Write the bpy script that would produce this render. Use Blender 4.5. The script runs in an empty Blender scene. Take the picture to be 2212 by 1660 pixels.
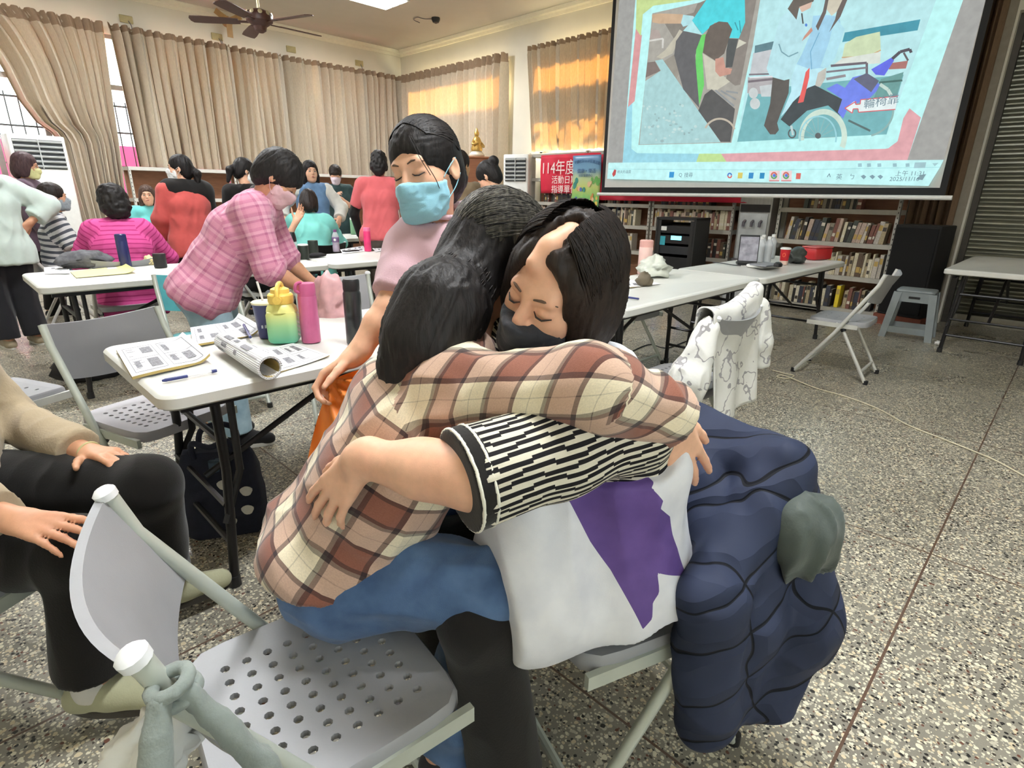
import bpy, bmesh, math, random
import numpy as np
from mathutils import Vector, Matrix
random.seed(11)
rng = np.random.default_rng(11)
scn = bpy.context.scene
COL = scn.collection

# ------------------------------------------------------------------ camera
# room axes: X runs along the long curtain wall, Y along the screen wall, Z up. Lens as on the phone.
CAM_H = 1.28
FPX, PITCH, ROLL, YAW = 1207.56, 0.325772, 0.0148753, 0.794658
IW, IH = 2212, 1660
_cy, _sy, _cp, _sp = math.cos(YAW), math.sin(YAW), math.cos(PITCH), math.sin(PITCH)
_fw = np.array([_sy, _cy, 0.0]); _rt = np.array([_cy, -_sy, 0.0]); _up = np.array([0, 0, 1.0])
CF = _fw * _cp - _up * _sp
_U = _fw * _sp + _up * _cp
CR = _rt * math.cos(ROLL) + _U * math.sin(ROLL)
CU = -_rt * math.sin(ROLL) + _U * math.cos(ROLL)
CO = np.array([0, 0, CAM_H])

def P(px, py, z=None, x=None, y=None, d=None):
    """survey helper: the point of the room seen at a photo pixel, on a known plane or at a known depth"""
    r = CF + CR * (px - IW / 2) / FPX - CU * (py - IH / 2) / FPX
    if z is not None: t = (z - CAM_H) / r[2]
    elif x is not None: t = x / r[0]
    elif y is not None: t = y / r[1]
    else: t = d
    return Vector(CO + r * t)

def camdir(x, y, z):
    """direction given as right, up, towards the viewer"""
    return Vector(CR * x + CU * y - CF * z).normalized()

cam = bpy.data.cameras.new('camera')
cam.sensor_width = 36.0
cam.lens = FPX / IW * 36.0
cam.clip_start = 0.02
cam_o = bpy.data.objects.new('camera', cam)
COL.objects.link(cam_o)
M = Matrix.Identity(4)
for i in range(3):
    M[i][0], M[i][1], M[i][2], M[i][3] = CR[i], CU[i], -CF[i], CO[i]
cam_o.matrix_world = M
scn.camera = cam_o

# ------------------------------------------------------------------ sky, sun, exposure
scn.view_settings.view_transform = 'Standard'
scn.view_settings.look = 'None'
scn.view_settings.gamma = 1.0
scn.view_settings.use_curve_mapping = False
scn.view_settings.exposure = 0.28
w = bpy.data.worlds.new('sky'); scn.world = w; w.use_nodes = True
bg = w.node_tree.nodes['Background']
bg.inputs[0].default_value = (0.93, 0.97, 1.0, 1)
bg.inputs[1].default_value = 4.0
sun = bpy.data.lights.new('sun', 'SUN'); sun.energy = 190.0; sun.angle = 0.012; sun.color = (1.0, 0.86, 0.62)
sun_o = bpy.data.objects.new('sun', sun); COL.objects.link(sun_o)
sun_dir = Vector((-0.80, 0.015, -0.56)).normalized()      # travels in through the screen wall's windows
sun_o.rotation_euler = sun_dir.to_track_quat('-Z', 'Y').to_euler()
sun_o.location = (14, 4, 9)
LAMP_W = 105.0
scn.cycles.max_bounces = 8
scn.cycles.diffuse_bounces = 4
scn.cycles.transparent_max_bounces = 16
scn.cycles.caustics_reflective = False
scn.cycles.caustics_refractive = False
scn.cycles.sample_clamp_indirect = 6.0

# ------------------------------------------------------------------ materials
def lin(c):
    return tuple(((v / 255.0) / 12.92 if v <= 10.3 else (((v / 255.0) + 0.055) / 1.055) ** 2.4) for v in c)

class NT:
    """a little node-tree writer"""
    def __init__(s, m):
        m.use_nodes = True
        s.t = m.node_tree; s.n = s.t.nodes
        s.p = s.n['Principled BSDF']; s.out = s.n['Material Output']
    def add(s, typ, **kw):
        nd = s.n.new(typ)
        for k, v in kw.items():
            if k.startswith('i_'):
                key = k[2:]
                key = int(key) if key.isdigit() else key
                nd.inputs[key].default_value = v
            else: setattr(nd, k, v)
        return nd
    def ln(s, a, b): s.t.links.new(a, b)
    def val(s, sock, v):
        if hasattr(v, 'is_output'): s.ln(v, sock)
        else: sock.default_value = v
    def math(s, op, a, b=0.0, c=None):
        nd = s.add('ShaderNodeMath', operation=op)
        s.val(nd.inputs[0], a); s.val(nd.inputs[1], b)
        if c is not None: s.val(nd.inputs[2], c)
        return nd.outputs[0]
    def mix(s, f, a, b, mode='MIX'):
        nd = s.add('ShaderNodeMix', data_type='RGBA', blend_type=mode)
        s.val(nd.inputs[0], f)
        for sock, v in ((nd.inputs[6], a), (nd.inputs[7], b)):
            if hasattr(v, 'is_output'): s.ln(v, sock)
            else: sock.default_value = (*v[:3], 1)
        return nd.outputs[2]
    def ramp(s, f, stops, interp='LINEAR'):
        nd = s.add('ShaderNodeValToRGB'); nd.color_ramp.interpolation = interp
        el = nd.color_ramp.elements
        while len(el) < len(stops): el.new(1.0)
        for e, (p, c) in zip(el, stops):
            e.position = p; e.color = (*c[:3], 1)
        s.ln(f, nd.inputs[0])
        return nd.outputs[0]
    def coord(s, kind='Object'):
        return s.add('ShaderNodeTexCoord').outputs[kind]
    def mapping(s, v, scale=(1, 1, 1), rot=(0, 0, 0), loc=(0, 0, 0)):
        nd = s.add('ShaderNodeMapping'); nd.inputs[1].default_value = loc; nd.inputs[2].default_value = rot; nd.inputs[3].default_value = scale
        s.ln(v, nd.inputs[0]); return nd.outputs[0]
    def noise(s, v, scale, detail=3.0, rough=0.5):
        nd = s.add('ShaderNodeTexNoise'); nd.inputs['Scale'].default_value = scale
        nd.inputs['Detail'].default_value = detail; nd.inputs['Roughness'].default_value = rough
        if v is not None: s.ln(v, nd.inputs['Vector'])
        return nd.outputs[0]
    def bump(s, h, strength, dist=0.01):
        nd = s.add('ShaderNodeBump'); nd.inputs['Strength'].default_value = strength; nd.inputs['Distance'].default_value = dist
        s.ln(h, nd.inputs['Height']); s.ln(nd.outputs[0], s.p.inputs['Normal'])
    def color(s, c):
        s.val(s.p.inputs['Base Color'], c if hasattr(c, 'is_output') else (*c[:3], 1))

MATS = {}
def mat(name, rgb, rough=0.6, vary=0.08, scale=18, bump=0.0, bscale=120, metal=0.0, spec=0.5, sheen=0.0, emit=0.0, coat=0.0, stretch=(1, 1, 1)):
    """plain surface: srgb colour with slight procedural mottling and grain"""
    if name in MATS: return MATS[name]
    m = bpy.data.materials.new(name); q = NT(m)
    c = lin(rgb)
    co = q.mapping(q.coord('Object'), scale=stretch)
    n = q.noise(co, scale)
    lo = tuple(v * (1 - vary) for v in c); hi = tuple(min(1, v * (1 + vary)) for v in c)
    q.color(q.ramp(n, [(0.3, lo), (0.7, hi)]))
    q.p.inputs['Roughness'].default_value = rough
    q.p.inputs['Metallic'].default_value = metal
    q.p.inputs['Specular IOR Level'].default_value = spec
    if sheen: q.p.inputs['Sheen Weight'].default_value = sheen
    if coat: q.p.inputs['Coat Weight'].default_value = coat
    if bump: q.bump(q.noise(co, bscale, 4), bump, 0.004)
    if emit:
        q.p.inputs['Emission Color'].default_value = (*c, 1); q.p.inputs['Emission Strength'].default_value = emit
    MATS[name] = m
    return m

# ------------------------------------------------------------------ mesh helpers
def frame_z(d, ref=None):
    """3x3 whose z axis is d"""
    z = Vector(d).normalized()
    r = Vector(ref) if ref is not None else (Vector((0, 0, 1)) if abs(z.z) < 0.9 else Vector((1, 0, 0)))
    x = r.cross(z)
    if x.length < 1e-6: x = Vector((1, 0, 0)).cross(z)
    x.normalize(); y = z.cross(x)
    return Matrix((x, y, z)).transposed()

class MB:
    def __init__(s):
        s.v, s.f, s.uv, s.mi, s.m = [], [], {}, [], 0
    def addf(s, idx, uv=None):
        s.f.append(tuple(idx)); s.mi.append(s.m)
        if uv: s.uv[len(s.f) - 1] = uv
    def addv(s, pts):
        k = len(s.v); s.v.extend(Vector(p) for p in pts); return k
    def box(s, c, size, R=None):
        c = Vector(c); a, b, h = (x / 2 for x in size)
        pts = [Vector((i * a, j * b, k * h)) for i in (-1, 1) for j in (-1, 1) for k in (-1, 1)]
        if R is not None: pts = [R @ p for p in pts]
        o = s.addv([c + p for p in pts])
        for q in ((0, 1, 3, 2), (4, 6, 7, 5), (0, 4, 5, 1), (2, 3, 7, 6), (0, 2, 6, 4), (1, 5, 7, 3)):
            s.addf([o + i for i in q])
        return s
    def rbox(s, c, size, r=0.01, R=None, seg=3):
        """box with rounded vertical edges and softened top and bottom"""
        a, b, h = (x / 2 for x in size); r = min(r, a * .99, b * .99)
        e = min(r, h * 0.9, 0.4 * r + 0.004)
        rings = []
        for dz, ins in ((-h, e), (-h + e * .35, e * .3), (-h + e, 0), (h - e, 0), (h - e * .35, e * .3), (h, e)):
            ring = []
            for cx, cy, a0 in ((a - r, b - r, 0), (-a + r, b - r, 90), (-a + r, -b + r, 180), (a - r, -b + r, 270)):
                for k in range(seg + 1):
                    t = math.radians(a0 + 90 * k / seg); rr = max(r - ins, 0.0005)
                    ring.append(Vector((cx + rr * math.cos(t), cy + rr * math.sin(t), dz)))
            rings.append(ring)
        return s.loft(rings, c, R)
    def loft(s, rings, c=(0, 0, 0), R=None, caps=True, closed=True, uv=False):
        c = Vector(c); n = len(rings[0])
        o = []
        for ring in rings:
            o.append(s.addv([c + (R @ p if R is not None else Vector(p)) for p in ring]))
        for i in range(len(rings) - 1):
            for j in range(n if closed else n - 1):
                k = (j + 1) % n
                u = None
                if uv: u = [(j / n, i / (len(rings) - 1)), ((j + 1) / n, i / (len(rings) - 1)), ((j + 1) / n, (i + 1) / (len(rings) - 1)), (j / n, (i + 1) / (len(rings) - 1))]
                s.addf((o[i] + j, o[i] + k, o[i + 1] + k, o[i + 1] + j), u)
        if caps and closed:
            s.addf([o[0] + j for j in range(n)][::-1]); s.addf([o[-1] + j for j in range(n)])
        return s
    def tube(s, pts, r, n=10, caps=True, ref=None):
        pts = [Vector(p) for p in pts]; rr = r if isinstance(r, (list, tuple)) else [r] * len(pts)
        rings = []; prev = None
        for i, p in enumerate(pts):
            t = (pts[min(i + 1, len(pts) - 1)] - pts[max(i - 1, 0)])
            if t.length < 1e-9: t = Vector((0, 0, 1))
            t.normalize()
            if prev is None: F = frame_z(t, ref); x = F.col[0].copy()
            else: x = (prev - t * prev.dot(t)); x.normalize()
            y = t.cross(x); prev = x
            rings.append([p + (x * math.cos(2 * math.pi * k / n) + y * math.sin(2 * math.pi * k / n)) * rr[i] for k in range(n)])
        return s.loft(rings, caps=caps)
    def lathe(s, prof, c=(0, 0, 0), R=None, n=24, uv=False, flat=None):
        rings = [[Vector((max(r, 1e-5) * math.cos(2 * math.pi * k / n), max(r, 1e-5) * math.sin(2 * math.pi * k / n), z)) for k in range(n)] for r, z in prof]
        return s.loft(rings, c, R, uv=uv)
    def poly(s, pts, depth=None, n=None):
        """flat polygon (world points), optionally thickened along n"""
        o = s.addv(pts)
        s.addf([o + i for i in range(len(pts))])
        if depth:
            nn = Vector(n).normalized() * depth
            o2 = s.addv([Vector(p) + nn for p in pts]); k = len(pts)
            s.addf([o2 + i for i in range(k)][::-1])
            for i in range(k): s.addf((o + i, o2 + i, o2 + (i + 1) % k, o + (i + 1) % k))
        return s
    def grid(s, fn, nu, nv, uvs=(1, 1)):
        o = s.addv([fn(i / nu, j / nv) for j in range(nv + 1) for i in range(nu + 1)])
        for j in range(nv):
            for i in range(nu):
                a = o + j * (nu + 1) + i
                s.addf((a, a + 1, a + nu + 2, a + nu + 1), [(i / nu * uvs[0], j / nv * uvs[1]), ((i + 1) / nu * uvs[0], j / nv * uvs[1]), ((i + 1) / nu * uvs[0], (j + 1) / nv * uvs[1]), (i / nu * uvs[0], (j + 1) / nv * uvs[1])])
        return s
    def build(s, name, mats, parent=None, smooth=False, world=True, fix=True, solid=0.0, weld=False):
        me = bpy.data.meshes.new(name)
        inv = None
        if parent is not None and world: inv = WM(parent).inverted()
        vv = [(inv @ p if inv is not None else p)[:] for p in s.v]
        me.from_pydata(vv, [], s.f)
        if not isinstance(mats, (list, tuple)): mats = [mats]
        for m in mats: me.materials.append(m)
        if len(mats) > 1: me.polygons.foreach_set('material_index', s.mi)
        if s.uv:
            ul = me.uv_layers.new(name='uv'); dat = np.zeros((len(me.loops), 2), np.float32)
            for pi, u in s.uv.items():
                p0 = me.polygons[pi].loop_start
                dat[p0:p0 + len(u)] = u
            ul.data.foreach_set('uv', dat.ravel())
        if fix:
            bm = bmesh.new(); bm.from_mesh(me); bmesh.ops.remove_doubles(bm, verts=bm.verts, dist=2e-5) if weld else None; bmesh.ops.recalc_face_normals(bm, faces=bm.faces); bm.to_mesh(me); bm.free()
        if smooth:
            me.polygons.foreach_set('use_smooth', [True] * len(me.polygons))
            if smooth != 'all': me.set_sharp_from_angle(angle=math.radians(38))
        me.update()
        o = bpy.data.objects.new(name, me); COL.objects.link(o)
        if solid:
            md = o.modifiers.new('thickness', 'SOLIDIFY'); md.thickness = solid; md.offset = 0
        if parent is not None: o.parent = parent
        return o

def WM(o):
    m = Matrix.LocRotScale(o.location, o.rotation_euler, o.scale)
    return WM(o.parent) @ m if o.parent else m

def tag(o, label, cat, group=None, kind=None):
    o['label'] = label; o['category'] = cat
    if group: o['group'] = group
    if kind: o['kind'] = kind
    return o
def thing(name, label, cat, loc=(0, 0, 0), rz=0.0, group=None):
    o = bpy.data.objects.new(name, None); COL.objects.link(o)
    o.empty_display_size = 0.05
    o.location = loc; o.rotation_euler = (0, 0, rz)
    return tag(o, label, cat, group)
def struct(o): o['kind'] = 'structure'; return o
def copy_tree(o, parent=None):
    c = o.copy(); COL.objects.link(c); c.parent = parent
    for ch in list(o.children): copy_tree(ch, c)
    return c
def arc(p0, p1, p2, n=6):
    """quadratic curve through control point p1"""
    p0, p1, p2 = Vector(p0), Vector(p1), Vector(p2)
    return [p0 * (1 - t) ** 2 + p1 * 2 * t * (1 - t) + p2 * t * t for t in [i / n for i in range(n + 1)]]
def spline(pts, n=6):
    """Catmull-Rom through points"""
    pts = [Vector(p) for p in pts]; q = [pts[0]] + pts + [pts[-1]]; out = []
    for i in range(1, len(q) - 2):
        for k in range(n):
            t = k / n; a, b, c, d = q[i - 1:i + 3]
            out.append(0.5 * (2 * b + (c - a) * t + (2 * a - 5 * b + 4 * c - d) * t * t + (3 * b - a - 3 * c + d) * t ** 3))
    out.append(pts[-1]); return out
def text_mesh(name, body, R, loc, size, m, parent=None, depth=0.0006, align='LEFT', sx=1.0):
    cu = bpy.data.curves.new(name, 'FONT'); cu.body = body; cu.size = size; cu.extrude = depth; cu.align_x = align; cu.resolution_u = 3
    t = bpy.data.objects.new(name, cu); COL.objects.link(t)
    dg = bpy.context.evaluated_depsgraph_get(); dg.update()
    me = bpy.data.meshes.new_from_object(t.evaluated_get(dg))
    bpy.data.objects.remove(t); bpy.data.curves.remove(cu)
    me.name = name
    mw = Matrix.Translation(Vector(loc)) @ R.to_4x4() @ Matrix.Diagonal((sx, 1, 1, 1))
    if parent is not None: mw = WM(parent).inverted() @ mw
    me.transform(mw); me.materials.clear(); me.materials.append(m)
    o = bpy.data.objects.new(name, me); COL.objects.link(o)
    if parent is not None: o.parent = parent
    return o
def vnoise(p, seed=0):
    """smooth value noise on an (n,3) array, range -1..1"""
    p = np.asarray(p, np.float64); i = np.floor(p).astype(np.int64); f = p - i; f = f * f * (3 - 2 * f)
    def h(a, b, c):
        n = (a * 374761393 + b * 668265263 + c * 2147483647 + seed * 1274126177) & 0xffffffff
        n = ((n ^ (n >> 13)) * 1274126177) & 0xffffffff
        return ((n ^ (n >> 16)) & 0xffff) / 32767.5 - 1
    r = 0
    for dx in (0, 1):
        for dy in (0, 1):
            for dz in (0, 1):
                wgt = (f[:, 0] if dx else 1 - f[:, 0]) * (f[:, 1] if dy else 1 - f[:, 1]) * (f[:, 2] if dz else 1 - f[:, 2])
                r = r + wgt * h(i[:, 0] + dx, i[:, 1] + dy, i[:, 2] + dz)
    return r
# ================================================================== the room
XW, YW, CZ = 7.70, 10.95, 4.06        # inner faces of the screen wall and the long curtain wall, ceiling
XL, YN = -2.2, -2.2                    # walls behind the viewer

def terrazzo():
    m = bpy.data.materials.new('terrazzo'); q = NT(m)
    co = q.coord('Object')
    wob = q.add('ShaderNodeTexNoise'); wob.inputs['Scale'].default_value = 40; q.ln(co, wob.inputs['Vector'])
    vm = q.add('ShaderNodeVectorMath', operation='SCALE'); q.ln(wob.outputs[1], vm.inputs[0]); vm.inputs[3].default_value = 0.012
    va = q.add('ShaderNodeVectorMath', operation='ADD'); q.ln(co, va.inputs[0]); q.ln(vm.outputs[0], va.inputs[1])
    col = None
    base = q.ramp(q.noise(co, 2.2, 4), [(0.3, lin((112, 108, 98))), (0.7, lin((134, 130, 118)))])
    base = q.mix(q.math('MULTIPLY', q.noise(co, 260, 2), 0.55), base, lin((158, 154, 142)))
    def layer(base, scale, thr, size, stops, off):
        mp = q.mapping(va.outputs[0], loc=off)
        v = q.add('ShaderNodeTexVoronoi'); v.voronoi_dimensions = '2D'; v.inputs['Scale'].default_value = scale; q.ln(mp, v.inputs['Vector'])
        sep = q.add('ShaderNodeSeparateColor'); q.ln(v.outputs['Color'], sep.inputs[0])
        pick = q.math('LESS_THAN', sep.outputs[0], thr)
        rad = q.math('MULTIPLY_ADD', sep.outputs[1], size * 0.75, size * 0.35)
        inn = q.math('LESS_THAN', v.outputs['Distance'], rad)
        msk = q.math('MULTIPLY', pick, inn)
        return q.mix(msk, base, q.ramp(sep.outputs[2], stops, 'CONSTANT'))
    light = [(0, lin((216, 210, 188))), (0.45, lin((186, 180, 162))), (0.75, lin((204, 190, 160)))]
    dark = [(0, lin((48, 47, 46))), (0.6, lin((74, 68, 62))), (0.85, lin((104, 70, 58)))]
    base = layer(base, 120, 0.5, 0.5, light, (3, 1, 0))
    base = layer(base, 95, 0.22, 0.42, dark, (0.3, 7, 0))
    base = layer(base, 62, 0.42, 0.42, light, (0, 0, 0))
    base = layer(base, 70, 0.14, 0.4, dark, (5, 2, 0))
    # expansion joints: a grid of thin brown strips
    sx = q.add('ShaderNodeSeparateXYZ'); q.ln(co, sx.inputs[0])
    jx = q.math('ABSOLUTE', q.math('SUBTRACT', q.math('FRACT', q.math('DIVIDE', q.math('SUBTRACT', sx.outputs[0], 0.985 - 1.45 / 2), 1.45)), 0.5))
    jy = q.math('ABSOLUTE', q.math('SUBTRACT', q.math('FRACT', q.math('DIVIDE', q.math('SUBTRACT', sx.outputs[1], 0.13 - 1.45 / 2), 1.45)), 0.5))
    jm = q.math('LESS_THAN', q.math('MINIMUM', jx, jy), 0.0025)
    base = q.mix(jm, base, lin((98, 78, 66)))
    q.color(base)
    q.val(q.p.inputs['Roughness'], q.ramp(q.noise(co, 3, 3), [(0.3, (0.24,) * 3), (0.7, (0.36,) * 3)]))
    q.p.inputs['Specular IOR Level'].default_value = 0.4
    return m
MT_floor = terrazzo()
MT_wall = mat('cream_plaster', (226, 223, 211), 0.85, 0.05, 1.6, bump=0.12, bscale=60)
MT_ceil = mat('ceiling_paint', (198, 190, 178), 0.9, 0.06, 0.9)
MT_trim = mat('white_moulding', (236, 232, 216), 0.6, 0.03)
MT_frame = mat('aluminium_frame', (150, 148, 142), 0.4, 0.05, metal=0.6)
MT_bar = mat('grey_bar', (96, 92, 98), 0.5)

struct(MB().box(((XW + XL) / 2, (YW + YN) / 2, -0.05), (XW - XL + .4, YW - YN + .4, 0.1)).build('floor', MT_floor))
cb = MB().box(((XW + XL) / 2, (YW + YN) / 2, CZ + 0.06), (XW - XL + .4, YW - YN + .4, 0.12))
struct(cb.build('ceiling', MT_ceil))

def wall_with_openings(name, axis, pos, thick, a0, a1, z1, holes):
    """axis 'x': wall at x=pos spanning y; 'y': wall at y=pos spanning x. holes = (a0,a1,z0,z1)"""
    b = MB()
    def put(u0, u1, z0, zz):
        if u1 - u0 < 1e-4 or zz - z0 < 1e-4: return
        if axis == 'x': b.box((pos + thick / 2, (u0 + u1) / 2, (z0 + zz) / 2), (abs(thick), u1 - u0, zz - z0))
        else: b.box(((u0 + u1) / 2, pos + thick / 2, (z0 + zz) / 2), (u1 - u0, abs(thick), zz - z0))
    cur = a0
    for (h0, h1, z0, zz) in sorted(holes):
        put(cur, h0, 0, z1); put(h0, h1, 0, z0); put(h0, h1, zz, z1); cur = h1
    put(cur, a1, 0, z1)
    return struct(b.build(name, MT_wall))
WIN_Y = [(0.35, 2.75, 1.0, 3.46), (3.0, 5.1, 1.0, 3.46), (5.3, 7.3, 1.0, 3.46)]
WIN_X = [(7.75, 10.55, 1.15, 3.50), (4.75, 7.02, 1.97, 3.50), (1.9, 4.1, 1.97, 3.50)]
DOOR_X = (-1.9, 0.92, 0.0, 3.0)
wall_with_openings('wall_back', 'y', YW, 0.2, XL - .2, XW + .2, CZ, WIN_Y)
wall_with_openings('wall_right', 'x', XW, 0.2, YN - .2, YW, CZ, WIN_X + [DOOR_X])
struct(MB().box((XL - 0.1, (YW + YN) / 2, CZ / 2), (0.2, YW - YN, CZ)).build('wall_left', MT_wall))
WIN_FILL = [(-1.3, 1.5, 1.0, 2.9)]  # unseen opening added behind the viewer to brighten the fronts of the figures
wall_with_openings('wall_front', 'y', YN - .2, 0.2, XL, XW, CZ, WIN_FILL)
# the cornice around the ceiling, stepped
def cornice(name, pts):
    b = MB()
    for (p0, p1, n) in pts:
        d = Vector(p1) - Vector(p0); L = d.length; d.normalize(); n = Vector(n)
        prof = [(0, 0), (0, -0.10), (0.03, -0.10), (0.05, -0.06), (0.10, -0.05), (0.13, -0.01), (0.13, 0)]
        rings = [[Vector(q) + n * a + Vector((0, 0, z)) for a, z in prof] for q in (p0, p1)]
        b.loft(rings)
    return struct(b.build(name, MT_trim))
cornice('trim_1', [((XL, YW, CZ), (XW, YW, CZ), (0, -1, 0))])
cornice('trim_2', [((XW, YN, CZ), (XW, YW, CZ), (-1, 0, 0))])

def pane_material():
    m = bpy.data.materials.new('window_glass'); q = NT(m)
    tr = q.add('ShaderNodeBsdfTransparent'); tr.inputs[0].default_value = (0.93, 0.96, 0.95, 1)
    gl = q.add('ShaderNodeBsdfGlossy'); gl.inputs['Roughness'].default_value = 0.03
    mx = q.add('ShaderNodeMixShader'); mx.inputs[0].default_value = 0.07
    q.ln(tr.outputs[0], mx.inputs[1]); q.ln(gl.outputs[0], mx.inputs[2]); q.ln(mx.outputs[0], q.out.inputs[0])
    return m
MT_pane = pane_material()
def window(idx, axis, pos, hole, transom, nmull, bars=False):
    a0, a1, z0, z1 = hole
    b = MB()
    def bx(u0, u1, zz0, zz1, off, th):
        if axis == 'x': b.box((pos + off, (u0 + u1) / 2, (zz0 + zz1) / 2), (th, u1 - u0, zz1 - zz0))
        else: b.box(((u0 + u1) / 2, pos + off, (zz0 + zz1) / 2), (u1 - u0, th, zz1 - zz0))
    t = 0.055
    bx(a0, a1, z0, z0 + t, .1, .09); bx(a0, a1, z1 - t, z1, .1, .09); bx(a0, a0 + t, z0, z1, .1, .09); bx(a1 - t, a1, z0, z1, .1, .09)
    for tz in transom: bx(a0, a1, tz - .035, tz + .035, .1, .08)
    for k in range(1, nmull):
        u = a0 + (a1 - a0) * k / nmull; bx(u - .035, u + .035, z0, transom[-1] if transom else z1, .1, .08)
    fr = b.build('window_%d' % idx, MT_frame); struct(fr)
    g = MB(); b = g; bx(a0 + .02, a1 - .02, z0 + .02, z1 - .02, .1, .006)
    struct(g.build('window_pane', MT_pane, fr, world=True))
    if bars:
        b = MB(); 
        k = 0
        u = a0 + .08
        while u < a1:
            bx(u - .007, u + .007, z0, z1 - .9, .17, .014); u += .145
        for zz in (z0 + .12, z0 + .62, z0 + 1.12, z0 + 1.5): bx(a0, a1, zz - .012, zz + .012, .17, .016)
        struct(b.build('window_bars', MT_bar, fr))
    return fr
for i, hset in enumerate(WIN_Y): window(i + 1, 'y', YW, hset, [2.75], 3 if i else 4, True)
for i, hset in enumerate(WIN_X): window(i + 4, 'x', XW, hset, [2.66], 3)

window(7, 'y', YN - .2, WIN_FILL[0], [2.3], 3)  # frame for the added fill opening, never in view
# outside: pink boundary wall, ground and a tree that dapples the curtain
mp = mat('pink_hoarding', (240, 84, 160), 0.8, 0.1, 3)
struct(MB().box((2, YW + 1.1, 0.93), (16, 0.2, 2.1)).build('exterior_wall', mp))
struct(MB().box((3, 4, -0.2), (40, 40, 0.1)).build('exterior_ground', mat('outside_paving', (150, 148, 140), 0.9)))

# unseen block and beam added outside the screen wall to shade its curtains
struct(MB().box((10.5, 9.9, 2.2), (1.0, 4.4, 4.55)).build('exterior_sun_block', mat('sun_block_beige', (190, 184, 172), .9)))
struct(MB().box((9.0, 5.9, 3.73), (.12, 3.2, .30)).box((9.0, 4.35, 1.8), (.12, .12, 4.0)).box((9.0, 7.45, 1.8), (.12, .12, 4.0)).build('exterior_shade_beam', mat('sun_block_beige', (190, 184, 172), .9)))
def tree():
    t = thing('tree', 'leafy tree outside the sunlit window, its shade dappling the orange curtain', 'tree', (10.3, 5.6, 0))
    bark = mat('bark', (96, 80, 64), .9, .3); leaf = mat('leaf_green', (88, 124, 62), .7, .3)
    MB().tube([(0, 0, -.15), (.03, .02, 1.2), (-.05, .05, 2.4), (.1, 0, 3.6)], [.11, .09, .07, .03], 8).tube([(-.02, .03, 1.9), (.0, -.6, 3.0)], [.05, .02], 6).tube([(-.02, .03, 2.1), (.0, .7, 3.2)], [.05, .02], 6).build('trunk', bark, t, smooth=True, world=False)
    b = MB(); rr = random.Random(12)
    for k in range(520):
        c = Vector((rr.uniform(-.6, .6), rr.uniform(-1.5, 1.5), rr.uniform(2.3, 4.35))); F = frame_z((rr.uniform(-1, 1), rr.uniform(-1, 1), rr.uniform(-.3, 1))); s_ = rr.uniform(.06, .13)
        b.poly([c + F @ Vector(p) for p in ((-s_, 0, 0), (0, -s_ * .5, .01), (s_, 0, 0), (0, s_ * .5, .01))])
    b.build('crown', leaf, t, world=False, fix=False)
tree()
# ------------------------------------------------------------------ curtains
def curtain_mat(name, rgb, trans_rgb, tr):
    m = bpy.data.materials.new(name); q = NT(m)
    co = q.coord('Object'); c = lin(rgb)
    weave = q.noise(q.mapping(co, scale=(1, 1, .25)), 90, 3)
    col = q.ramp(weave, [(0.3, tuple(v * .9 for v in c)), (0.7, tuple(v * 1.08 for v in c))])
    q.color(col); q.p.inputs['Roughness'].default_value = 0.9; q.p.inputs['Specular IOR Level'].default_value = 0.15
    q.bump(weave, 0.15, 0.003)
    t = q.add('ShaderNodeBsdfTranslucent'); t.inputs[0].default_value = (*lin(trans_rgb), 1)
    mx = q.add('ShaderNodeMixShader'); mx.inputs[0].default_value = tr
    q.ln(q.p.outputs[0], mx.inputs[1]); q.ln(t.outputs[0], mx.inputs[2]); q.ln(mx.outputs[0], q.out.inputs[0])
    return m
MT_cur = curtain_mat('taupe_curtain', (206, 194, 174), (214, 150, 70), 0.03)
MT_cur2 = curtain_mat('brown_curtain', (124, 102, 82), (150, 100, 60), 0.012)

def curtain(label, axis, pos, top, bot, z1, z0, waves, amp, m, left_curve=None, right_curve=None, seed=0, cat='curtain'):
    """pleated cloth; top/bot = (u0,u1) spans; left_curve(t) overrides the left edge, t=0 top .. 1 bottom"""
    b = MB(); nu = waves * 12; nv = 26
    rr = np.random.default_rng(seed); ph = np.cumsum(rr.uniform(.75, 1.25, waves + 2)); ph = ph / ph[-2]
    am = rr.uniform(.6, 1.25, waves + 2)
    def fn(u, v):
        t = v
        l = left_curve(t) if left_curve else top[0] + (bot[0] - top[0]) * t
        r = right_curve(t) if right_curve else top[1] + (bot[1] - top[1]) * t
        a = l + (r - l) * u
        w_ = u * waves; k = int(min(waves - 1, w_)); 
        x = w_ + .22 * math.sin(2.1 * k + seed)
        head = 0.45 + 0.55 * min(1, t / .08)
        s_ = math.sin(2 * math.pi * x)
        s_ = math.copysign(abs(s_) ** .62, s_)
        off = amp * am[k] * s_ * head * (1 + .25 * math.sin(3.3 * t + k))
        a += .012 * math.sin(4 * math.pi * x) * head + .02 * math.sin(2.2 * t + k * 1.7) * t
        z = z1 + (z0 - z1) * t - (.02 * (s_ > .6) if v == 0 else 0)
        return Vector((pos + off, a, z)) if axis == 'x' else Vector((a, pos + off, z))
    b.grid(fn, nu, nv)
    o = b.build('curtain', m, smooth='all', fix=False)
    tag(o, label, cat, 'curtains along the windows')
    # stitched heading band
    hb = MB()
    def fh(u, v):
        p = fn(u, v * .045)
        off = Vector((-.006, 0, .004)) if axis == 'x' else Vector((0, -.006, .004))
        return p + off
    hb.grid(fh, nu, 2)
    hb.build('heading', MT_curh, o, smooth='all', fix=False, world=True)
    return o
MT_curh = curtain_mat('curtain_heading', (158, 136, 114), (150, 104, 62), 0.02)
CT = 3.575
yc = YW - 0.14
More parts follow.
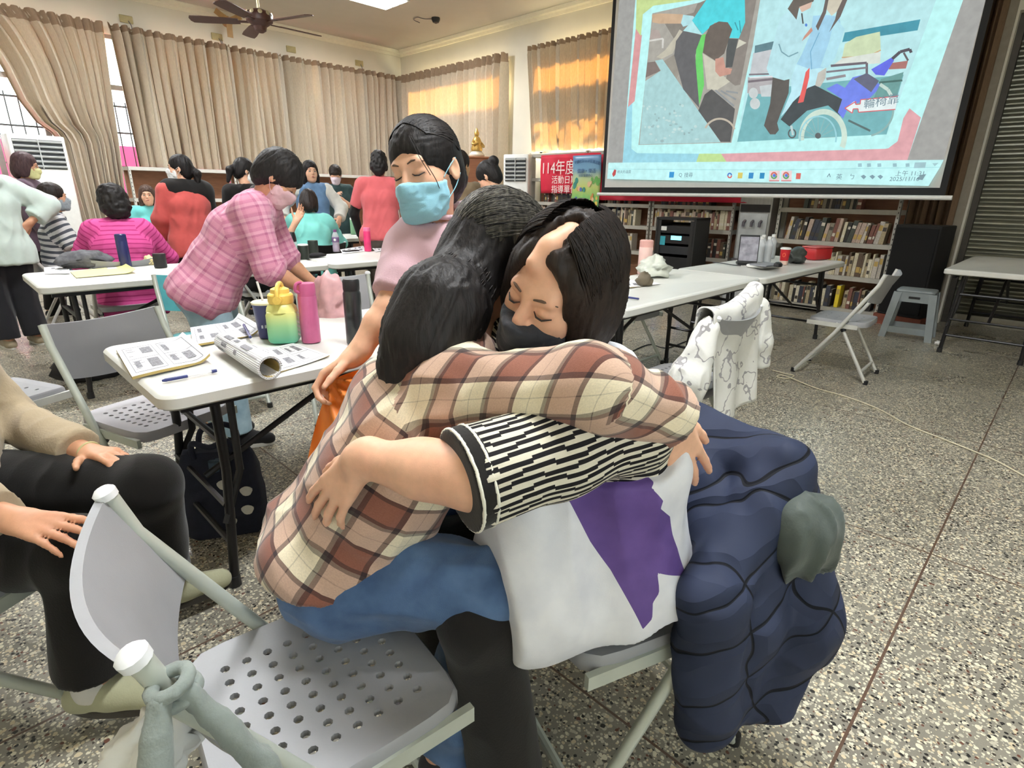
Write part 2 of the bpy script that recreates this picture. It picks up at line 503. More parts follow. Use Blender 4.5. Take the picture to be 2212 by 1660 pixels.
def _lc(t):   # tied back: sweeps from the left to the tie at 2 m, then hangs
    return float(np.interp(t, [0, .1, .21, .347, .43, .474, 1], [.72, .98, 1.16, 1.27, 1.41, 1.60, 1.70]))
lx = lambda px, py: P(px, py, y=yc).x
r0, r1 = lx(224, 60), lx(248, 352)
curtain('taupe curtain tied back to the right above the floor air conditioner', 'y', yc, (0, r0), (0, r1), CT, 0.25, 13, .085, MT_cur, left_curve=_lc, right_curve=lambda t: r0 + (r1 - r0) * min(1, t * 1.1), seed=3)
l0, l1 = lx(232, 62), lx(293, 352)
curtain('long taupe curtain covering the back wall, from the bright gap to its first seam', 'y', yc, (l0, 4.06), (l1, 4.06), CT, 1.625, 11, .10, MT_cur, seed=5)
curtain('middle taupe curtain on the long wall behind the woman in pink plaid', 'y', yc + .01, (4.03, 5.62), (4.03, 5.62), CT, 1.625, 11, .095, MT_cur, seed=8)
curtain('taupe curtain on the long wall ending at the room corner', 'y', yc, (5.6, 7.62), (5.6, 7.60), CT, 1.625, 13, .095, MT_cur, seed=9)
xc = XW - 0.16
curtain('taupe curtain in the corner, its upper half glowing with sun behind the statue', 'x', xc, (P(1096, 117, x=xc).y, 10.72), (P(1096, 117, x=xc).y + .02, 10.60), CT, 0.3, 19, .065, MT_cur, seed=13)
curtain('sunlit taupe curtain glowing orange beside the projector screen', 'x', xc, (4.9, P(1139, 105, x=xc).y), (4.9, P(1150, 300, x=xc).y), CT, 1.98, 17, .065, MT_cur, seed=17)
curtain('dark brown curtain hanging between the projector screen and the metal shutter', 'x', XW - .10, (1.0, 1.41), (.99, 1.41), CT - .02, 0.03, 5, .05, MT_cur2, seed=21)
# ================================================================== lamps and things on the ceiling
MT_glow = mat('lamp_diffuser', (255, 252, 244), 0.5, 0.0, emit=9.0)
MT_white = mat('white_enamel', (236, 236, 232), 0.4, 0.03)
def ceiling_light(x, y, label):
    t = thing('ceiling_light', label, 'ceiling light', (x, y, CZ), 0, 'fluorescent ceiling lights')
    b = MB(); b.box((0, 0, -.04), (1.24, .62, .08)); b.build('housing', MT_white, t, world=False)
    b = MB()
    for k in (-.2, 0, .2): b.box((0, k, -.085), (1.18, .16, .012))
    b.build('diffuser', MT_glow, t, world=False)
    L = bpy.data.lights.new('tube_light', 'AREA'); L.shape = 'RECTANGLE'; L.size = 1.15; L.size_y = .5; L.energy = LAMP_W; L.color = (.94, .97, 1.0)
    lo = bpy.data.objects.new('tube_light', L); COL.objects.link(lo); lo.location = (x, y, CZ - .10)
    return t
for i, (x, y) in enumerate([(5.14, 8.2), (1.3, 4.4), (1.3, .6), (1.3, 8.2)]):
    ceiling_light(x, y, 'bright ceiling light panel between the fan and the security camera' if i == 0 else 'bright fluorescent ceiling light panel out of frame above')

MT_darkwood = mat('fan_wood', (66, 34, 24), 0.45, 0.25, 30, stretch=(1, 6, 1))
MT_brass = mat('pale_brass', (196, 184, 150), 0.35, 0.05, metal=0.7)
MT_black = mat('black_plastic', (28, 28, 30), 0.45, 0.1)
def ceiling_fan():
    x, y, z = 3.14, 7.14, 3.09
    t = thing('ceiling_fan', 'dark brown ceiling fan with five blades below a pale rod', 'ceiling fan', (x, y, z))
    MB().tube([(0, 0, .10), (0, 0, CZ - z)], .014).lathe([(0.0, CZ - z), (.07, CZ - z), (.06, CZ - z - .05), (.02, CZ - z - .07), (0, CZ - z - .07)]).build('rod', MT_brass, t, smooth=True, world=False)
    MB().lathe([(0, .12), (.05, .12), (.12, .09), (.145, .05), (.14, 0), (.10, -.03), (.07, -.05), (.06, -.09), (.03, -.11), (0, -.115)]).build('motor', MT_darkwood, t, smooth=True, world=False)
    b = MB()
    for k in range(10):
        a = 2 * math.pi * k / 10
        b.lathe([(0, -.001), (.022, 0), (.024, .006), (0, .01)], (.135 * math.cos(a), .135 * math.sin(a), .07), frame_z((math.cos(a), math.sin(a), .3)), n=10)
    b.build('motor_vent', MT_brass, t, smooth=True, world=False)
    for k, deg in enumerate((2, 78, 142, 216, 290)):
        a = math.radians(deg); R = Matrix.Rotation(a, 3, 'Z') @ Matrix.Rotation(math.radians(11), 3, 'X')
        b = MB(); b.box(R @ Vector((.17, 0, -.010)), (.16, .035, .010), R)
        prof = [(.22, -.055), (.30, -.065), (.60, -.075), (.72, -.07), (.74, -.03), (.74, .03), (.72, .07), (.60, .075), (.30, .065), (.22, .055)]
        pts = [R @ Vector((px, py, -.012)) for px, py in prof]
        b.poly(pts, .008, R @ Vector((0, 0, 1)))
        b.build('blade', MT_darkwood, t, world=False)
ceiling_fan()
# security camera under a loop of cable
t = thing('security_camera', 'small black dome camera with a loop of cable on the ceiling', 'camera', (6.72, 8.5, CZ))
MB().lathe([(0, 0), (.07, 0), (.07, -.03), (.05, -.07), (0, -.09)]).build('dome', MT_black, t, smooth=True, world=False)
MB().tube(spline([(0, .03, -.01), (-.16, .1, -.03), (-.26, .16, -.015), (-.2, .34, -.01), (-.02, .42, -.006)]), .006, 6).build('cable', MT_bar, t, smooth=True, world=False)
# junction boxes with wires on the wall above the curtains
MT_beige = mat('aged_beige_plastic', (182, 172, 128), 0.6, 0.1)
for i, (px, py, wire) in enumerate([(272, 42, 1), (468, 80, 2), (628, 107, 0), (775, 137, 1)]):
    p = P(px, py, y=YW)
    t = thing('junction_box', ['beige junction box with a short wire above the gap in the curtains', 'beige junction box with two wires below the small wall fan', 'beige junction box without a wire, to the right of the fan blade', 'small beige junction box nearest the room corner'][i], 'junction box', (p.x, YW, p.z), 0, 'junction boxes above the curtains')
    MB().rbox((0, -.015, 0), (.17, .03, .10), .008).build('box', MT_beige, t, world=False)
    if wire:
        b = MB(); b.tube(spline([(.02, -.03, -.02), (.05, -.04, -.1), (.03, -.03, -.2), (.07, -.03, -.26)]), .006, 6)
        if wire == 2: b.tube(spline([(.05, -.03, -.02), (.12, -.04, -.16), (.3, -.03, -.2), (.5, -.03, -.28)]), .005, 6)
        b.build('wire', MT_bar, t, smooth=True, world=False)
# wall fan
p = P(482, 48, y=YW)
t = thing('wall_fan', 'small tan wall fan high on the back wall behind the ceiling fan', 'fan', (p.x, YW, p.z))
MT_tan = mat('tan_plastic', (178, 142, 92), 0.5, 0.1)
MB().box((0, -.05, .12), (.12, .1, .12)).tube([(0, -.06, .1), (0, -.16, .0)], .03).lathe([(0, 0), (.07, 0), (.08, .06), (.05, .12), (0, .13)], (0, -.12, -.02), frame_z((0, -1, -.2))).build('mount', MT_tan, t, smooth=True, world=False)
b = MB()
for k in range(3):
    a = 2 * math.pi * k / 3 + .5
    b.box((.13 * math.cos(a), -.24, -.03 + .13 * math.sin(a)), (.2, .006, .09), Matrix.Rotation(-a, 3, 'Y'))
b.build('blade', MT_tan, t, world=False)

# ================================================================== floor-standing air conditioners
MT_vent = mat('vent_dark', (52, 56, 58), 0.6)
MT_acgrey = mat('ac_silver', (190, 194, 194), 0.45)
def air_conditioner(x, y, rz, label, h=1.93, wd=.52):
    t = thing('air_conditioner', label, 'air conditioner', (x, y, 0), rz, 'floor-standing air conditioners')
    MB().rbox((0, 0, h / 2), (wd, .34, h), .03).build('body', MT_white, t, world=False, smooth=True)
    f = -.172
    fr = MB().box((0, f + .004, h - .24), (wd - .09, .02, .36)).build('grille', MT_vent, t, world=False)
    b = MB()
    for k in range(6): b.box((0, f - .01, h - .08 - k * .062), (wd - .09, .03, .018), Matrix.Rotation(.5, 3, 'X'))
    b.box((0, f - .016, h - .24), (.012, .02, .36)); b.build('louver', MT_acgrey, fr, world=False)
    MB().box((.02, f - .004, h - .70), (.10, .012, .16)).build('display', MT_black, t, world=False)
    b = MB()
    for k in range(14): b.box((.06, f - .002, .16 + k * .035), (wd - .16, .01, .014))
    b.build('intake', MT_acgrey, t, world=False)
    return t
air_conditioner(1.27, 10.35, .1, 'tall white floor air conditioner below the tied-back curtain', h=1.95, wd=.62)
ac2 = air_conditioner(7.22, 6.98, -math.pi / 2 + .35, 'white floor air conditioner in front of the pillar, beside the red banner', h=1.92, wd=.46)

# ================================================================== low white-framed shelf units along the long wall
MT_shelfw = mat('white_slotted_steel', (214, 212, 204), 0.5, 0.04)
MT_brownboard = mat('brown_board', (142, 98, 72), 0.6, 0.15, 6, stretch=(1, 1, 6))
MT_hole = mat('slot_dark', (70, 66, 60), 0.7)
MT_greyst = mat('grey_slotted_steel', (178, 174, 164), 0.5, 0.06)
def rack_unit(label, x0, x1, y, z, dep, levels, frame_m, back_m, rz=0, slots=True, cat='shelf', group=None, nm='shelf_unit'):
    """slotted-angle shelving, local: width along x, front at -y; levels are shelf heights"""
    wd = x1 - x0
    t = thing(nm, label, cat, ((x0 + x1) / 2, y, 0), rz, group)
    for sx in (-1, 1):
        for sy in (-1, 1):
            b = MB(); cx = sx * wd / 2; cy = sy * dep / 2
            b.box((cx - sx * .002, cy - sy * .017, z / 2), (.004, .034, z)); b.box((cx - sx * .017, cy - sy * .002, z / 2), (.034, .004, z))
            up = b.build('upright', frame_m, t, world=False)
            if slots and sy < 0:
                b = MB(); zz = .06
                while zz < z - .03:
                    b.box((cx - sx * .017, cy - .0012, zz), (.008, .004, .018)); zz += .055
                b.build('slots', MT_hole, up, world=False)
    for lz in levels:
        MB().box((0, 0, lz), (wd - .012, dep - .012, .05)).build('shelf_board', frame_m, t, world=False)
    MB().box((0, dep / 2 - .008, (levels[0] + levels[-1]) / 2), (wd - .02, .008, levels[-1] - levels[0])).build('back_board', back_m, t, world=False)
    return t
for i, (x0, x1, lab) in enumerate([(2.31, 3.86, 'white-framed shelf unit with brown backing below the bright curtain gap'), (3.88, 5.3, 'white-framed low shelf unit behind the woman in pink plaid'), (5.32, 6.75, 'white-framed low shelf unit behind the girl in the dark green shirt')]):
    rack_unit(lab, x0, x1, 10.55, 1.61, .34, [.12, .62, 1.13, 1.585], MT_shelfw, MT_brownboard, group='low shelf units along the long wall')

# ================================================================== lectern and statue
MT_lect = mat('lectern_wood', (150, 92, 56), 0.4, 0.12, 5, stretch=(1, 1, 8))
lp = (6.75, 7.66)
t = thing('lectern', 'reddish brown wooden lectern in the corner carrying the golden statue', 'lectern', (*lp, 0), -.65)
MB().rbox((0, 0, .95), (.66, .5, 1.80), .01).build('cabinet', MT_lect, t, world=False)
MB().rbox((0, 0, .03), (.72, .56, .06), .01).build('base', MT_lect, t, world=False)
MB().rbox((0, 0, 1.865), (.68, .52, .03), .01).build('top', MT_lect, t, world=False)
MT_gold = mat('gold_figure', (206, 168, 92), 0.35, 0.2, 60, metal=0.6)
MT_pale = mat('pale_stone', (226, 216, 196), 0.5, 0.1, 40)
t = thing('statue', 'small golden statue on a white base on top of the lectern', 'statue', (*(P(1030, 338, x=6.75).xy), 1.88))
MB().lathe([(0, 0), (.12, 0), (.13, .03), (.10, .07), (.07, .09), (0, .09)]).build('base', MT_pale, t, smooth=True, world=False)
MB().lathe([(0, .08), (.09, .09), (.10, .13), (.07, .2), (.075, .25), (.05, .3), (.025, .315), (.04, .335), (.042, .37), (.03, .39), (.02, .42), (0, .45)], n=14).tube(spline([(.07, 0, .24), (.12, -.04, .17), (.03, -.09, .17)]), .022).tube(spline([(-.07, 0, .24), (-.12, -.04, .19), (-.05, -.09, .21)]), .022).build('figure', MT_gold, t, smooth=True, world=False)

# ================================================================== bookshelves on the screen wall, with every book
XS = 7.44                               # centre of the bookcases
SHZ = [.06, .43, .80, 1.16, 1.53, 1.90]
shelf_bays = [('grey steel bookcase half hidden behind the red banner', 5.62, 6.82), ('grey steel bookcase with books under the left half of the screen', 4.45, 5.60), ('grey steel bookcase behind the black equipment rack', 3.23, 4.43), ('grey steel bookcase full of books to the right of the water dispenser', 1.43, 2.69)]
for i, (lab, a, b_) in enumerate(shelf_bays):
    o = rack_unit(lab, 0, b_ - a, 0, 1.94, .32, SHZ if i == 3 else [.06, .50, .86, 1.16, 1.53, 1.90], MT_greyst, MT_brownboard, cat='bookcase', group='steel bookcases along the screen wall', nm='bookcase')
    o.location = (XS, (a + b_) / 2, 0); o.rotation_euler = (0, 0, -math.pi / 2)
BOOKC = [((206, 196, 168), 'cream'), ((176, 160, 128), 'tan'), ((96, 78, 62), 'brown'), ((70, 74, 66), 'dark green'), ((60, 62, 74), 'dark blue'), ((196, 188, 176), 'grey white'), ((128, 84, 72), 'dull red'), ((146, 138, 120), 'grey'), ((188, 166, 150), 'pinkish'), ((46, 42, 40), 'black'), ((222, 214, 190), 'pale')]
MT_pages = mat('book_pages', (216, 206, 180), 0.8)
BM = [mat('book_' + n.replace(' ', '_'), c, 0.6, 0.22, 60, stretch=(1, 1, 3)) for c, n in BOOKC]
MT_spine = [mat('spine_label_%s' % n, c, .6) for n, c in (('light', (216, 208, 190)), ('dark', (70, 62, 54)), ('gold', (190, 160, 90)))]
MT_yel = mat('book_yellow', (232, 206, 52), 0.6)
book_protos = {}
def book(ci, w_, h_, d_):
    """upright book, spine towards -x, origin at its foot"""
    k = (ci, w_, h_)
    if k not in book_protos:
        b = MB(); b.box((0, 0, h_ / 2), (d_, w_, h_)); b.m = 1
        b.box((.004, 0, h_ / 2 + .0015), (d_ - .012, w_ - .006, h_ - .001)); b.m = 2
        b.box((-d_ / 2 - .0006, 0, h_ * (.72 if ci % 2 else .3)), (.0012, w_ * .8, h_ * (.14 + .05 * (ci % 3))))
        me_o = b.build('book', [BM[ci] if ci >= 0 else MT_yel, MT_pages, MT_spine[ci % 3]], fix=True)
        book_protos[k] = me_o.data; bpy.data.objects.remove(me_o)
    o = bpy.data.objects.new('book', book_protos[k]); COL.objects.link(o); return o
rowname = {0: 'bottom', 1: 'second lowest', 2: 'middle', 3: 'upper', 4: 'high'}
NB = [0]
def book_row(bay, row, y_from, y_to, z, lean=0.0, bayname='', gaps=0.0, palette=None, hmax=.27):
    y = y_from; step = -1 if y_to < y_from else 1
    while (y - y_to) * step < -.02:
        w_ = random.choice([.016, .022, .03, .036, .045]); h_ = random.choice([.20, .22, .24, .26]) * hmax / .27
        ci = random.choice(palette or range(len(BOOKC)))
        if random.random() < gaps: y += step * random.uniform(.02, .06)
        o = book(ci, w_, round(h_, 3), .15); NB[0] += 1
        tilt = lean * random.uniform(.5, 1.2)
        o.location = (XS - .16 + .10 + random.uniform(0, .02), y + step * (w_ / 2 + .001), z)
        o.rotation_euler = (tilt, 0, 0)
        tag(o, '%s book standing on the %s shelf of the %s' % (BOOKC[ci][1], rowname[row], bayname), 'book', 'books on the %s shelf of the %s' % (rowname[row], bayname))
        y += step * (w_ + .0025) * (1 + .25 * abs(tilt))
bD = 'right bookcase'; bB = 'bookcase under the screen'; bC = 'bookcase behind the equipment rack'
book_row(3, 0, 2.63, 1.52, SHZ[0] + .026, .02, bD, .05)
book_row(3, 1, 2.20, 1.50, SHZ[1] + .026, .03, bD, .0, [0, 1, 5, 10, 4, 2, 5, 0])
book_row(3, 2, 2.58, 1.52, SHZ[2] + .026, .16, bD, .04)
book_row(3, 3, 2.42, 1.80, SHZ[3] + .026, .05, bD, .0, [2, 3, 4, 6, 7, 9])
yb = book(-1, .04, .25, .15); yb.location = (XS - .06, 1.875, SHZ[0] + .028)
# the yellow book takes a slot of its own in the bottom row
for o in [o for o in COL.objects if o.name.startswith('book') and o.type == 'MESH' and o is not yb and abs(o.location.y - 1.875) < .045 and abs(o.location.z - yb.location.z) < .05 and o.get('category') == 'book']:
    bpy.data.objects.remove(o)
tag(yb, 'bright yellow book on the bottom shelf of the right bookcase', 'book')
book_row(1, 1, 5.55, 4.75, .526, .0, bB, .02, [0, 5, 10, 1, 8], .25)
book_row(1, 2, 5.50, 4.72, .886, .02, bB, .03)
book_row(1, 3, 5.30, 4.75, 1.186, .0, bB, .05, [2, 6, 9, 7, 4], .22)
book_row(0, 2, 6.6, 5.68, .886, .02, 'bookcase beside the banner', .03)
book_row(0, 3, 6.5, 5.7, 1.186, .0, 'bookcase beside the banner', .05, [2, 3, 6, 9, 4], .22)
book_row(2, 2, 4.38, 3.30, .886, .0, bC, .02, [0, 8, 6, 1, 5])
book_row(2, 1, 3.75, 3.30, .526, .0, bC, .02, [2, 6, 9, 3], .25)
book_row(2, 3, 4.3, 3.55, 1.186, .0, bC, .05, [2, 6, 9, 4], .2)

# ================================================================== banner, poster
def cloth_banner():
    m = mat('red_banner_cloth', (212, 38, 66), 0.7, 0.06, 4)
    def fn(u, v):
        y = 6.54 - u * (6.54 - 2.98)
        sag = .0 if u < .2 else .0
        top = 1.90 - (0 if u < .40 else min(1, (u - .40) / .03) * .45) ; bot = 1.32 - .09 * (u > .2) - .0 * u
        z = top + (bot - top) * v
        return Vector((7.26 + .012 * math.sin(u * 60 + v * 3) + .02 * math.sin(u * 23 - v * 4), y, z))
    o = MB().grid(fn, 120, 10).build('banner', m, smooth='all', solid=.003)
    tag(o, 'red cloth banner with white writing hung across the bookcases', 'banner')
    Rm = Matrix(((0, 0, -1), (-1, 0, 0), (0, 1, 0)))      # text plane facing -x, reading towards -y
    wt = mat('banner_white', (250, 236, 232), 0.7)
    text_mesh('lettering', '114年度平', Rm, (7.222, 6.50, 1.62), .235, wt, o, sx=.86)
    text_mesh('lettering', '活動日期', Rm, (7.222, 6.27, 1.475), .13, wt, o)
    text_mesh('lettering', '指導單位', Rm, (7.222, 6.27, 1.335), .13, wt, o)
    return o
cloth_banner()
def poster():
    x = 7.20; y0, y1, z1, z0 = P(1238, 333, x=x).y, P(1299, 333, x=x).y, 1.865, P(1262, 452, x=x).z
    W_, Hh = y0 - y1, z1 - z0
    m = bpy.data.materials.new('poster_print'); q = NT(m)
    g = q.add('ShaderNodeSeparateXYZ'); q.ln(q.add('ShaderNodeTexCoord').outputs['UV'], g.inputs[0])
    n = q.noise(q.add('ShaderNodeTexCoord').outputs['UV'], 6, 3)
    v = q.math('ADD', g.outputs[1], q.math('MULTIPLY', q.math('SUBTRACT', n, .5), .16))
    q.color(q.ramp(v, [(0.0, lin((116, 178, 120))), (.22, lin((126, 190, 108))), (.42, lin((196, 208, 120))), (.58, lin((188, 208, 160))), (.75, lin((122, 168, 200))), (1, lin((104, 148, 190)))]))
    q.p.inputs['Roughness'].default_value = .35
    def fn(u, vv): return Vector((x + .02 * math.sin(vv * 3) - .01 * math.sin(u * 3.1), y0 - u * W_, z0 + vv * Hh))
    o = MB().grid(fn, 10, 12).build('poster', m, smooth='all', solid=.002)
    tag(o, 'blue and green event poster hanging beside the projector screen', 'poster')
    Rm = Matrix(((0, 0, -1), (-1, 0, 0), (0, 1, 0)))
    dk = mat('poster_ink', (58, 92, 138), .5); 
    arcw = '平鎮社區健康促進活動'
    for i, ch in enumerate(arcw):
        u = (i + .5) / len(arcw); a = (u - .5) * .9
        text_mesh('lettering', ch, Rm @ Matrix.Rotation(-a, 3, 'Z'), (x - .014 + .02 * math.sin(.84 * 3), y0 - W_ * (.03 + .90 * u), z0 + Hh * (.80 + .075 * math.cos(a * 2.6))), .052, dk, o)
    text_mesh('lettering', '健康・樂活', Rm, (x - .012, y0 - W_ * .2, z0 + Hh * .68), .07, dk, o)
    text_mesh('lettering', '社區服務中心', Rm, (x - .008, y0 - W_ * .25, z0 + Hh * .61), .045, dk, o)
    b = MB(); pm = [mat('poster_' + n, c, .5) for n, c in (('orange', (214, 150, 84)), ('blue', (86, 116, 176)), ('skin', (226, 190, 150)), ('teal', (62, 140, 130)), ('leaf', (110, 176, 90)), ('yellow', (228, 206, 96)))]
    rr = random.Random(4)
    for k in range(26):
        cu, cv = rr.uniform(.18, .82), rr.uniform(.18, .5)
        b.m = rr.choice([0, 1, 2, 0, 2, 3])
        if k < 5: b.m, cu, cv = 3, .08 + .02 * k, .42 + .03 * k
        elif k < 11: b.m, cu, cv = 4, .72 + .05 * (k - 5), .5 + .03 * (k % 3)
        elif k < 15: b.m, cu, cv = 5, rr.choice([.06, .92]), .06 + .05 * (k - 11)
        r = rr.uniform(.02, .045)
        b.poly([Vector((x - .006 + .02 * math.sin(cv * 3) - .01 * math.sin(cu * 3.1) - k * .0002, y0 - cu * W_ + r * math.cos(a) * .8, z0 + cv * Hh + r * 1.1 * math.sin(a))) for a in [j * math.pi / 5 for j in range(10)]])
    b.build('picture', pm, o)
    mb = MB().box((x + .004, (y0 + y1) / 2, z0 - .012), (.012, W_ + .01, .022)); mb.build('bottom_rail', MT_white, o)
poster()

# ================================================================== equipment rack, dispenser, speaker, stool, shutter
MT_rackblk = mat('rack_black', (36, 35, 34), 0.5, 0.08)
t = thing('equipment_rack', 'black sound equipment rack with lit displays behind the long table', 'equipment rack', (6.80, 3.66, 0), -math.pi / 2 + .06)
w_, d_, h_ = .50, .42, 1.0
b = MB(); b.box((-w_ / 2, 0, h_ / 2 + .04), (.03, d_, h_ - .0)); b.box((w_ / 2, 0, h_ / 2 + .04), (.03, d_, h_)); b.box((0, 0, h_ + .03), (w_ + .03, d_, .03)); b.box((0, 0, .06), (w_ + .03, d_, .03)); b.box((0, d_ / 2, h_ / 2), (w_, .02, h_ - .05))
for sx in (-1, 1): b.box((sx * (w_ / 2 - .03), -d_ / 2 + .01, h_ / 2 + .03), (.05, .02, h_ - .04))
b.build('cabinet', MT_rackblk, t, world=False)
for sx in (-1, 1):
    for sy in (-1, 1):
        MB().lathe([(0, -.012), (.03, -.012), (.03, .012), (0, .012)], (sx * .2, sy * .16, .03), frame_z((1, 0, 0)), n=14).build('caster', MT_black, t, smooth=True, world=False)
un = [(.90, .10, MT_black), (.78, .11, MT_black), (.65, .11, mat('rack_slate', (44, 46, 50), .4)), (.49, .16, MT_black), (.33, .12, mat('rack_mixer', (120, 112, 104), .4, metal=.5)), (.18, .12, MT_black)]
units = []
for z, hh, m in un: units.append(MB().box((0, -.03, z), (w_ - .07, d_ - .08, hh - .012)).build('rack_unit', m, t, world=False))
MT_cy = mat('lcd_cyan', (130, 226, 246), .3, 0, emit=1.6); MT_or = mat('lamp_amber', (255, 158, 52), .3, 0, emit=3); MT_bl = mat('lamp_blue', (70, 120, 255), .3, 0, emit=3); MT_rd = mat('lamp_red', (255, 50, 50), .3, 0, emit=2)
MT_teal = mat('sticker_teal', (60, 172, 188), .5)
yf = -d_ / 2 + .008
def onrack(name, x, z, sx, sz, m, par): return MB().box((x, yf, z), (sx, .006, sz)).build(name, m, par, world=False)
onrack('display', .02, .80, .14, .05, MT_cy, units[1]); onrack('sticker', -.17, .91, .10, .05, MT_white, units[0]); onrack('sticker', -.17, .76, .09, .11, MT_teal, units[1])
onrack('indicator', -.2, .57, .012, .012, MT_rd, units[3])
for x, m in ((-.19, MT_bl), (-.03, MT_or), (.09, MT_or), (.16, MT_bl)):
    MB().lathe([(0, -.008), (.028, -.006), (.03, .004), (0, .006)], (x, yf, .34), frame_z((0, -1, 0)), n=12).build('lit_knob', m, units[4], smooth=True, world=False)
MB().rbox((.02, 0, h_ + .055), (.34, .2, .02), .01).build('folder', mat('dark_blue_folder', (52, 66, 110), .4), None) if False else None

MT_steel = mat('brushed_steel', (168, 170, 168), 0.35, 0.1, 40, metal=0.7, stretch=(1, 1, .1))
dp = (7.42, 2.95)
t = thing('water_dispenser', 'tall grey steel water dispenser standing between two bookcases', 'water dispenser', (*dp, 0), -math.pi / 2 + .0)
MB().rbox((0, 0, .66), (.40, .36, 1.28), .01).build('body', MT_steel, t, world=False)
MB().box((0, -.185, 1.17), (.36, .02, .09)).build('control_panel', MT_black, t, world=False)
MB().box((0, -.184, .83), (.34, .02, .56)).build('splash_panel', mat('pale_panel', (186, 190, 190), .3, .15, 9), t, world=False)
b = MB()
for k in (-.1, 0, .1): b.tube([(k, -.19, 1.02), (k, -.235, 1.0), (k, -.235, .95)], .018, 8)
b.build('tap', MT_bar, t, smooth=True, world=False)
MB().box((0, -.21, .54), (.36, .09, .03)).build('drip_tray', MT_bar, t, world=False)
MB().tube(spline([(-.02, -.12, 1.30), (.03, -.13, 1.36), (.08, -.12, 1.33), (.05, -.1, 1.31)]), .018, 8).build('ribbon', mat('bright_red', (206, 30, 46), .5), t, smooth=True, world=False)
t = thing('storage_box', 'pale grey plastic box standing on the floor by the water dispenser', 'box', (7.0, 2.86, 0), 0)
MB().rbox((0, 0, .2), (.42, .34, .40), .03).build('tub', mat('pale_grey_plastic', (176, 178, 178), .5), t, world=False, smooth=True)
MB().rbox((0, 0, .415), (.45, .37, .03), .03).build('lid', mat('pale_grey_plastic', (176, 178, 178), .5), t, world=False, smooth=True)

t = thing('loudspeaker', 'large black loudspeaker cabinet on a red-brown board by the shutter', 'speaker', (7.30, 1.18, 0), -math.pi / 2 - .2)
MB().rbox((0, 0, .58), (.42, .36, .94), .012).build('cabinet', mat('speaker_black', (20, 19, 18), .8, .1), t, world=False)
MB().box((0, -.185, .58), (.38, .012, .88)).build('grille', mat('speaker_cloth', (12, 12, 12), .95, .1, 300), t, world=False)
MB().box((0, .0, .055), (.46, .40, .11)).build('plinth', mat('red_brown_board', (120, 62, 44), .6, .1), t, world=False)

MT_stool = mat('grey_stool_plastic', (142, 150, 152), 0.5, 0.05)
t = thing('stool', 'grey plastic stool between the loudspeaker and the side table', 'stool', (6.66, 1.02, 0), -math.pi / 2 + .06)
MB().rbox((0, 0, .455), (.32, .28, .03), .04).build('seat', MT_stool, t, world=False, smooth=True)
for sx in (-1, 1):
    for sy in (-1, 1):
        b = MB(); R = None
        p0 = Vector((sx * .14, sy * .12, .445)); p1 = Vector((sx * .19, sy * .165, 0))
        rings = []
        for p, s_ in ((p1, .026), (p0, .03)): rings.append([p + Vector((a * s_ * 1.1, c * s_ * .8, 0)) for a, c in ((-1, -1), (1, -1), (1, 1), (-1, 1))])
        b.loft(rings); b.build('leg', MT_stool, t, world=False)
b = MB()
for sy in (-1, 1):
    b.box((0, sy * .128, .40), (.30, .02, .09)); b.box((0, sy * .155, .08), (.36, .016, .06))
for sx in (-1, 1): b.box((sx * .155, 0, .40), (.02, .26, .09))
b.build('apron', MT_stool, t, world=False)
MB().box((0, -.14, .40), (.09, .006, .02)).build('handle_slot', MT_black, t, world=False)

def shutter():
    m = mat('shutter_steel', (128, 128, 116), 0.32, 0.15, 12, metal=0.75, stretch=(1, .2, 1))
    b = MB(); z = 0.10; prof = []
    x = 7.92
    while z < 3.1:
        for a in range(6):
            t = a / 6; prof.append((x - .028 * math.sin(math.pi * min(1, t * 1.25)) , z + .085 * t))
        z += .085
    def fn(u, v):
        k = min(len(prof) - 1, int(round(v * (len(prof) - 1))))
        return Vector((prof[k][0], -1.95 + u * 2.87, prof[k][1]))
    b.grid(fn, 1, len(prof) - 1)
    o = b.build('door_1', m, solid=.004); struct(o)
    struct(MB().box((7.90, -.5, .05), (.05, 2.84, .10)).build('bottom_rail', mat('shutter_rail', (176, 172, 160), .35, .1, metal=.5), o))
    struct(MB().box((7.86, .90, 1.55), (.10, .07, 3.1)).build('guide_rail', mat('shutter_guide', (74, 70, 64), .5, .1, metal=.4), o))
shutter()
struct(MB().box((XW - .012, .985, 1.6), (.03, .09, 3.2)).build('trim_3', mat('door_jamb', (150, 142, 128), .7)))
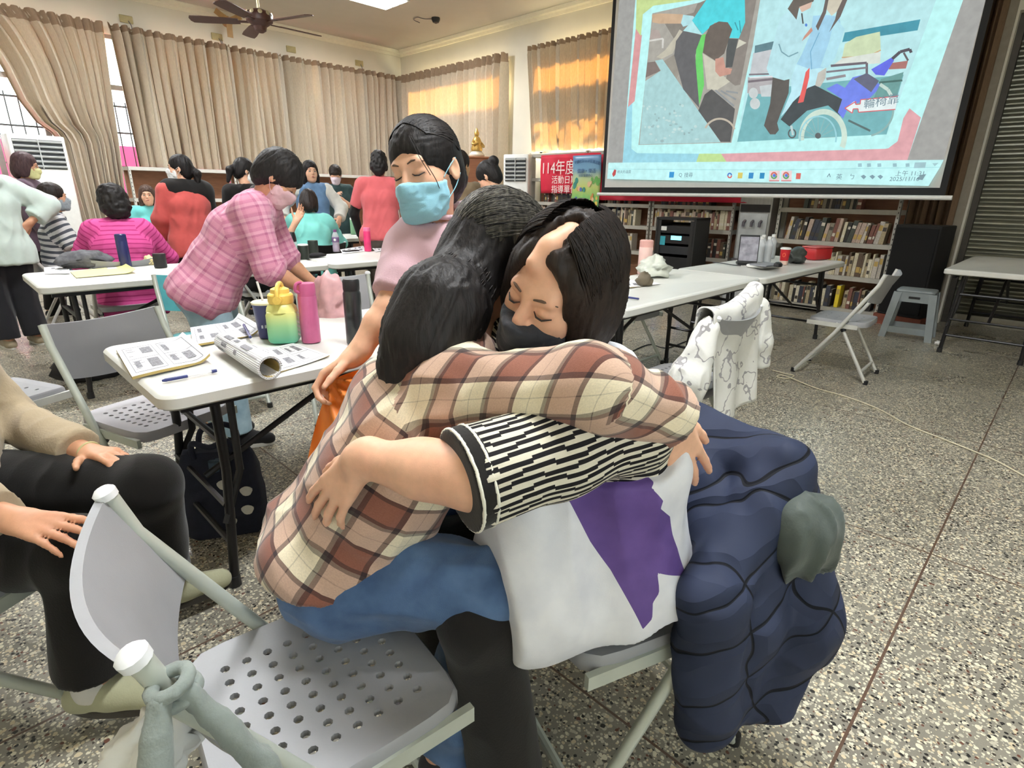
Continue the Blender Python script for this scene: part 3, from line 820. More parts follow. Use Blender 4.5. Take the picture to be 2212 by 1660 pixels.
# ================================================================== projector screen with the slide shown on it
def projector_screen():
    X = 6.90
    yl, yr = P(1299, 413, x=X).y, P(2040, 428, x=X).y
    zb, zt = 1.335, CZ - .12
    t = thing('projector_screen', 'large projector screen showing a wheelchair training slide', 'projector screen', (X, (yl + yr) / 2, 0))
    MB().box((X, (yl + yr) / 2, (zb + zt) / 2), (.004, yl - yr, zt - zb)).build('screen_border', mat('screen_black', (16, 16, 18), .7), t)
    m = .055
    MB().box((X - .0035, (yl + yr) / 2, (zb + zt) / 2 + .02), (.002, yl - yr - 2 * m, zt - zb - .10)).build('screen_fabric', mat('screen_fabric', (214, 212, 208), .85, .02), t)
    MB().tube([(X, yl + .06, zb - .02), (X, yr - .06, zb - .02)], .022, 12).build('bottom_bar', MT_white, t, smooth=True)
    MB().rbox((X, (yl + yr) / 2, CZ - .20), (.14, yl - yr + .2, .14), .02).build('case', MT_white, t)
    # everything below lies flat on the fabric, as the projector throws it there
    mats, idx, b = [], {}, MB(); lay = [0]
    def col(c):
        if c not in idx:
            mm = bpy.data.materials.new('projected_light'); q = NT(mm)
            q.p.inputs['Base Color'].default_value = (.02, .02, .02, 1); q.p.inputs['Roughness'].default_value = .8; q.p.inputs['Specular IOR Level'].default_value = 0
            n = q.noise(q.coord('Object'), 14, 3)
            c = tuple(v * .86 + w_ * .14 for v, w_ in zip(c, (205, 232, 232))); l = lin(c); q.ln(q.ramp(n, [(.3, tuple(v * .9 for v in l)), (.7, tuple(min(1, v * 1.06) for v in l))]), q.p.inputs['Emission Color'])
            q.p.inputs['Emission Strength'].default_value = EMIT
            idx[c] = len(mats); mats.append(mm)
        return idx[c]
    def S(c, pts, k='C'):
        lay[0] += 1
        f = {'A': lambda p: (1360 + p[0] / 5.186, p[1] / 5.186), 'B': lambda p: (1580 + p[0] / 5.267, p[1] / 5.267), 'C': lambda p: (1300 + p[0] / 2.4254, p[1] / 2.4254), 'P': lambda p: p}[k]
        b.m = col(c); q = [P(*f(p), x=X - .006 - lay[0] * .00025) for p in pts]; b.poly([Vector((p.x, p.y, min(p.z, zt - .06))) for p in q])
    def ell(c, cx, cy, rx, ry, k, rot=0, n=20):
        S(c, [(cx + rx * math.cos(a) * math.cos(rot) - ry * math.sin(a) * math.sin(rot), cy + rx * math.cos(a) * math.sin(rot) + ry * math.sin(a) * math.cos(rot)) for a in [2 * math.pi * i / n for i in range(n)]], k)
    def ring(c, cx, cy, rx, ry, th, k, rot=0, a0=0, a1=6.2832, n=26):
        for i in range(n):
            q = []
            for a, s in ((a0 + (a1 - a0) * i / n, 1), (a0 + (a1 - a0) * (i + 1) / n, 1), (a0 + (a1 - a0) * (i + 1) / n, 0), (a0 + (a1 - a0) * i / n, 0)):
                x_, y_ = (rx - th * (1 - s)) * math.cos(a), (ry - th * (1 - s)) * math.sin(a)
                q.append((cx + x_ * math.cos(rot) - y_ * math.sin(rot), cy + x_ * math.sin(rot) + y_ * math.cos(rot)))
            S(c, q, k); lay[0] -= 1
        lay[0] += 1
    def strip(c, pts, w_, k):
        for (a, e) in zip(pts[:-1], pts[1:]):
            dx, dy = e[0] - a[0], e[1] - a[1]; L = math.hypot(dx, dy) or 1; nx, ny = -dy / L * w_ / 2, dx / L * w_ / 2
            S(c, [(a[0] + nx, a[1] + ny), (e[0] + nx, e[1] + ny), (e[0] - nx, e[1] - ny), (a[0] - nx, a[1] - ny)], k); lay[0] -= 1
        lay[0] += 1
    G = (160, 156, 152)
    S(G, [(108, -250), (2075, -250), (1790, 845), (30, 860)])                         # unlit part of the beam
    CY, CY2 = (190, 250, 248), (184, 236, 240)
    S(CY, [(195, -250), (1980, -250), (1600, 840), (108, 860)])                        # slide
    S((150, 214, 232), [(135, 555), (160, 530), (155, 780), (185, 803), (520, 806), (497, 856), (108, 858)])
    S((222, 150, 150), [(178, 150), (210, 185), (172, 530), (137, 562)])
    S((200, 220, 140), [(195, -250), (640, -250), (540, -8), (270, 30), (215, 75), (205, 190), (178, 150)])
    S((192, 224, 140), [(510, 806), (625, 804), (658, 856), (492, 857)])
    S((228, 160, 166), [(625, 806), (1500, 778), (1550, 740), (1580, 620), (1612, 568), (1672, 616), (1600, 842), (658, 856)])
    S(CY, [(160, 770), (176, 798), (600, 806), (1490, 780), (1545, 745), (1585, 600), (1700, 0), (1850, -250), (600, -250), (560, -6), (270, 34), (222, 74)])
    # left picture
    S((168, 160, 150), [(255, 150), (905, 0), (1100, -300), (1560, -300), (1140, 1600), (100, 1625)], 'A')
    S((132, 122, 112), [(720, 140), (760, 40), (900, -20), (900, 330), (700, 420), (500, 440), (380, 240)], 'A')
    S((196, 186, 166), [(520, 400), (560, 330), (600, 360), (500, 560), (480, 600), (360, 660), (300, 640), (400, 560)], 'A')
    S((206, 198, 178), [(820, 600), (980, 700), (1000, 780), (1060, 860), (1150, 900), (980, 1010), (870, 1000), (840, 760)], 'A')
    S((134, 122, 114), [(1290, -100), (1420, 0), (1240, 950), (1180, 960), (1080, 880), (1210, 430), (1290, 250)], 'A')
    S((212, 206, 186), [(1225, 440), (1310, 480), (1195, 545)], 'A')
    S((150, 140, 128), [(380, 690), (500, 610), (560, 820), (520, 890)], 'A')
    S((168, 210, 212), [(285, 680), (370, 665), (1020, 1595), (110, 1620), (175, 910), (350, 790)], 'A')
    for k in range(46):
        rr = random.Random(k); vx = rr.uniform(150, 800); vy = 1590 - (1 - rr.random() ** 1.4) * 420
        if vx < 150 + (vy - 700) * .93: ell((196, 224, 222) if k % 3 else (150, 180, 182), vx, vy, rr.uniform(8, 22), rr.uniform(7, 18), 'A', n=9)
    S((106, 66, 60), [(180, 860), (195, 640), (320, 780)], 'A') if False else S((122, 104, 98), [(178, 870), (200, 700), (285, 690), (345, 795)], 'A')
    S((206, 168, 134), [(250, 165), (340, 150), (600, 160), (590, 265), (330, 265), (255, 250)], 'A')
    S((178, 158, 150), [(222, 440), (250, 330), (330, 340), (355, 425)], 'A'); strip((216, 210, 202), [(220, 458), (375, 432), (370, 540)], 20, 'A')
    S((176, 222, 228), [(600, 165), (715, 180), (760, 250), (600, 300), (575, 260)], 'A')
    S((70, 214, 226), [(900, -60), (1290, -60), (1295, 250), (1225, 430), (1115, 425), (960, 250), (815, 385), (700, 230)], 'A')
    S((180, 232, 236), [(700, 235), (815, 390), (600, 345)], 'A')
    strip((48, 150, 164), [(1180, 250), (1215, 340)], 14, 'A'); strip((48, 150, 164), [(1230, 230), (1245, 370)], 12, 'A')
    S((92, 88, 90), [(600, 345), (810, 395), (735, 620), (760, 900), (780, 1210), (600, 1000), (500, 620), (520, 460)], 'A')
    S((100, 210, 92), [(810, 390), (870, 380), (815, 600), (835, 950), (780, 1180), (740, 700), (745, 560)], 'A')
    S((98, 84, 76), [(900, 290), (1000, 240), (1100, 250), (1150, 330), (1060, 600), (960, 680), (820, 590), (850, 400)], 'A')
    S((74, 74, 74), [(1110, 430), (1215, 435), (1150, 750), (1075, 760), (1085, 560)], 'A')
    S((204, 144, 126), [(960, 660), (1050, 640), (1075, 760), (1150, 770), (1130, 830), (1010, 860), (960, 800)], 'A')
    S((78, 74, 74), [(920, 1000), (1180, 1220), (1130, 1590), (1020, 1590), (770, 1240), (840, 1060)], 'A')
    for k in range(3): strip((142, 144, 146), [(960 + k * 60, 1010 - k * 4 + k * 10), (1170 + k * 22, 1190 - k * 74)], 20, 'A')
    ring((196, 180, 160), 1010, 1520, 190, 200, 22, 'A', 0, 3.6, 5.9)
    # right picture
    S((184, 232, 236), [(360, -200), (2420, -250), (1765, 1530), (65, 1615)], 'B')
    S((110, 176, 182), [(200, 1030), (1960, 850), (1765, 1530), (65, 1615)], 'B')
    S((196, 196, 200), [(250, 600), (470, 560), (470, 820), (210, 850)], 'B'); S((176, 168, 170), [(190, 880), (470, 860), (470, 1080), (180, 1060)], 'B')
    strip((120, 108, 116), [(200, 850), (480, 840)], 20, 'B'); strip((112, 98, 106), [(190, 930), (470, 900)], 26, 'B'); strip((230, 228, 232), [(205, 885), (470, 870)], 14, 'B')
    S((200, 206, 208), [(320, 980), (460, 960), (470, 1100), (340, 1100)], 'B'); ell((208, 212, 212), 250, 1060, 52, 62, 'B'); ell((206, 212, 212), 268, 1180, 58, 64, 'B')
    S((86, 120, 130), [(268, 520), (480, 470), (470, 560), (262, 605)], 'B')
    S((58, 142, 164), [(1290, 370), (2150, 220), (2118, 345), (1680, 412), (1260, 480)], 'B')
    S((208, 222, 178), [(1290, 500), (1420, 420), (1690, 360), (1700, 580), (1580, 630), (1260, 655)], 'B')
    strip((206, 164, 118), [(1255, 655), (1560, 640), (1700, 570)], 14, 'B'); S((222, 226, 216), [(1260, 665), (1700, 590), (1690, 720), (1130, 760)], 'B')
    strip((100, 88, 98), [(1130, 750), (1540, 715), (1540, 870)], 28, 'B'); strip((120, 110, 120), [(1080, 820), (1540, 770)], 22, 'B'); strip((140, 130, 136), [(1080, 900), (1300, 860)], 30, 'B')
    S((98, 150, 146), [(1700, 900), (1960, 820), (1880, 1100), (1620, 1120)], 'B'); S((170, 104, 98), [(1800, 720), (2010, 690), (1985, 780), (1790, 790)], 'B'); strip((60, 96, 90), [(1680, 940), (1945, 915)], 22, 'B')
    S((184, 228, 236), [(640, 130), (720, 120), (930, 180), (900, 300), (740, 720), (670, 880), (560, 915), (430, 850), (400, 780), (480, 480), (520, 330), (560, 200)], 'B')
    strip((116, 160, 172), [(540, 500), (570, 590), (650, 645), (760, 595)], 14, 'B')
    S((160, 210, 238), [(930, 180), (1080, 170), (1230, 190), (1260, 420), (1170, 640), (1080, 760), (900, 820), (740, 730), (800, 620), (900, 380)], 'B')
    S((176, 226, 240), [(1180, 200), (1290, 330), (1180, 660), (1090, 770), (1010, 760), (1110, 480)], 'B')
    strip((110, 170, 206), [(1000, 370), (900, 590), (915, 820)], 10, 'B')
    S((188, 234, 246), [(740, 730), (900, 790), (1030, 770), (960, 980), (840, 1020), (640, 1250), (560, 1330), (680, 1040), (680, 880)], 'B')
    S((84, 76, 72), [(470, 880), (600, 915), (660, 900), (650, 1060), (560, 1290), (520, 1400), (540, 1480), (500, 1530), (440, 1530), (370, 1430), (440, 1180)], 'B')
    S((96, 84, 76), [(640, 100), (720, -30), (960, -40), (930, 20), (770, 90), (740, 225), (690, 160)], 'B')
    S((222, 182, 162), [(770, 80), (920, 20), (900, 90), (800, 140)], 'B'); strip((70, 64, 60), [(800, 150), (815, 270)], 16, 'B'); ell((70, 120, 210), 850, 285, 14, 18, 'B')
    S((206, 140, 120), [(800, 470), (830, 410), (910, 310), (925, 350), (880, 400)], 'B')
    S((212, 200, 178), [(1090, -40), (1290, -40), (1200, 130), (1140, 180), (1085, 110)], 'B')
    S((98, 84, 80), [(1080, -60), (1110, -30), (1075, 150), (985, 350), (960, 300), (1040, 130)], 'B')
    S((98, 84, 80), [(1290, -60), (1330, -30), (1240, 190), (1110, 370), (1180, 220), (1200, 130)], 'B')
    S((196, 190, 180), [(985, 830), (1080, 770), (1070, 890), (1010, 990), (950, 980)], 'B')
    S((56, 60, 64), [(870, 1000), (950, 970), (1280, 1140), (1240, 1320), (1100, 1200), (860, 1260), (660, 1440), (560, 1360), (700, 1160)], 'B')
    S((234, 84, 80), [(845, 820), (890, 770), (885, 880), (820, 1160), (755, 1175), (800, 1020)], 'B')
    S((106, 124, 238), [(1080, 1010), (1200, 950), (1290, 1000), (1380, 880), (1500, 850), (1690, 960), (1650, 1040), (1560, 1130), (1340, 1200), (1270, 1350), (1210, 1280), (1260, 1130)], 'B')
    S((92, 92, 116), [(1390, 900), (1540, 830), (1680, 920), (1590, 1050), (1470, 960)], 'B'); S((92, 98, 236), [(1590, 790), (1830, 650), (1850, 690), (1740, 860), (1640, 850)], 'B')
    strip((74, 66, 76), [(1830, 670), (1920, 590), (2030, 560), (2045, 600)], 34, 'B'); strip((90, 80, 84), [(1960, 600), (2010, 690)], 24, 'B')
    ring((206, 226, 210), 1040, 1560, 275, 320, 62, 'B', .12, 2.9, 6.6, 40); ring((150, 210, 220), 985, 1570, 215, 255, 18, 'B', .1, 2.9, 6.4, 36)
    for k in range(9): strip((150, 176, 172), [(985, 1570), (985 + 195 * math.cos(3.2 + k * .38), 1570 + 235 * math.sin(3.2 + k * .38))], 5, 'B')
    ell((84, 88, 90), 985, 1545, 34, 34, 'B'); ring((78, 82, 84), 690, 1520, 48, 56, 16, 'B'); strip((190, 210, 210), [(680, 1430), (700, 1540)], 26, 'B')
    ring((140, 176, 172), 1560, 1290, 300, 260, 22, 'B', -.5, -.2, 1.9, 22); strip((80, 100, 100), [(1330, 1370), (1580, 1490)], 24, 'B')
    strip((196, 218, 208), [(1690, 960), (1780, 1020), (1820, 1090)], 40, 'B')
    S((236, 246, 246), [(1290, 1232), (1400, 1150), (1405, 1190), (1470, 1180), (1475, 1130), (1895, 1092), (1865, 1245), (1445, 1278), (1440, 1235), (1388, 1240), (1380, 1290)], 'B')
    strip((222, 84, 92), [(1290, 1232), (1415, 1155), (1415, 1190), (1465, 1185), (1470, 1135), (1895, 1094)], 11, 'B'); strip((222, 84, 92), [(1290, 1232), (1375, 1288), (1385, 1240), (1440, 1238), (1445, 1278), (1865, 1245)], 11, 'B')
    # desktop bar under the slide
    S((196, 250, 250), [(35, 853), (1792, 838), (1770, 880), (1712, 975), (28, 938)])
    strip((160, 222, 226), [(34, 886), (900, 892), (1775, 876)], 3, 'C')
    for x_, c in ((366, (38, 140, 210)), (725, (220, 200, 90)), (782, (40, 130, 200)), (840, (30, 130, 190)), (1030, (220, 90, 80))):
        S(c, [(x_ - 11, 901 + (x_ - 366) * .01), (x_ + 14, 901 + (x_ - 366) * .01), (x_ + 10, 931 + (x_ - 366) * .012), (x_ - 14, 931 + (x_ - 366) * .012)])
    for x_ in (905, 968):
        S((244, 214, 214), [(x_ - 26, 895), (x_ + 28, 895), (x_ + 26, 950), (x_ - 30, 950)]); ring((210, 90, 80), x_ - 3, 920, 17, 19, 8, 'C', 0, 3.2, 6.2, 12); ring((80, 160, 90), x_ - 3, 920, 17, 19, 8, 'C', 0, 0, 3.2, 12); ell((70, 110, 220), x_ - 2, 920, 8, 9, 'C', n=10); strip((220, 110, 110), [(x_ - 28, 948), (x_ + 24, 948)], 5, 'C')
    ring((60, 110, 200), 670, 920, 13, 15, 7, 'C', 0, 3, 6.2, 10); ring((220, 90, 90), 670, 920, 13, 15, 7, 'C', 0, 0, 3, 10)
    S((196, 60, 60), [(54, 912), (66, 888), (76, 892), (72, 916), (60, 928)])
    for x_ in (1352, 1400, 1454, 1535, 1602): strip((150, 190, 200), [(x_ - 10, 866), (x_ + 10, 865)], 18, 'C')
    S((160, 196, 204), [(1640, 852), (1700, 850), (1694, 880), (1634, 882)]); S((160, 200, 206), [(1732, 856), (1764, 854), (1744, 872)])
    for x_ in (1372, 1418, 1460): S((120, 150, 164), [(x_ - 16, 924), (x_, 916), (x_ + 14, 926), (x_, 940)])
    S((120, 150, 160), [(1650, 940), (1668, 918), (1700, 912), (1680, 944)])
    img = b.build('projected_image', mats, t, fix=False)
    Rm = Matrix(((0, 0, -1), (-1, 0, 0), (0, 1, 0)))
    ink = bpy.data.materials.new('projected_ink'); q = NT(ink); q.p.inputs['Base Color'].default_value = (.02, .02, .02, 1); q.p.inputs['Emission Color'].default_value = (*lin((104, 132, 146)), 1); q.p.inputs['Emission Strength'].default_value = EMIT
    xx = X - .006 - (lay[0] + 2) * .00025
    def tx(s, px, py, size, tilt=0.0): text_mesh('projected_text', s, Rm @ Matrix.Rotation(tilt, 3, 'Z'), P(px, py, x=xx), size, ink, t)
    tx('輪椅靠', 1580 + 1500 / 5.267, 1232 / 5.267, .10, .09)
    tx('搜尋', 1300 + 430 / 2.4254, 927 / 2.4254, .06); tx('上午 11:31', 1300 + 1535 / 2.4254, 921 / 2.4254, .055); tx('2025/11/16', 1300 + 1505 / 2.4254, 949 / 2.4254, .055)
    tx('英', 1300 + 1225 / 2.4254, 938 / 2.4254, .06); tx('ㄅ', 1300 + 1292 / 2.4254, 938 / 2.4254, .06); tx('明天的溫度', 1300 + 80 / 2.4254, 908 / 2.4254, .045); tx('^', 1300 + 1175 / 2.4254, 942 / 2.4254, .09); tx('Q', 1300 + 402 / 2.4254, 926 / 2.4254, .06); tx('COPD', 1300 + 78 / 2.4254, 927 / 2.4254, .045) if False else None
EMIT = 0.84
projector_screen()
# ================================================================== folding tables and chairs
MT_tabtop = mat('white_table_plastic', (216, 216, 210), 0.35, 0.03, 5, bump=.05, bscale=300)
MT_blacksteel = mat('black_steel', (34, 32, 33), 0.35, 0.1, metal=.3)
def folding_table(x0, x1, y0, y1, rz=0.0, label='', zt=.74, bend=True):
    """white moulded top, two black folding leg frames and diagonal braces"""
    wd, dp = x1 - x0, y1 - y0
    t = thing('folding_table', label, 'table', ((x0 + x1) / 2, (y0 + y1) / 2, 0), rz, 'white folding tables')
    b = MB()
    r = .055; a, c = wd / 2, dp / 2
    def ring(ins, z):
        o = []
        for cx, cy, a0 in ((a - r, c - r, 0), (-a + r, c - r, 90), (-a + r, -c + r, 180), (a - r, -c + r, 270)):
            for k in range(7):
                th = math.radians(a0 + 15 * k); rr = max(r - ins, .004); o.append(Vector((cx + rr * math.cos(th), cy + rr * math.sin(th), z)))
        return o
    b.loft([ring(.012, zt - .048), ring(.0, zt - .040), ring(.0, zt - .010), ring(.006, zt - .003), ring(.013, zt), ring(.030, zt), ring(.036, zt - .0025)])
    b.build('tabletop', MT_tabtop, t, world=False, smooth=True)
    b = MB()
    for sy in (-1, 1): b.box((0, sy * (c - .08), zt - .062), (wd - .12, .022, .03))
    b.build('under_frame', MT_blacksteel, t, world=False)
    for sx in (-1, 1):
        lx = sx * (a - .17)
        b = MB()
        for sy in (-1, 1):
            yy = sy * (c - .12)
            b.tube([(lx, yy * .94, zt - .05), (lx + sx * .0, yy, .42), (lx + sx * .035, yy * 1.06, .02), ], .0155, 10)
            b.tube([(lx - sx * .05, yy * .90, zt - .05), (lx - sx * .045, yy * .94, .40), (lx + sx * .03, yy * 1.05, .24)], .0125, 8)
        b.tube([(lx + sx * .025, -(c - .115), .16), (lx + sx * .025, c - .115, .16)], .011, 8)
        b.tube([(lx, -(c - .12), .52), (lx, c - .12, .52)], .011, 8)
        lf = b.build('leg_frame', MT_blacksteel, t, world=False, smooth=True)
        for sy in (-1, 1):
            b = MB(); b.lathe([(0, 0), (.021, 0), (.02, .04), (0, .042)], (lx + sx * .036, sy * (c - .12) * 1.06, 0), n=10)
            b.build('rubber_foot', MT_black, lf, world=False, smooth=True)
        b = MB(); b.tube([(lx, 0, .30), (sx * (a - .98), 0, zt - .06)], .012, 8); b.tube([(lx + sx * .02, -(c - .115), .30), (lx + sx * .02, c - .115, .30)], .010, 6)
        b.build('brace', MT_blacksteel, t, world=False, smooth=True)
    return t
folding_table(.345, 2.16, 1.68, 2.43, 0, 'white folding table with booklets and drink bottles beside the hugging pair')
folding_table(.375, 2.20, 4.20, 4.98, 0, 'white folding table with a dark blue bottle behind the empty chair')
folding_table(2.235, 4.05, 4.20, 4.95, 0, 'white folding table in the middle row, joined end to end under the pink tumbler')
folding_table(2.36, 4.15, 1.56, 2.28, .01, 'nearer of the two long white tables in front of the bookcases')
folding_table(4.16, 5.98, 1.53, 2.25, -.02, 'white folding table with the red cup and tablet stand by the bookcases')
folding_table(6.02, 7.84, .02, .78, 0, 'white folding table standing along the metal shutter at the right')
folding_table(1.18, 2.99, 7.45, 8.2, 0, 'white folding table in the back row by the pink knit sweater')
folding_table(2.42, 4.25, 6.55, 7.3, 0, 'white folding table in the back row before the girl in the varsity jacket')

MT_seat = mat('grey_chair_plastic', (148, 149, 152), 0.5, 0.04, 10, bump=.06, bscale=260)
MT_seatd = mat('dark_grey_chair_plastic', (112, 112, 114), 0.55, 0.04, 10, bump=.06, bscale=260)
MT_seatl = mat('light_grey_chair_plastic', (164, 162, 166), 0.5, 0.04, 10, bump=.06, bscale=260)
MT_tubeg = mat('pale_green_grey_tube', (186, 192, 182), 0.35, 0.05, metal=.2)
MT_tubew = mat('pale_tube', (206, 206, 200), 0.35, 0.05, metal=.2)
MT_cap = mat('white_tube_cap', (236, 238, 240), 0.4)
def hole_grid_seat(w_, d_, h_, nx, ny):
    """moulded seat with true holes: plate ring-filled around circular openings, local origin at its top centre"""
    b = MB(); r = .0085; n = 8
    mx, my = .055, .05
    cw, cd = (w_ - 2 * mx) / nx, (d_ - 2 * my) / ny
    def topz(x, y): return -.010 * (1 - (2 * x / w_) ** 2) * (1 - (2 * y / d_) ** 2) + .004 * (2 * y / d_) ** 2 - (.012 * max(0, (y / d_ - .3) / .2) ** 2)
    def cell(x0, y0, hole):
        cx, cy = x0 + cw / 2, y0 + cd / 2
        sq = []
        for k in range(n):
            a = 2 * math.pi * k / n
            ca, sa = math.cos(a), math.sin(a); m = max(abs(ca), abs(sa)); sq.append((cx + ca / m * cw / 2, cy + sa / m * cd / 2))
        ci = [(cx + r * math.cos(2 * math.pi * k / n), cy + r * math.sin(2 * math.pi * k / n)) for k in range(n)]
        for z_off, flip in ((0, 0), (-h_, 1)):
            o = b.addv([(x, y, topz(x, y) + z_off) for x, y in sq] + [(x, y, topz(x, y) + z_off) for x, y in ci])
            for k in range(n): b.addf((o + k, o + (k + 1) % n, o + n + (k + 1) % n, o + n + k))
            if not hole:
                b.addf([o + n + k for k in range(n)])
        if hole:
            o = b.addv([(x, y, topz(x, y)) for x, y in ci] + [(x, y, topz(x, y) - h_) for x, y in ci])
            for k in range(n): b.addf((o + k, o + (k + 1) % n, o + n + (k + 1) % n, o + n + k))
    for i in range(nx):
        for j in range(ny): cell(-w_ / 2 + mx + i * cw, -d_ / 2 + my + j * cd, True)
    # rim: from the inner rectangle out to a rounded outline, then down the skirt
    N = 40; inner, outer, low = [], [], []
    rr = .06
    for k in range(N):
        a = 2 * math.pi * (k + .5) / N; ca, sa = math.cos(a), math.sin(a)
        m = max(abs(ca) / (w_ / 2 - mx), abs(sa) / (d_ / 2 - my)); x, y = ca / m, sa / m; inner.append(Vector((x, y, topz(x, y))))
        e = 7.0; s_ = (abs(ca * 2 / w_) ** e + abs(sa * 2 / d_) ** e) ** (-1 / e); outer.append((ca * s_, sa * s_))
    mid = [Vector((x * .975, y * .975, topz(x, y) + .002)) for x, y in outer]; out = [Vector((x, y, topz(x, y) - .006)) for x, y in outer]
    sk = [Vector((x * 1.004, y * 1.004, topz(x, y) - h_ - .022)) for x, y in outer]; sk2 = [Vector((x * .98, y * .98, topz(x, y) - h_ - .022)) for x, y in outer]; un = [Vector((p.x, p.y, p.z - h_)) for p in inner]
    b.loft([inner, mid, out, sk, sk2, un], caps=False)
    return b
CHAIR = {}
def chair_parts(kind):
    tube, plast, holes, capm = kind
    W_, D_ = .40, .40
    seat = hole_grid_seat(W_, D_, .012, 8 if holes else 4, 8 if holes else 4); seat.v = [p + Vector((0, 0, .44)) for p in seat.v]
    out = [('seat', seat, plast)]
    for sx in (-1, 1):
        x = sx * .215
        b = MB(); b.tube([(x, -.240, .80), (x, -.215, .72), (x, .0, .345), (x, .225, .015)], .0135, 10); out.append(('long_leg', b, tube))
        b = MB(); b.tube([(x * .88, .0, .425), (x * .88, -.05, .37), (x * .88, -.255, .015)], .0125, 10); out.append(('short_leg', b, tube))
        b = MB(); b.box((x * .93, .03, .405), (.014, .34, .032)); out.append(('seat_rail', b, tube))
        b = MB(); b.lathe([(0, .0), (.0165, .0), (.0165, .03), (0, .03)], (x, .232, 0), n=10); out.append(('rubber_foot', b, MT_black))
        b = MB(); b.lathe([(0, .0), (.0155, .0), (.0155, .03), (0, .03)], (x * .88, -.262, 0), n=10); out.append(('rubber_foot', b, MT_black))
        b = MB(); b.lathe([(0, -.012), (.018, -.012), (.018, .012), (0, .012)], (x * .88, -.05, .375), frame_z((0, .6, 1)), n=10); out.append(('hinge_cap', b, MT_black))
    b = MB(); b.tube([(-.215, .19, .065), (.215, .19, .065)], .011, 8); out.append(('front_bar', b, tube))
    b = MB(); b.tube([(-.19, -.215, .085), (.19, -.215, .085)], .011, 8); out.append(('rear_bar', b, tube))
    def back(u, v):
        x = (u - .5) * .425; z = .60 + .20 * v
        k = 1 - (2 * u - 1) ** 2
        z -= (.02 * k) * (v > .5) * (v - .5) * 2; z += (-.03 * k if v < .5 else 0) * (.5 - v) * 2
        return Vector((x, -.165 - .085 * v - .042 * k, z))
    b = MB(); b.grid(lambda u, v: back(u, v) + Vector((0, .007, 0)), 18, 6); b.grid(lambda u, v: back(u, v) - Vector((0, .007, 0)), 18, 6)
    nb = MB()
    def slab(u, v):
        return back(u, v)
    N = []
    for i in range(19): N.append((i / 18, 0))
    for i in range(1, 7): N.append((1, i / 6))
    for i in range(17, -1, -1): N.append((i / 18, 1))
    for i in range(5, 0, -1): N.append((0, i / 6))
    r1 = [back(*q) + Vector((0, .007, 0)) for q in N]; r2 = [back(*q) - Vector((0, .007, 0)) for q in N]
    b.loft([r1, r2], caps=False); out.append(('backrest', b, MT_seatd if plast is MT_seatl else plast))
    if capm:
        for sx in (-1, 1):
            b = MB(); b.lathe([(0, .0), (.017, .0), (.018, .012), (.012, .018), (0, .02)], (sx * .215, -.241, .797), frame_z((0, -.35, 1)), n=12); out.append(('tube_cap', b, MT_cap))
    return out
def folding_chair(x, y, rz, label, kind='grey', group='folding chairs', name='folding_chair', skip=()):
    kinds = {'grey': (MT_tubeg, MT_seat, True, True), 'dark': (MT_tubeg, MT_seatl, True, False), 'pale': (MT_tubew, MT_seat, False, False), 'black': (MT_blacksteel, MT_black, False, False), 'teal': (MT_tubeg, mat('teal_chair', (70, 150, 156), .5), False, False)}
    t = thing(name, label, 'chair', (x, y, 0), rz, group)
    if kind not in CHAIR:
        CHAIR[kind] = [(n, b.build(n, m, t, world=False, smooth=True, weld=(n == 'seat'))) for n, b, m in chair_parts(kinds[kind])]
    else:
        for n, src in CHAIR[kind]:
            o = bpy.data.objects.new(n, src.data); COL.objects.link(o); o.parent = t
    return t
R90 = math.pi / 2
ch_near = folding_chair(.325, .80, -R90 - .13, 'grey folding chair with a perforated seat in front, a cloth bag tied to it', 'grey')
ch_b = folding_chair(.95, .59, 1.22, 'grey folding chair under the seated woman in the white and purple vest')
folding_chair(.50, 2.50, -2.83, 'empty dark grey folding chair pushed under the left end of the booklet table', 'dark')
folding_chair(2.46, 1.25, 0.0, 'folding chair with a white marbled jacket hung over its back', 'grey')
folding_chair(4.77, 1.15, 0.04, 'empty pale folding chair standing sideways in front of the right bookcase', 'pale')
folding_chair(3.75, 2.42, math.pi, 'grey folding chair half hidden under the long table, shiny seat', 'grey')
folding_chair(2.95, 2.40, math.pi - .1, 'grey folding chair under the long table next to the seated woman', 'grey')
folding_chair(1.60, 2.98, math.pi - .35, 'grey folding chair behind the booklet table, carrying the pink bag', 'grey')
folding_chair(2.78, 5.62, 0.0, 'black folding chair under the woman in the teal shirt', 'black')
folding_chair(.98, 5.22, .0, 'folding chair under the woman in the pink knit sweater', 'pale')
folding_chair(1.08, 3.62, math.pi - .1, 'teal folding chair behind the legs of the woman in pink plaid', 'teal')
folding_chair(.04, 3.18, -1.15, 'pale folding chair at the left edge behind the dark grey chair', 'pale')
folding_chair(.80, 6.55, -1.6, 'folding chair under the woman in the striped top', 'pale')
folding_chair(-.27, 1.62, -1.02, 'folding chair under the seated person at the left edge', 'grey')

folding_chair(2.04, 5.30, -2.06, 'folding chair under the person in the black shirt', 'pale')
folding_chair(2.02, 8.42, math.pi - .1, 'folding chair under the girl in the turquoise jacket', 'pale')
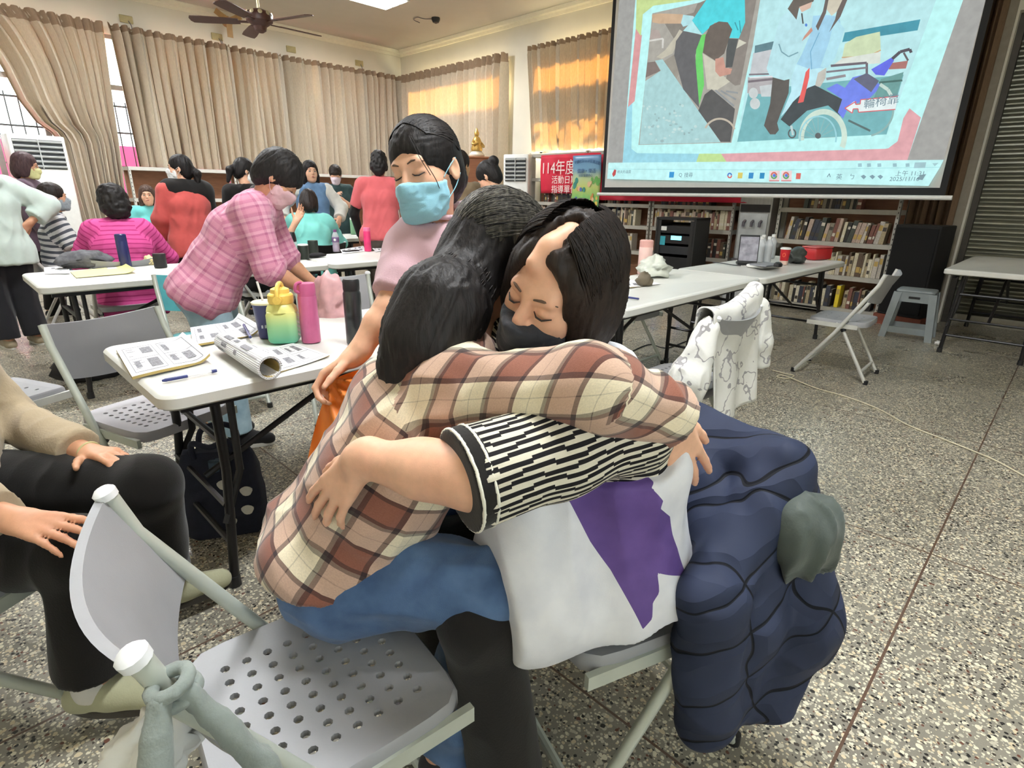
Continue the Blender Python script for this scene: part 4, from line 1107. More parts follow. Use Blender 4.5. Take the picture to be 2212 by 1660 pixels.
# ------------------------------------------------------------------ paper
MT_paper = mat('paper', (232, 233, 236), 0.75, 0.02)
MT_ink = mat('ink_grey', (140, 140, 146), 0.8, 0.2, 300)
MT_inkd = mat('ink_dark', (132, 132, 138), 0.8, 0.55, 160)
MT_kraft = mat('kraft_edge', (176, 156, 96), 0.7)
MT_yellowp = mat('yellow_paper', (238, 228, 150), 0.7, 0.03)
def quad_pt(q, u, v):
    a, b, c, d = q
    return (a * (1 - u) + b * u) * (1 - v) + (d * (1 - u) + c * u) * v
def booklet(label, q, z0, th=.006, curl=0.0, printing=True, m=None, group=None, pages=2, seed=0, lift=0.0, name='booklet'):
    """q: four corners of the sheet on the table (TL, TR, BR, BL); right edge may curl up"""
    q = [Vector((p.x, p.y, 0)) for p in q]
    c = sum(q, Vector()) / 4
    t = thing(name, label, 'booklet' if name == 'booklet' else 'paper', (c.x, c.y, z0), 0, group)
    def zz(u, v): return z0 + th + .004 * math.sin(3 * u + seed) * (1 if th > .003 else .3) + curl * max(0, (u - .78) / .22) ** 2 + lift * (1 - u) * (1 - v)
    b = MB(); fn = lambda u, v: quad_pt(q, u, v) + Vector((0, 0, zz(u, v)))
    b.grid(fn, 14, 6); b.grid(lambda u, v: quad_pt(q, u, v) + Vector((0, 0, max(z0 + .0008, zz(u, v) - th))), 14, 6)
    per = [(i / 14, 0) for i in range(15)] + [(1, j / 6) for j in range(1, 7)] + [(i / 14, 1) for i in range(13, -1, -1)] + [(0, j / 6) for j in range(5, 0, -1)]
    b.m = 1
    b.loft([[fn(*p) for p in per], [quad_pt(q, *p) + Vector((0, 0, max(z0 + .0008, zz(*p) - th))) for p in per]], caps=False)
    b.build('pages', [m or MT_paper, MT_kraft if th > .003 else (m or MT_paper)], t, fix=True)
    if printing:
        b = MB(); rr = random.Random(seed)
        def rect(u0, u1, v0, v1, mi):
            b.m = mi; nu = max(1, int((u1 - u0) * 14))
            o0 = len(b.f)
            b.grid(lambda u, v: fn(u0 + (u1 - u0) * u, v0 + (v1 - v0) * v) + Vector((0, 0, .0008)), nu, 1)
        ncol = 2 if pages == 2 else 1
        for k in range(ncol):
            a = .06 + k * .47; w_ = .40
            for uu in (a, a + w_): rect(uu, uu + .008, .08, .92, 0)
            for vv in (.08, .5, .92): rect(a, a + w_, vv, vv + .012, 0)
            for (v0, v1) in ((.12, .46), (.55, .88)):
                if rr.random() < .8: rect(a + .22, a + .22 + rr.uniform(.1, .16), v0 + .02, v1 - rr.uniform(.02, .12), 1)
                for j in range(4):
                    if rr.random() < .75: rect(a + .03, a + .03 + rr.uniform(.06, .15), v0 + .03 + j * .08, v0 + .045 + j * .08, 0)
                if rr.random() < .6: rect(a + .05, a + .12, v0 + .05, v1 - .08, 1)
        b.build('printing', [MT_ink, MT_inkd], t, fix=False)
    return t
TZ = .7412
booklet('open booklet with printed boxes at the left end of the nearest table', [P(252, 762, z=TZ), P(397, 733, z=TZ), P(456, 781, z=TZ), P(287, 823, z=TZ)], TZ, .009, .022, seed=1)
b2 = booklet('open booklet with a rolled edge and a blue pen, in front of the drink cup', [P(412, 714, z=TZ), P(518, 693, z=TZ), P(566, 722, z=TZ), P(418, 752, z=TZ)], TZ, .008, .03, seed=2)
booklet('open booklet lying between the rolled magazine and the table edge by the orange bag', [P(560, 757, z=TZ), P(632, 743, z=TZ), P(712, 770, z=TZ), P(600, 808, z=TZ)], TZ, .005, 0, seed=3)
# rolled-up magazine
t = thing('rolled_magazine', 'white printed magazine rolled into a tube, open end towards the viewer', 'magazine', P(530, 775, z=TZ))
p0, p1 = P(482, 737, z=TZ + .036), P(583, 796, z=TZ + .036)
def roll():
    b = MB(); ax = (p1 - p0).normalized(); F = frame_z(ax); N = 64; turns = 1.9
    rings = []
    for e in (p0, p1):
        r0_ = .030 if e is p0 else .037
        rings.append([e + F @ Vector(((r0_ - .007 * k / N) * math.cos(2 * math.pi * turns * k / N), (r0_ - .007 * k / N) * math.sin(2 * math.pi * turns * k / N), 0)) for k in range(N + 1)])
    for k in range(N):
        b.m = 0
        o = b.addv([rings[0][k], rings[0][k + 1], rings[1][k + 1], rings[1][k]]); b.addf((o, o + 1, o + 2, o + 3))
    b.build('pages', [MT_paper], t, smooth='all', solid=.0035)
    b = MB(); F2 = F
    for (a0, a1, s0, s1, mi) in ((1.0, 1.1, .05, .95, 0), (1.5, 2.0, .15, .3, 1), (1.5, 1.9, .36, .44, 1), (1.6, 2.1, .55, .72, 0), (2.3, 2.36, .05, .95, 0), (2.5, 2.9, .2, .32, 1), (2.6, 3.0, .5, .56, 0), (.3, .36, .05, .95, 0), (.5, .8, .5, .6, 0), (3.2, 3.6, .1, .25, 0)):
        b.m = mi
        def fn(u, v):
            s_ = s0 + (s1 - s0) * v; r_ = .0325 + .007 * s_; a = a0 + (a1 - a0) * u
            return p0.lerp(p1, s_) + F2 @ Vector((r_ * math.cos(a), r_ * math.sin(a), 0))
        b.grid(fn, 4, 2)
    b.build('printing', [MT_ink, MT_inkd], t, fix=False)
    MB().lathe([(0, 0), (.026, 0), (.026, .002), (0, .002)], p0 + ax * .04, F).build('inner_sheet', MT_kraft, t)
    b = MB(); b.loft([[p1 + F @ Vector((.0285 * math.cos(a), .0285 * math.sin(a), -d)) for a in [2 * math.pi * k / 30 for k in range(30)]] for d in (.001, .12)], caps=False); b.build('inner_page', MT_kraft, t, smooth='all')
roll()
MT_blue = mat('ink_blue_plastic', (44, 52, 110), 0.35)
MT_clear = bpy.data.materials.new('clear_plastic'); _q = NT(MT_clear)
_q.p.inputs['Base Color'].default_value = (.92, .95, .97, 1); _q.p.inputs['Roughness'].default_value = .12; _q.p.inputs['Alpha'].default_value = .38
def pen(label, a, b_, m=MT_blue, clear=True):
    a, b_ = Vector(a), Vector(b_); t = thing('pen', label, 'pen', a)
    d = (b_ - a)
    MB().tube([a, a + d * .06, a + d * .45], [.003, .0055, .0055], 8).build('grip', m, t, smooth=True)
    MB().tube([a + d * .45, a + d * .9], .0052, 8).build('barrel', MT_clear if clear else m, t, smooth=True)
    MB().tube([a + d * .9, b_], [.006, .005], 8).build('cap', m, t, smooth=True)
pen('clear ballpoint pen with blue ends lying before the open booklet', P(350, 823, z=TZ + .006), P(468, 801, z=TZ + .006))
pen('dark blue pen lying on the booklet in front of the drink cup', P(526, 701, z=TZ + .03), P(541, 729, z=TZ + .018), clear=False)

# ------------------------------------------------------------------ bottles and cups
def lathe_thing(name, label, cat, base, parts, group=None, tilt=(0, 0)):
    t = thing(name, label, cat, base, 0, group)
    for pn, prof, m, *off in parts:
        MB().lathe(prof, off[0] if off else (0, 0, 0), n=28).build(pn, m, t, smooth=True, world=False)
    return t
MT_navy = mat('navy_gloss', (38, 42, 92), 0.3, .05)
MT_cream = mat('cream_lid', (236, 228, 196), 0.5)
c = lathe_thing('drink_cup', 'navy paper drink cup with a cream lid and straw behind the yellow jug', 'cup', P(580, 728, z=TZ), [
    ('cup', [(0, 0), (.032, 0), (.044, .125), (.0455, .128), (.0455, .131), (0, .131)], MT_navy), ('lid', [(0, .131), (.047, .131), (.048, .138), (.043, .142), (0, .142)], MT_cream)])
MB().tube([(.004, .0, .10), (-.012, .012, .215)], .0045, 8).build('straw', mat('white_straw', (226, 224, 230), .4), c, smooth=True, world=False)
b = MB(); 
for k in range(5): b.box((-.032 + .012 * k, -.0405 + .003 * abs(k - 2), .05), (.006, .001, .012), Matrix.Rotation(.08, 3, 'X'))
b.build('print', mat('gold_print', (206, 200, 214), .5), c, world=False)
def grad_mat(name, lo, hi, z0, z1, rough=.4, alpha=1.0):
    m = bpy.data.materials.new(name); q = NT(m)
    s_ = q.add('ShaderNodeSeparateXYZ'); q.ln(q.coord('Object'), s_.inputs[0])
    f = q.math('DIVIDE', q.math('SUBTRACT', s_.outputs[2], z0), z1 - z0)
    q.color(q.ramp(f, [(0, lin(lo)), (.45, lin(tuple((a + c_) / 2 for a, c_ in zip(lo, hi)))), (.8, lin(hi))])); q.p.inputs['Roughness'].default_value = rough
    q.p.inputs['Subsurface Weight'].default_value = .25; q.p.inputs['Subsurface Radius'].default_value = (.03, .03, .03)
    return m
def jug():
    t = thing('water_jug', 'square yellow to green water jug with a yellow screw lid', 'water jug', P(617, 738, z=TZ), 0.95)
    MB().rbox((0, 0, .062), (.108, .108, .124), .03, seg=5).loft([[Vector(((r) * math.cos(a) if 1 else 0, r * math.sin(a), z)) for a in [2 * math.pi * k / 24 for k in range(24)]] for r, z in ((.056, .118), (.052, .135), (.038, .15), (.036, .152))]).build('body', grad_mat('jug_plastic', (96, 196, 166), (226, 226, 140), 0, .15), t, smooth=True, world=False)
    MT_jy = mat('jug_yellow', (236, 202, 96), .4)
    MB().lathe([(0, .148), (.043, .148), (.045, .155), (.045, .178), (.040, .184), (.034, .186), (.032, .2), (.02, .206), (0, .206)], n=28).build('lid', MT_jy, t, smooth=True, world=False)
    b = MB(); b.tube(spline([(-.055, 0, .165), (-.05, 0, .195), (-.02, 0, .217), (.02, 0, .217), (.05, 0, .195), (.055, 0, .165)]), .008, 10); b.lathe([(0, -.008), (.015, -.008), (.015, .008), (0, .008)], (.054, 0, .166), frame_z((1, 0, 0)), n=12); b.lathe([(0, -.008), (.015, -.008), (.015, .008), (0, .008)], (-.054, 0, .166), frame_z((1, 0, 0)), n=12)
    b.build('handle', MT_jy, t, smooth=True, world=False)
    b = MB(); wm = mat('jug_stripe', (228, 240, 220), .5)
    for k in range(6):
        z = .02 + k * .016; x0 = -.03 + max(0, k - 3) * .008; L = .045
        b.poly([Vector((x, -.0545, zz)) for x, zz in ((x0, z + .012), (x0 + L, z - .004 + .0), (x0 + L, z + .004), (x0, z + .020))])
    b.build('printed_stripes', wm, t, world=False, fix=False)
jug()
MT_pinkt = mat('pink_tumbler', (206, 108, 152), .3, .06, metal=.25); MT_rose = mat('rose_lid', (192, 92, 136), .35)
c = lathe_thing('tumbler', 'tall pink tumbler standing right of the yellow jug', 'tumbler', P(673, 738, z=TZ), [
    ('body', [(0, 0), (.033, 0), (.035, .004), (.035, .05), (.0352, .09), (.034, .10), (.034, .17), (.032, .176), (0, .176)], MT_pinkt), ('lid', [(0, .176), (.0325, .176), (.0325, .215), (.030, .222), (0, .224)], MT_rose)])
MB().tube(spline([(-.032, -.005, .19), (-.046, -.008, .2), (-.04, -.008, .222), (-.02, -.004, .226)]), .006, 8).build('carry_loop', MT_rose, c, smooth=True, world=False)
MT_thermos = mat('black_thermos', (32, 36, 38), .3, .05, coat=.3)
c = lathe_thing('thermos', 'matt black thermos flask with a white mark near its foot', 'thermos', P(768, 742, z=TZ), [
    ('body', [(0, 0), (.030, 0), (.032, .004), (.032, .19), (.028, .2), (0, .2)], MT_thermos), ('lid', [(0, .2), (.029, .2), (.030, .206), (.030, .236), (.026, .242), (0, .242)], MT_black)])
MB().rbox((-.012, -.0315, .018), (.02, .003, .008), .003).build('badge', MT_white, c, world=False)

# row two
def cyl(name, label, cat, px, py, z, h, r, m, lid=None, lid_h=.0, group=None):
    parts = [('body', [(0, 0), (r * .94, 0), (r, .006), (r, h - lid_h - .004), (r * .96, h - lid_h), (0, h - lid_h)], m)]
    if lid: parts.append(('lid', [(0, h - lid_h), (r * .98, h - lid_h), (r * .98, h - .006), (r * .85, h), (0, h)], lid))
    return lathe_thing(name, label, cat, P(px, py, z=z), parts, group)
cyl('bottle', 'dark navy bottle standing on the table by the pink knit sweater', 'bottle', 273, 577, TZ, .235, .037, MT_navy, MT_navy, .05)
cyl('cup', 'black cup on the far table beside the hip of the woman in pink plaid', 'cup', 348, 578, TZ, .10, .042, MT_black)
def blob(name, label, cat, base, size, m, seed=0, part='body', amp=.18, n=(20, 12), rz=0):
    """soft crumpled lump resting on a surface"""
    t = thing(name, label, cat, base, rz)
    b = MB(); pts = []
    def fn(u, v):
        a = 2 * math.pi * u; ph = math.pi * (v - .5) 
        return Vector((math.cos(a) * math.cos(ph), math.sin(a) * math.cos(ph), math.sin(ph)))
    b.grid(fn, *n)
    arr = np.array([p[:] for p in b.v]); d = 1 + amp * vnoise(arr * 2.3 + 7, seed) + amp * .6 * vnoise(arr * 5.1, seed + 1)
    arr = arr * d[:, None] * np.array(size) / 2; arr[:, 2] = np.maximum(arr[:, 2] + size[2] * .40, 0.0005)
    b.v = [Vector(p) for p in arr]
    b.build(part, m, t, world=False, smooth='all')
    return t
MT_greycloth = mat('grey_cloth', (92, 92, 96), .9, .35, 30, bump=.3, bscale=60)
t = blob('soft_bag', 'rumpled grey bag lying on the second table before the striped top', 'bag', P(185, 578, z=TZ), (.34, .22, .13), MT_greycloth, 3, amp=.25)
MB().tube(spline([(-.14, -.05, .03), (-.05, -.1, .06), (.06, -.1, .06), (.15, -.06, .02)]), .008, 8).build('strap', MT_black, t, smooth=True, world=False)
booklet('small white sheet at the left end of the second table', [P(95, 578, z=TZ), P(150, 576, z=TZ), P(150, 592, z=TZ), P(96, 592, z=TZ)], TZ, .002, 0, seed=5, name='sheet')
booklet('white sheet behind the yellow paper on the second table', [P(218, 571, z=TZ), P(258, 569, z=TZ), P(270, 580, z=TZ), P(228, 583, z=TZ)], TZ, .003, 0, seed=6, name='sheet')
booklet('yellow sheet hanging over the front edge of the second table', [P(152, 588, z=TZ), P(268, 575, z=TZ), P(294, 590, z=TZ), P(165, 601, z=TZ)], TZ, .002, .025, printing=False, m=MT_yellowp, name='sheet')
blob('tissue', 'crumpled pale yellow tissue next to the black cup', 'tissue', P(326, 572, z=TZ), (.09, .07, .07), mat('pale_yellow', (240, 226, 170), .8), 5, amp=.4)
# middle row, right
MT_shk = mat('smoke_clear', (90, 98, 88), .2, .1)
c = lathe_thing('shaker_bottle', 'clear shaker bottle with a dark lid, yellowish drink in the bottom', 'bottle', P(634, 562, z=TZ), [
    ('drink', [(0, .004), (.035, .004), (.036, .07), (0, .07)], mat('yellow_drink', (176, 170, 60), .2)), ('body', [(.037, 0), (.039, .004), (.040, .15), (.036, .156), (0, .156)], MT_clear), ('lid', [(0, .15), (.041, .15), (.041, .17), (.034, .21), (.03, .225), (0, .228)], MT_black)])
MB().tube(spline([(-.04, 0, .16), (-.06, 0, .13), (-.055, 0, .1)]), .005, 8).build('strap', MT_black, c, smooth=True, world=False)
MT_dgreen = mat('dark_green_paper', (34, 42, 34), .5)
for i, (px, py) in enumerate(((657, 560), (678, 550))):
    cyl('drink_cup', ['dark green drink cup with a white lid next to the shaker bottle', 'dark green drink cup without a lid behind its twin'][i], 'cup', px, py, TZ, .125, .044, MT_dgreen, MT_white if i == 0 else None, .012 if i == 0 else 0, 'dark green cups')
blob('pouch', 'flat black pouch lying in front of the dark green cups', 'pouch', P(681, 556, z=TZ), (.20, .09, .04), mat('black_fabric', (26, 24, 26), .9), 9, amp=.15)
t = thing('wallet', 'small brown wallet at the table edge by the shaker bottle', 'wallet', P(612, 567, z=TZ)); MB().rbox((0, 0, .009), (.10, .05, .016), .01).build('body', mat('brown_leather', (112, 62, 48), .5), t, world=False)
t = thing('marker', 'green highlighter lying beside the brown wallet', 'pen', P(638, 566, z=TZ)); MB().tube([(-.03, 0, .008), (.03, .01, .008)], .008, 8).build('barrel', mat('lime_plastic', (150, 206, 90), .4), t, world=False, smooth=True)
booklet('sheets of printed paper under the arm of the woman in pink plaid', [P(575, 550, z=TZ), P(620, 543, z=TZ), P(640, 560, z=TZ), P(592, 574, z=TZ)], TZ, .004, .02, seed=8, name='sheet')
MT_purple = mat('purple_drink', (150, 96, 150), .2, .1)
c = lathe_thing('water_bottle', 'clear bottle of purple drink with a purple cap', 'bottle', P(727, 544, z=TZ), [
    ('drink', [(0, .003), (.030, .003), (.031, .05), (.029, .06), (.031, .085), (0, .085)], MT_purple), ('body', [(.0315, 0), (.033, .006), (.033, .05), (.031, .06), (.033, .07), (.033, .14), (.02, .175), (.014, .185), (0, .186)], MT_clear), ('label', [(.0335, .09), (.034, .092), (.034, .135), (.0335, .137)], mat('purple_label', (120, 96, 136), .4)), ('cap', [(0, .184), (.016, .184), (.016, .205), (0, .207)], mat('purple_cap', (122, 70, 120), .4))])
MB().lathe([(0, 0), (.012, 0), (.012, .001), (0, .001)], (-.022, -.026, .113), frame_z((-.64, -.76, 0)), n=14).build('label_disc', MT_white, c, world=False)
cyl('tumbler', 'bright pink tumbler at the far right of the middle table', 'tumbler', 795, 543, TZ, .225, .034, mat('hot_pink', (226, 58, 116), .35), mat('hot_pink_lid', (232, 110, 150), .4), .035)
t = thing('phone', 'black phone lying on papers beside the purple bottle', 'phone', P(758, 543, z=TZ + .004), .1); MB().rbox((0, 0, .005), (.16, .075, .009), .012).build('body', MT_black, t, world=False)
booklet('white papers under the black phone on the middle table', [P(735, 540, z=TZ), P(785, 532, z=TZ), P(790, 543, z=TZ), P(740, 549, z=TZ)], TZ, .003, 0, seed=12, name='sheet')
booklet('white papers right of the bright pink tumbler', [P(803, 536, z=TZ), P(835, 530, z=TZ), P(838, 540, z=TZ), P(812, 545, z=TZ)], TZ, .003, 0, seed=13, name='sheet')
c = cyl('bottle', 'pale green bottle by the arm of the woman in coral', 'bottle', 787, 492, TZ, .22, .04, mat('pale_green', (120, 166, 128), .4), MT_white, .03); c.location = (4.12, 7.14, TZ)
# long tables at the right
def tumbler_in_bag():
    c = cyl('tumbler', 'pale pink tumbler standing near the left end of the long table', 'tumbler', 1391, 592, TZ, .245, .050, mat('pale_pink', (232, 196, 188), .4, .05), mat('pale_pink_lid', (224, 170, 162), .4), .05)
tumbler_in_bag()
blob('plastic_bag', 'crumpled white plastic bag behind the pale pink tumbler', 'bag', P(1412, 597, z=TZ), (.26, .18, .15), mat('white_film', (214, 218, 206), .35, .12, 20), 14, amp=.45)
blob('purse', 'small brown crumpled pouch in front of the pale pink tumbler', 'pouch', P(1390, 617, z=TZ), (.11, .09, .09), mat('olive_brown', (108, 98, 80), .7, .2), 19, amp=.3)
booklet('rolled white sheet under the small brown pouch', [P(1345, 605, z=TZ), P(1390, 604, z=TZ), P(1428, 614, z=TZ), P(1350, 624, z=TZ)], TZ, .004, .0, seed=15, name='sheet')
pen('blue pen lying near the edge of the long table', P(1352, 642, z=TZ + .006), P(1380, 646, z=TZ + .006), clear=False)
t = thing('tablet', 'tablet in a dark case propped upright on the long table', 'tablet', P(1613, 573, z=TZ), -1.05)
Rt_ = Matrix.Rotation(-.18, 3, 'X')
MB().rbox(Vector((0, .02, .13)), (.16, .012, .24), .008, R=Rt_).build('case', MT_black, t, world=False)
MB().box(Vector((0, .0125, .135)), (.145, .002, .20), Rt_).build('screen', mat('dim_screen', (150, 148, 160), .25, .4, 16), t, world=False)
MB().box((0, .07, .008), (.15, .14, .014)).build('stand', MT_black, t, world=False)
MB().tube(spline([P(1600, 574, z=TZ + .006), P(1585, 573, z=TZ + .006), P(1560, 569, z=TZ + .006), P(1540, 567, z=TZ + .006)]), .004, 6).build('cable', MT_black, t, smooth=True)
for i, (px, py) in enumerate(((1643, 560), (1664, 558), (1638, 566), (1655, 566))):
    lathe_thing('water_bottle', ['clear water bottle in the shrink pack, rear left', 'clear water bottle in the shrink pack, rear right', 'clear water bottle in the shrink pack, front left', 'clear water bottle in the shrink pack next to the red cup'][i], 'bottle', P(px, py, z=TZ), [
        ('body', [(0, 0), (.036, 0), (.038, .01), (.036, .06), (.038, .11), (.038, .15), (.018, .19), (.015, .2), (0, .2)], MT_clear), ('water', [(0, .003), (.033, .003), (.034, .14), (0, .14)], mat('water_grey', (168, 178, 182), .15)), ('cap', [(0, .198), (.017, .198), (.017, .222), (0, .224)], MT_white)], 'clear water bottles')
blob('shrink_wrap', 'torn clear shrink wrap around the water bottles', 'plastic wrap', P(1632, 563, z=TZ), (.22, .16, .14), MT_clear, 23, amp=.5)
c = lathe_thing('paper_cup', 'red paper cup with a white lid on the long table', 'cup', P(1692, 572, z=TZ), [('cup', [(0, 0), (.030, 0), (.042, .13), (0, .13)], mat('red_cup', (196, 34, 44), .35)), ('lid', [(0, .13), (.044, .13), (.044, .14), (.036, .146), (0, .146)], MT_white)])
MB().lathe([(0, 0), (.031, .0), (.034, .035), (.0, .035)], n=24).build('cup_base_band', mat('cup_band', (226, 196, 180), .5), c, world=False, smooth=True)
b = MB(); b.tube([(-.038 + .0, -.006 + .012 * math.cos(a), .085 + .016 * math.sin(a)) for a in [k * .55 for k in range(12)]], .0018, 5); b.build('swirl_mark', mat('cup_mark', (240, 140, 90), .5), c, world=False)
blob('plastic_bag', 'dark grey plastic bag between the red cup and the red box', 'bag', P(1716, 568, z=TZ), (.26, .16, .14), mat('dark_film', (70, 74, 70), .3, .4, 20), 29, amp=.4)
t = thing('container', 'red plastic box at the far end of the long table', 'box', P(1762, 560, z=TZ), -.3)
MB().rbox((0, 0, .055), (.26, .16, .11), .03).build('tub', mat('red_plastic', (192, 44, 48), .4), t, world=False, smooth=True); MB().rbox((0, 0, .115), (.27, .17, .014), .03).build('lid', mat('red_lid', (206, 96, 92), .4), t, world=False, smooth=True)
t = thing('tray', 'white flat tray in front of the water bottles', 'tray', P(1650, 578, z=TZ), -.25); MB().rbox((0, 0, .014), (.26, .17, .026), .02).build('body', MT_white, t, world=False, smooth=True)
t = thing('notebook', 'grey notebook lying on the white tray', 'notebook', P(1655, 574, z=TZ + .028), -.2); MB().rbox((0, 0, .008), (.24, .15, .014), .008).build('cover', mat('grey_cover', (128, 130, 136), .4), t, world=False)
t = thing('computer_mouse', 'black computer mouse on the notebook below the red cup', 'mouse', P(1680, 576, z=TZ + .044), .2); MB().loft([[Vector((.055 * r * math.cos(a), .032 * r * math.sin(a), z)) for a in [2 * math.pi * k / 18 for k in range(18)]] for r, z in ((.95, 0), (1, .008), (.92, .022), (.6, .032), (.1, .035))]).build('body', MT_black, t, world=False, smooth=True)

# ------------------------------------------------------------------ on the floor
cable = MB().tube(spline([P(1668, 800, z=.006), P(1690, 806, z=.006), P(1715, 812, z=.006), P(1700, 818, z=.007), P(1678, 814, z=.007), P(1695, 812, z=.012), P(1760, 838, z=.006), P(1830, 858, z=.006), P(1900, 885, z=.006), P(1960, 918, z=.006), P(2040, 950, z=.006), P(2110, 978, z=.006), P(2160, 1000, z=.006), P(2250, 1050, z=.006)], 8), .0042, 8).build('cable', mat('cream_cable', (214, 206, 178), .5), smooth='all')
tag(cable, 'cream coloured cable running across the terrazzo floor at the right', 'cable')
cable = MB().tube(spline([P(1345, 770, z=.006), P(1400, 745, z=.006), P(1440, 752, z=.006), P(1490, 735, z=.006), P(1560, 715, z=.006)], 8), .005, 8).build('cable', MT_black, smooth='all')
tag(cable, 'black cable on the floor under the long table', 'cable')
blob('tissue', 'small white scrap of tissue on the floor by the side table leg', 'tissue', P(2025, 745, z=0.0), (.07, .05, .04), MT_white, 33, amp=.35)
# tote bag with pale badges under the table
def tote():
    t = thing('tote_bag', 'dark navy tote bag with pale round badges under the booklet table', 'bag', P(495, 1140, z=0), -.55)
    m = mat('navy_canvas', (30, 34, 50), .85, .2, 40, bump=.2, bscale=150)
    b = MB(); rings = []
    for z, sx, sy, dx in ((0.004, .135, .075, 0), (.02, .14, .08, 0), (.15, .145, .08, .004), (.26, .14, .07, -.004), (.32, .13, .045, 0), (.345, .12, .03, .0)):
        rings.append([Vector((dx + sx * math.copysign(abs(math.cos(a)) ** .45, math.cos(a)) + .006 * math.sin(5 * a + z * 30), sy * math.copysign(abs(math.sin(a)) ** .45, math.sin(a)) + .006 * math.sin(4 * a + z * 25), z)) for a in [2 * math.pi * k / 40 for k in range(40)]])
    b.loft(rings); b.build('body', m, t, world=False, smooth=True)
    b = MB()
    for sy in (-1, 1): b.tube(spline([(-.07, sy * .035, .33), (-.06, sy * .06, .40), (0, sy * .07, .385 if sy < 0 else .42), (.06, sy * .06, .40), (.07, sy * .035, .33)]), .011, 8)
    b.build('handle', m, t, world=False, smooth=True)
    bm_ = mat('pale_badge', (214, 214, 206), .7, .1)
    for k, (x, z) in enumerate(((.03, .235), (.035, .155), (.035, .075), (.105, .20), (.10, .12))):
        b = MB(); b.poly([Vector((x + .022 * math.cos(a) * (1 + .12 * math.sin(3 * a)), -.0855, z + .02 * math.sin(a))) for a in [2 * math.pi * j / 14 for j in range(14)]], .003, (0, -1, 0)); b.build('badge', bm_, t, world=False)
    MB().lathe([(0, -.02), (.02, -.02), (.02, .02), (0, .02)], (.0, -.05, .30), n=10).box((.03, -.05, .315), (.05, .02, .02)).build('folded_cloth', mat('steel_blue_cloth', (70, 88, 104), .9, .3, 20), t, world=False)
tote()
blob('backpack', 'dark bag lying on the floor behind the empty dark grey chair', 'bag', P(205, 815, z=0), (.42, .30, .26), mat('dark_bag', (34, 32, 34), .9, .2), 41, amp=.2)
blob('plastic_bag', 'translucent pink plastic bag hanging over the chair behind the tumblers', 'bag', P(722, 700, d=2.62), (.17, .15, .24), mat('pink_film', (216, 168, 172), .4, .18, 14), 47, amp=.42)
# hospital-style rail
t = thing('bed_rail', 'white tubular rail standing in front of the curtain by the air conditioner', 'rail', (1.95, 9.6, 0))
MB().tube(spline([(-.12, 0, 0), (-.12, 0, .85), (-.09, 0, .96), (0, 0, .98), (.5, 0, .98), (.58, 0, .95), (.6, 0, .85), (.6, 0, 0)], 5), .018, 10).tube([(-.12, 0, .62), (.6, 0, .62)], .014).build('tube', MT_white, t, smooth=True, world=False)
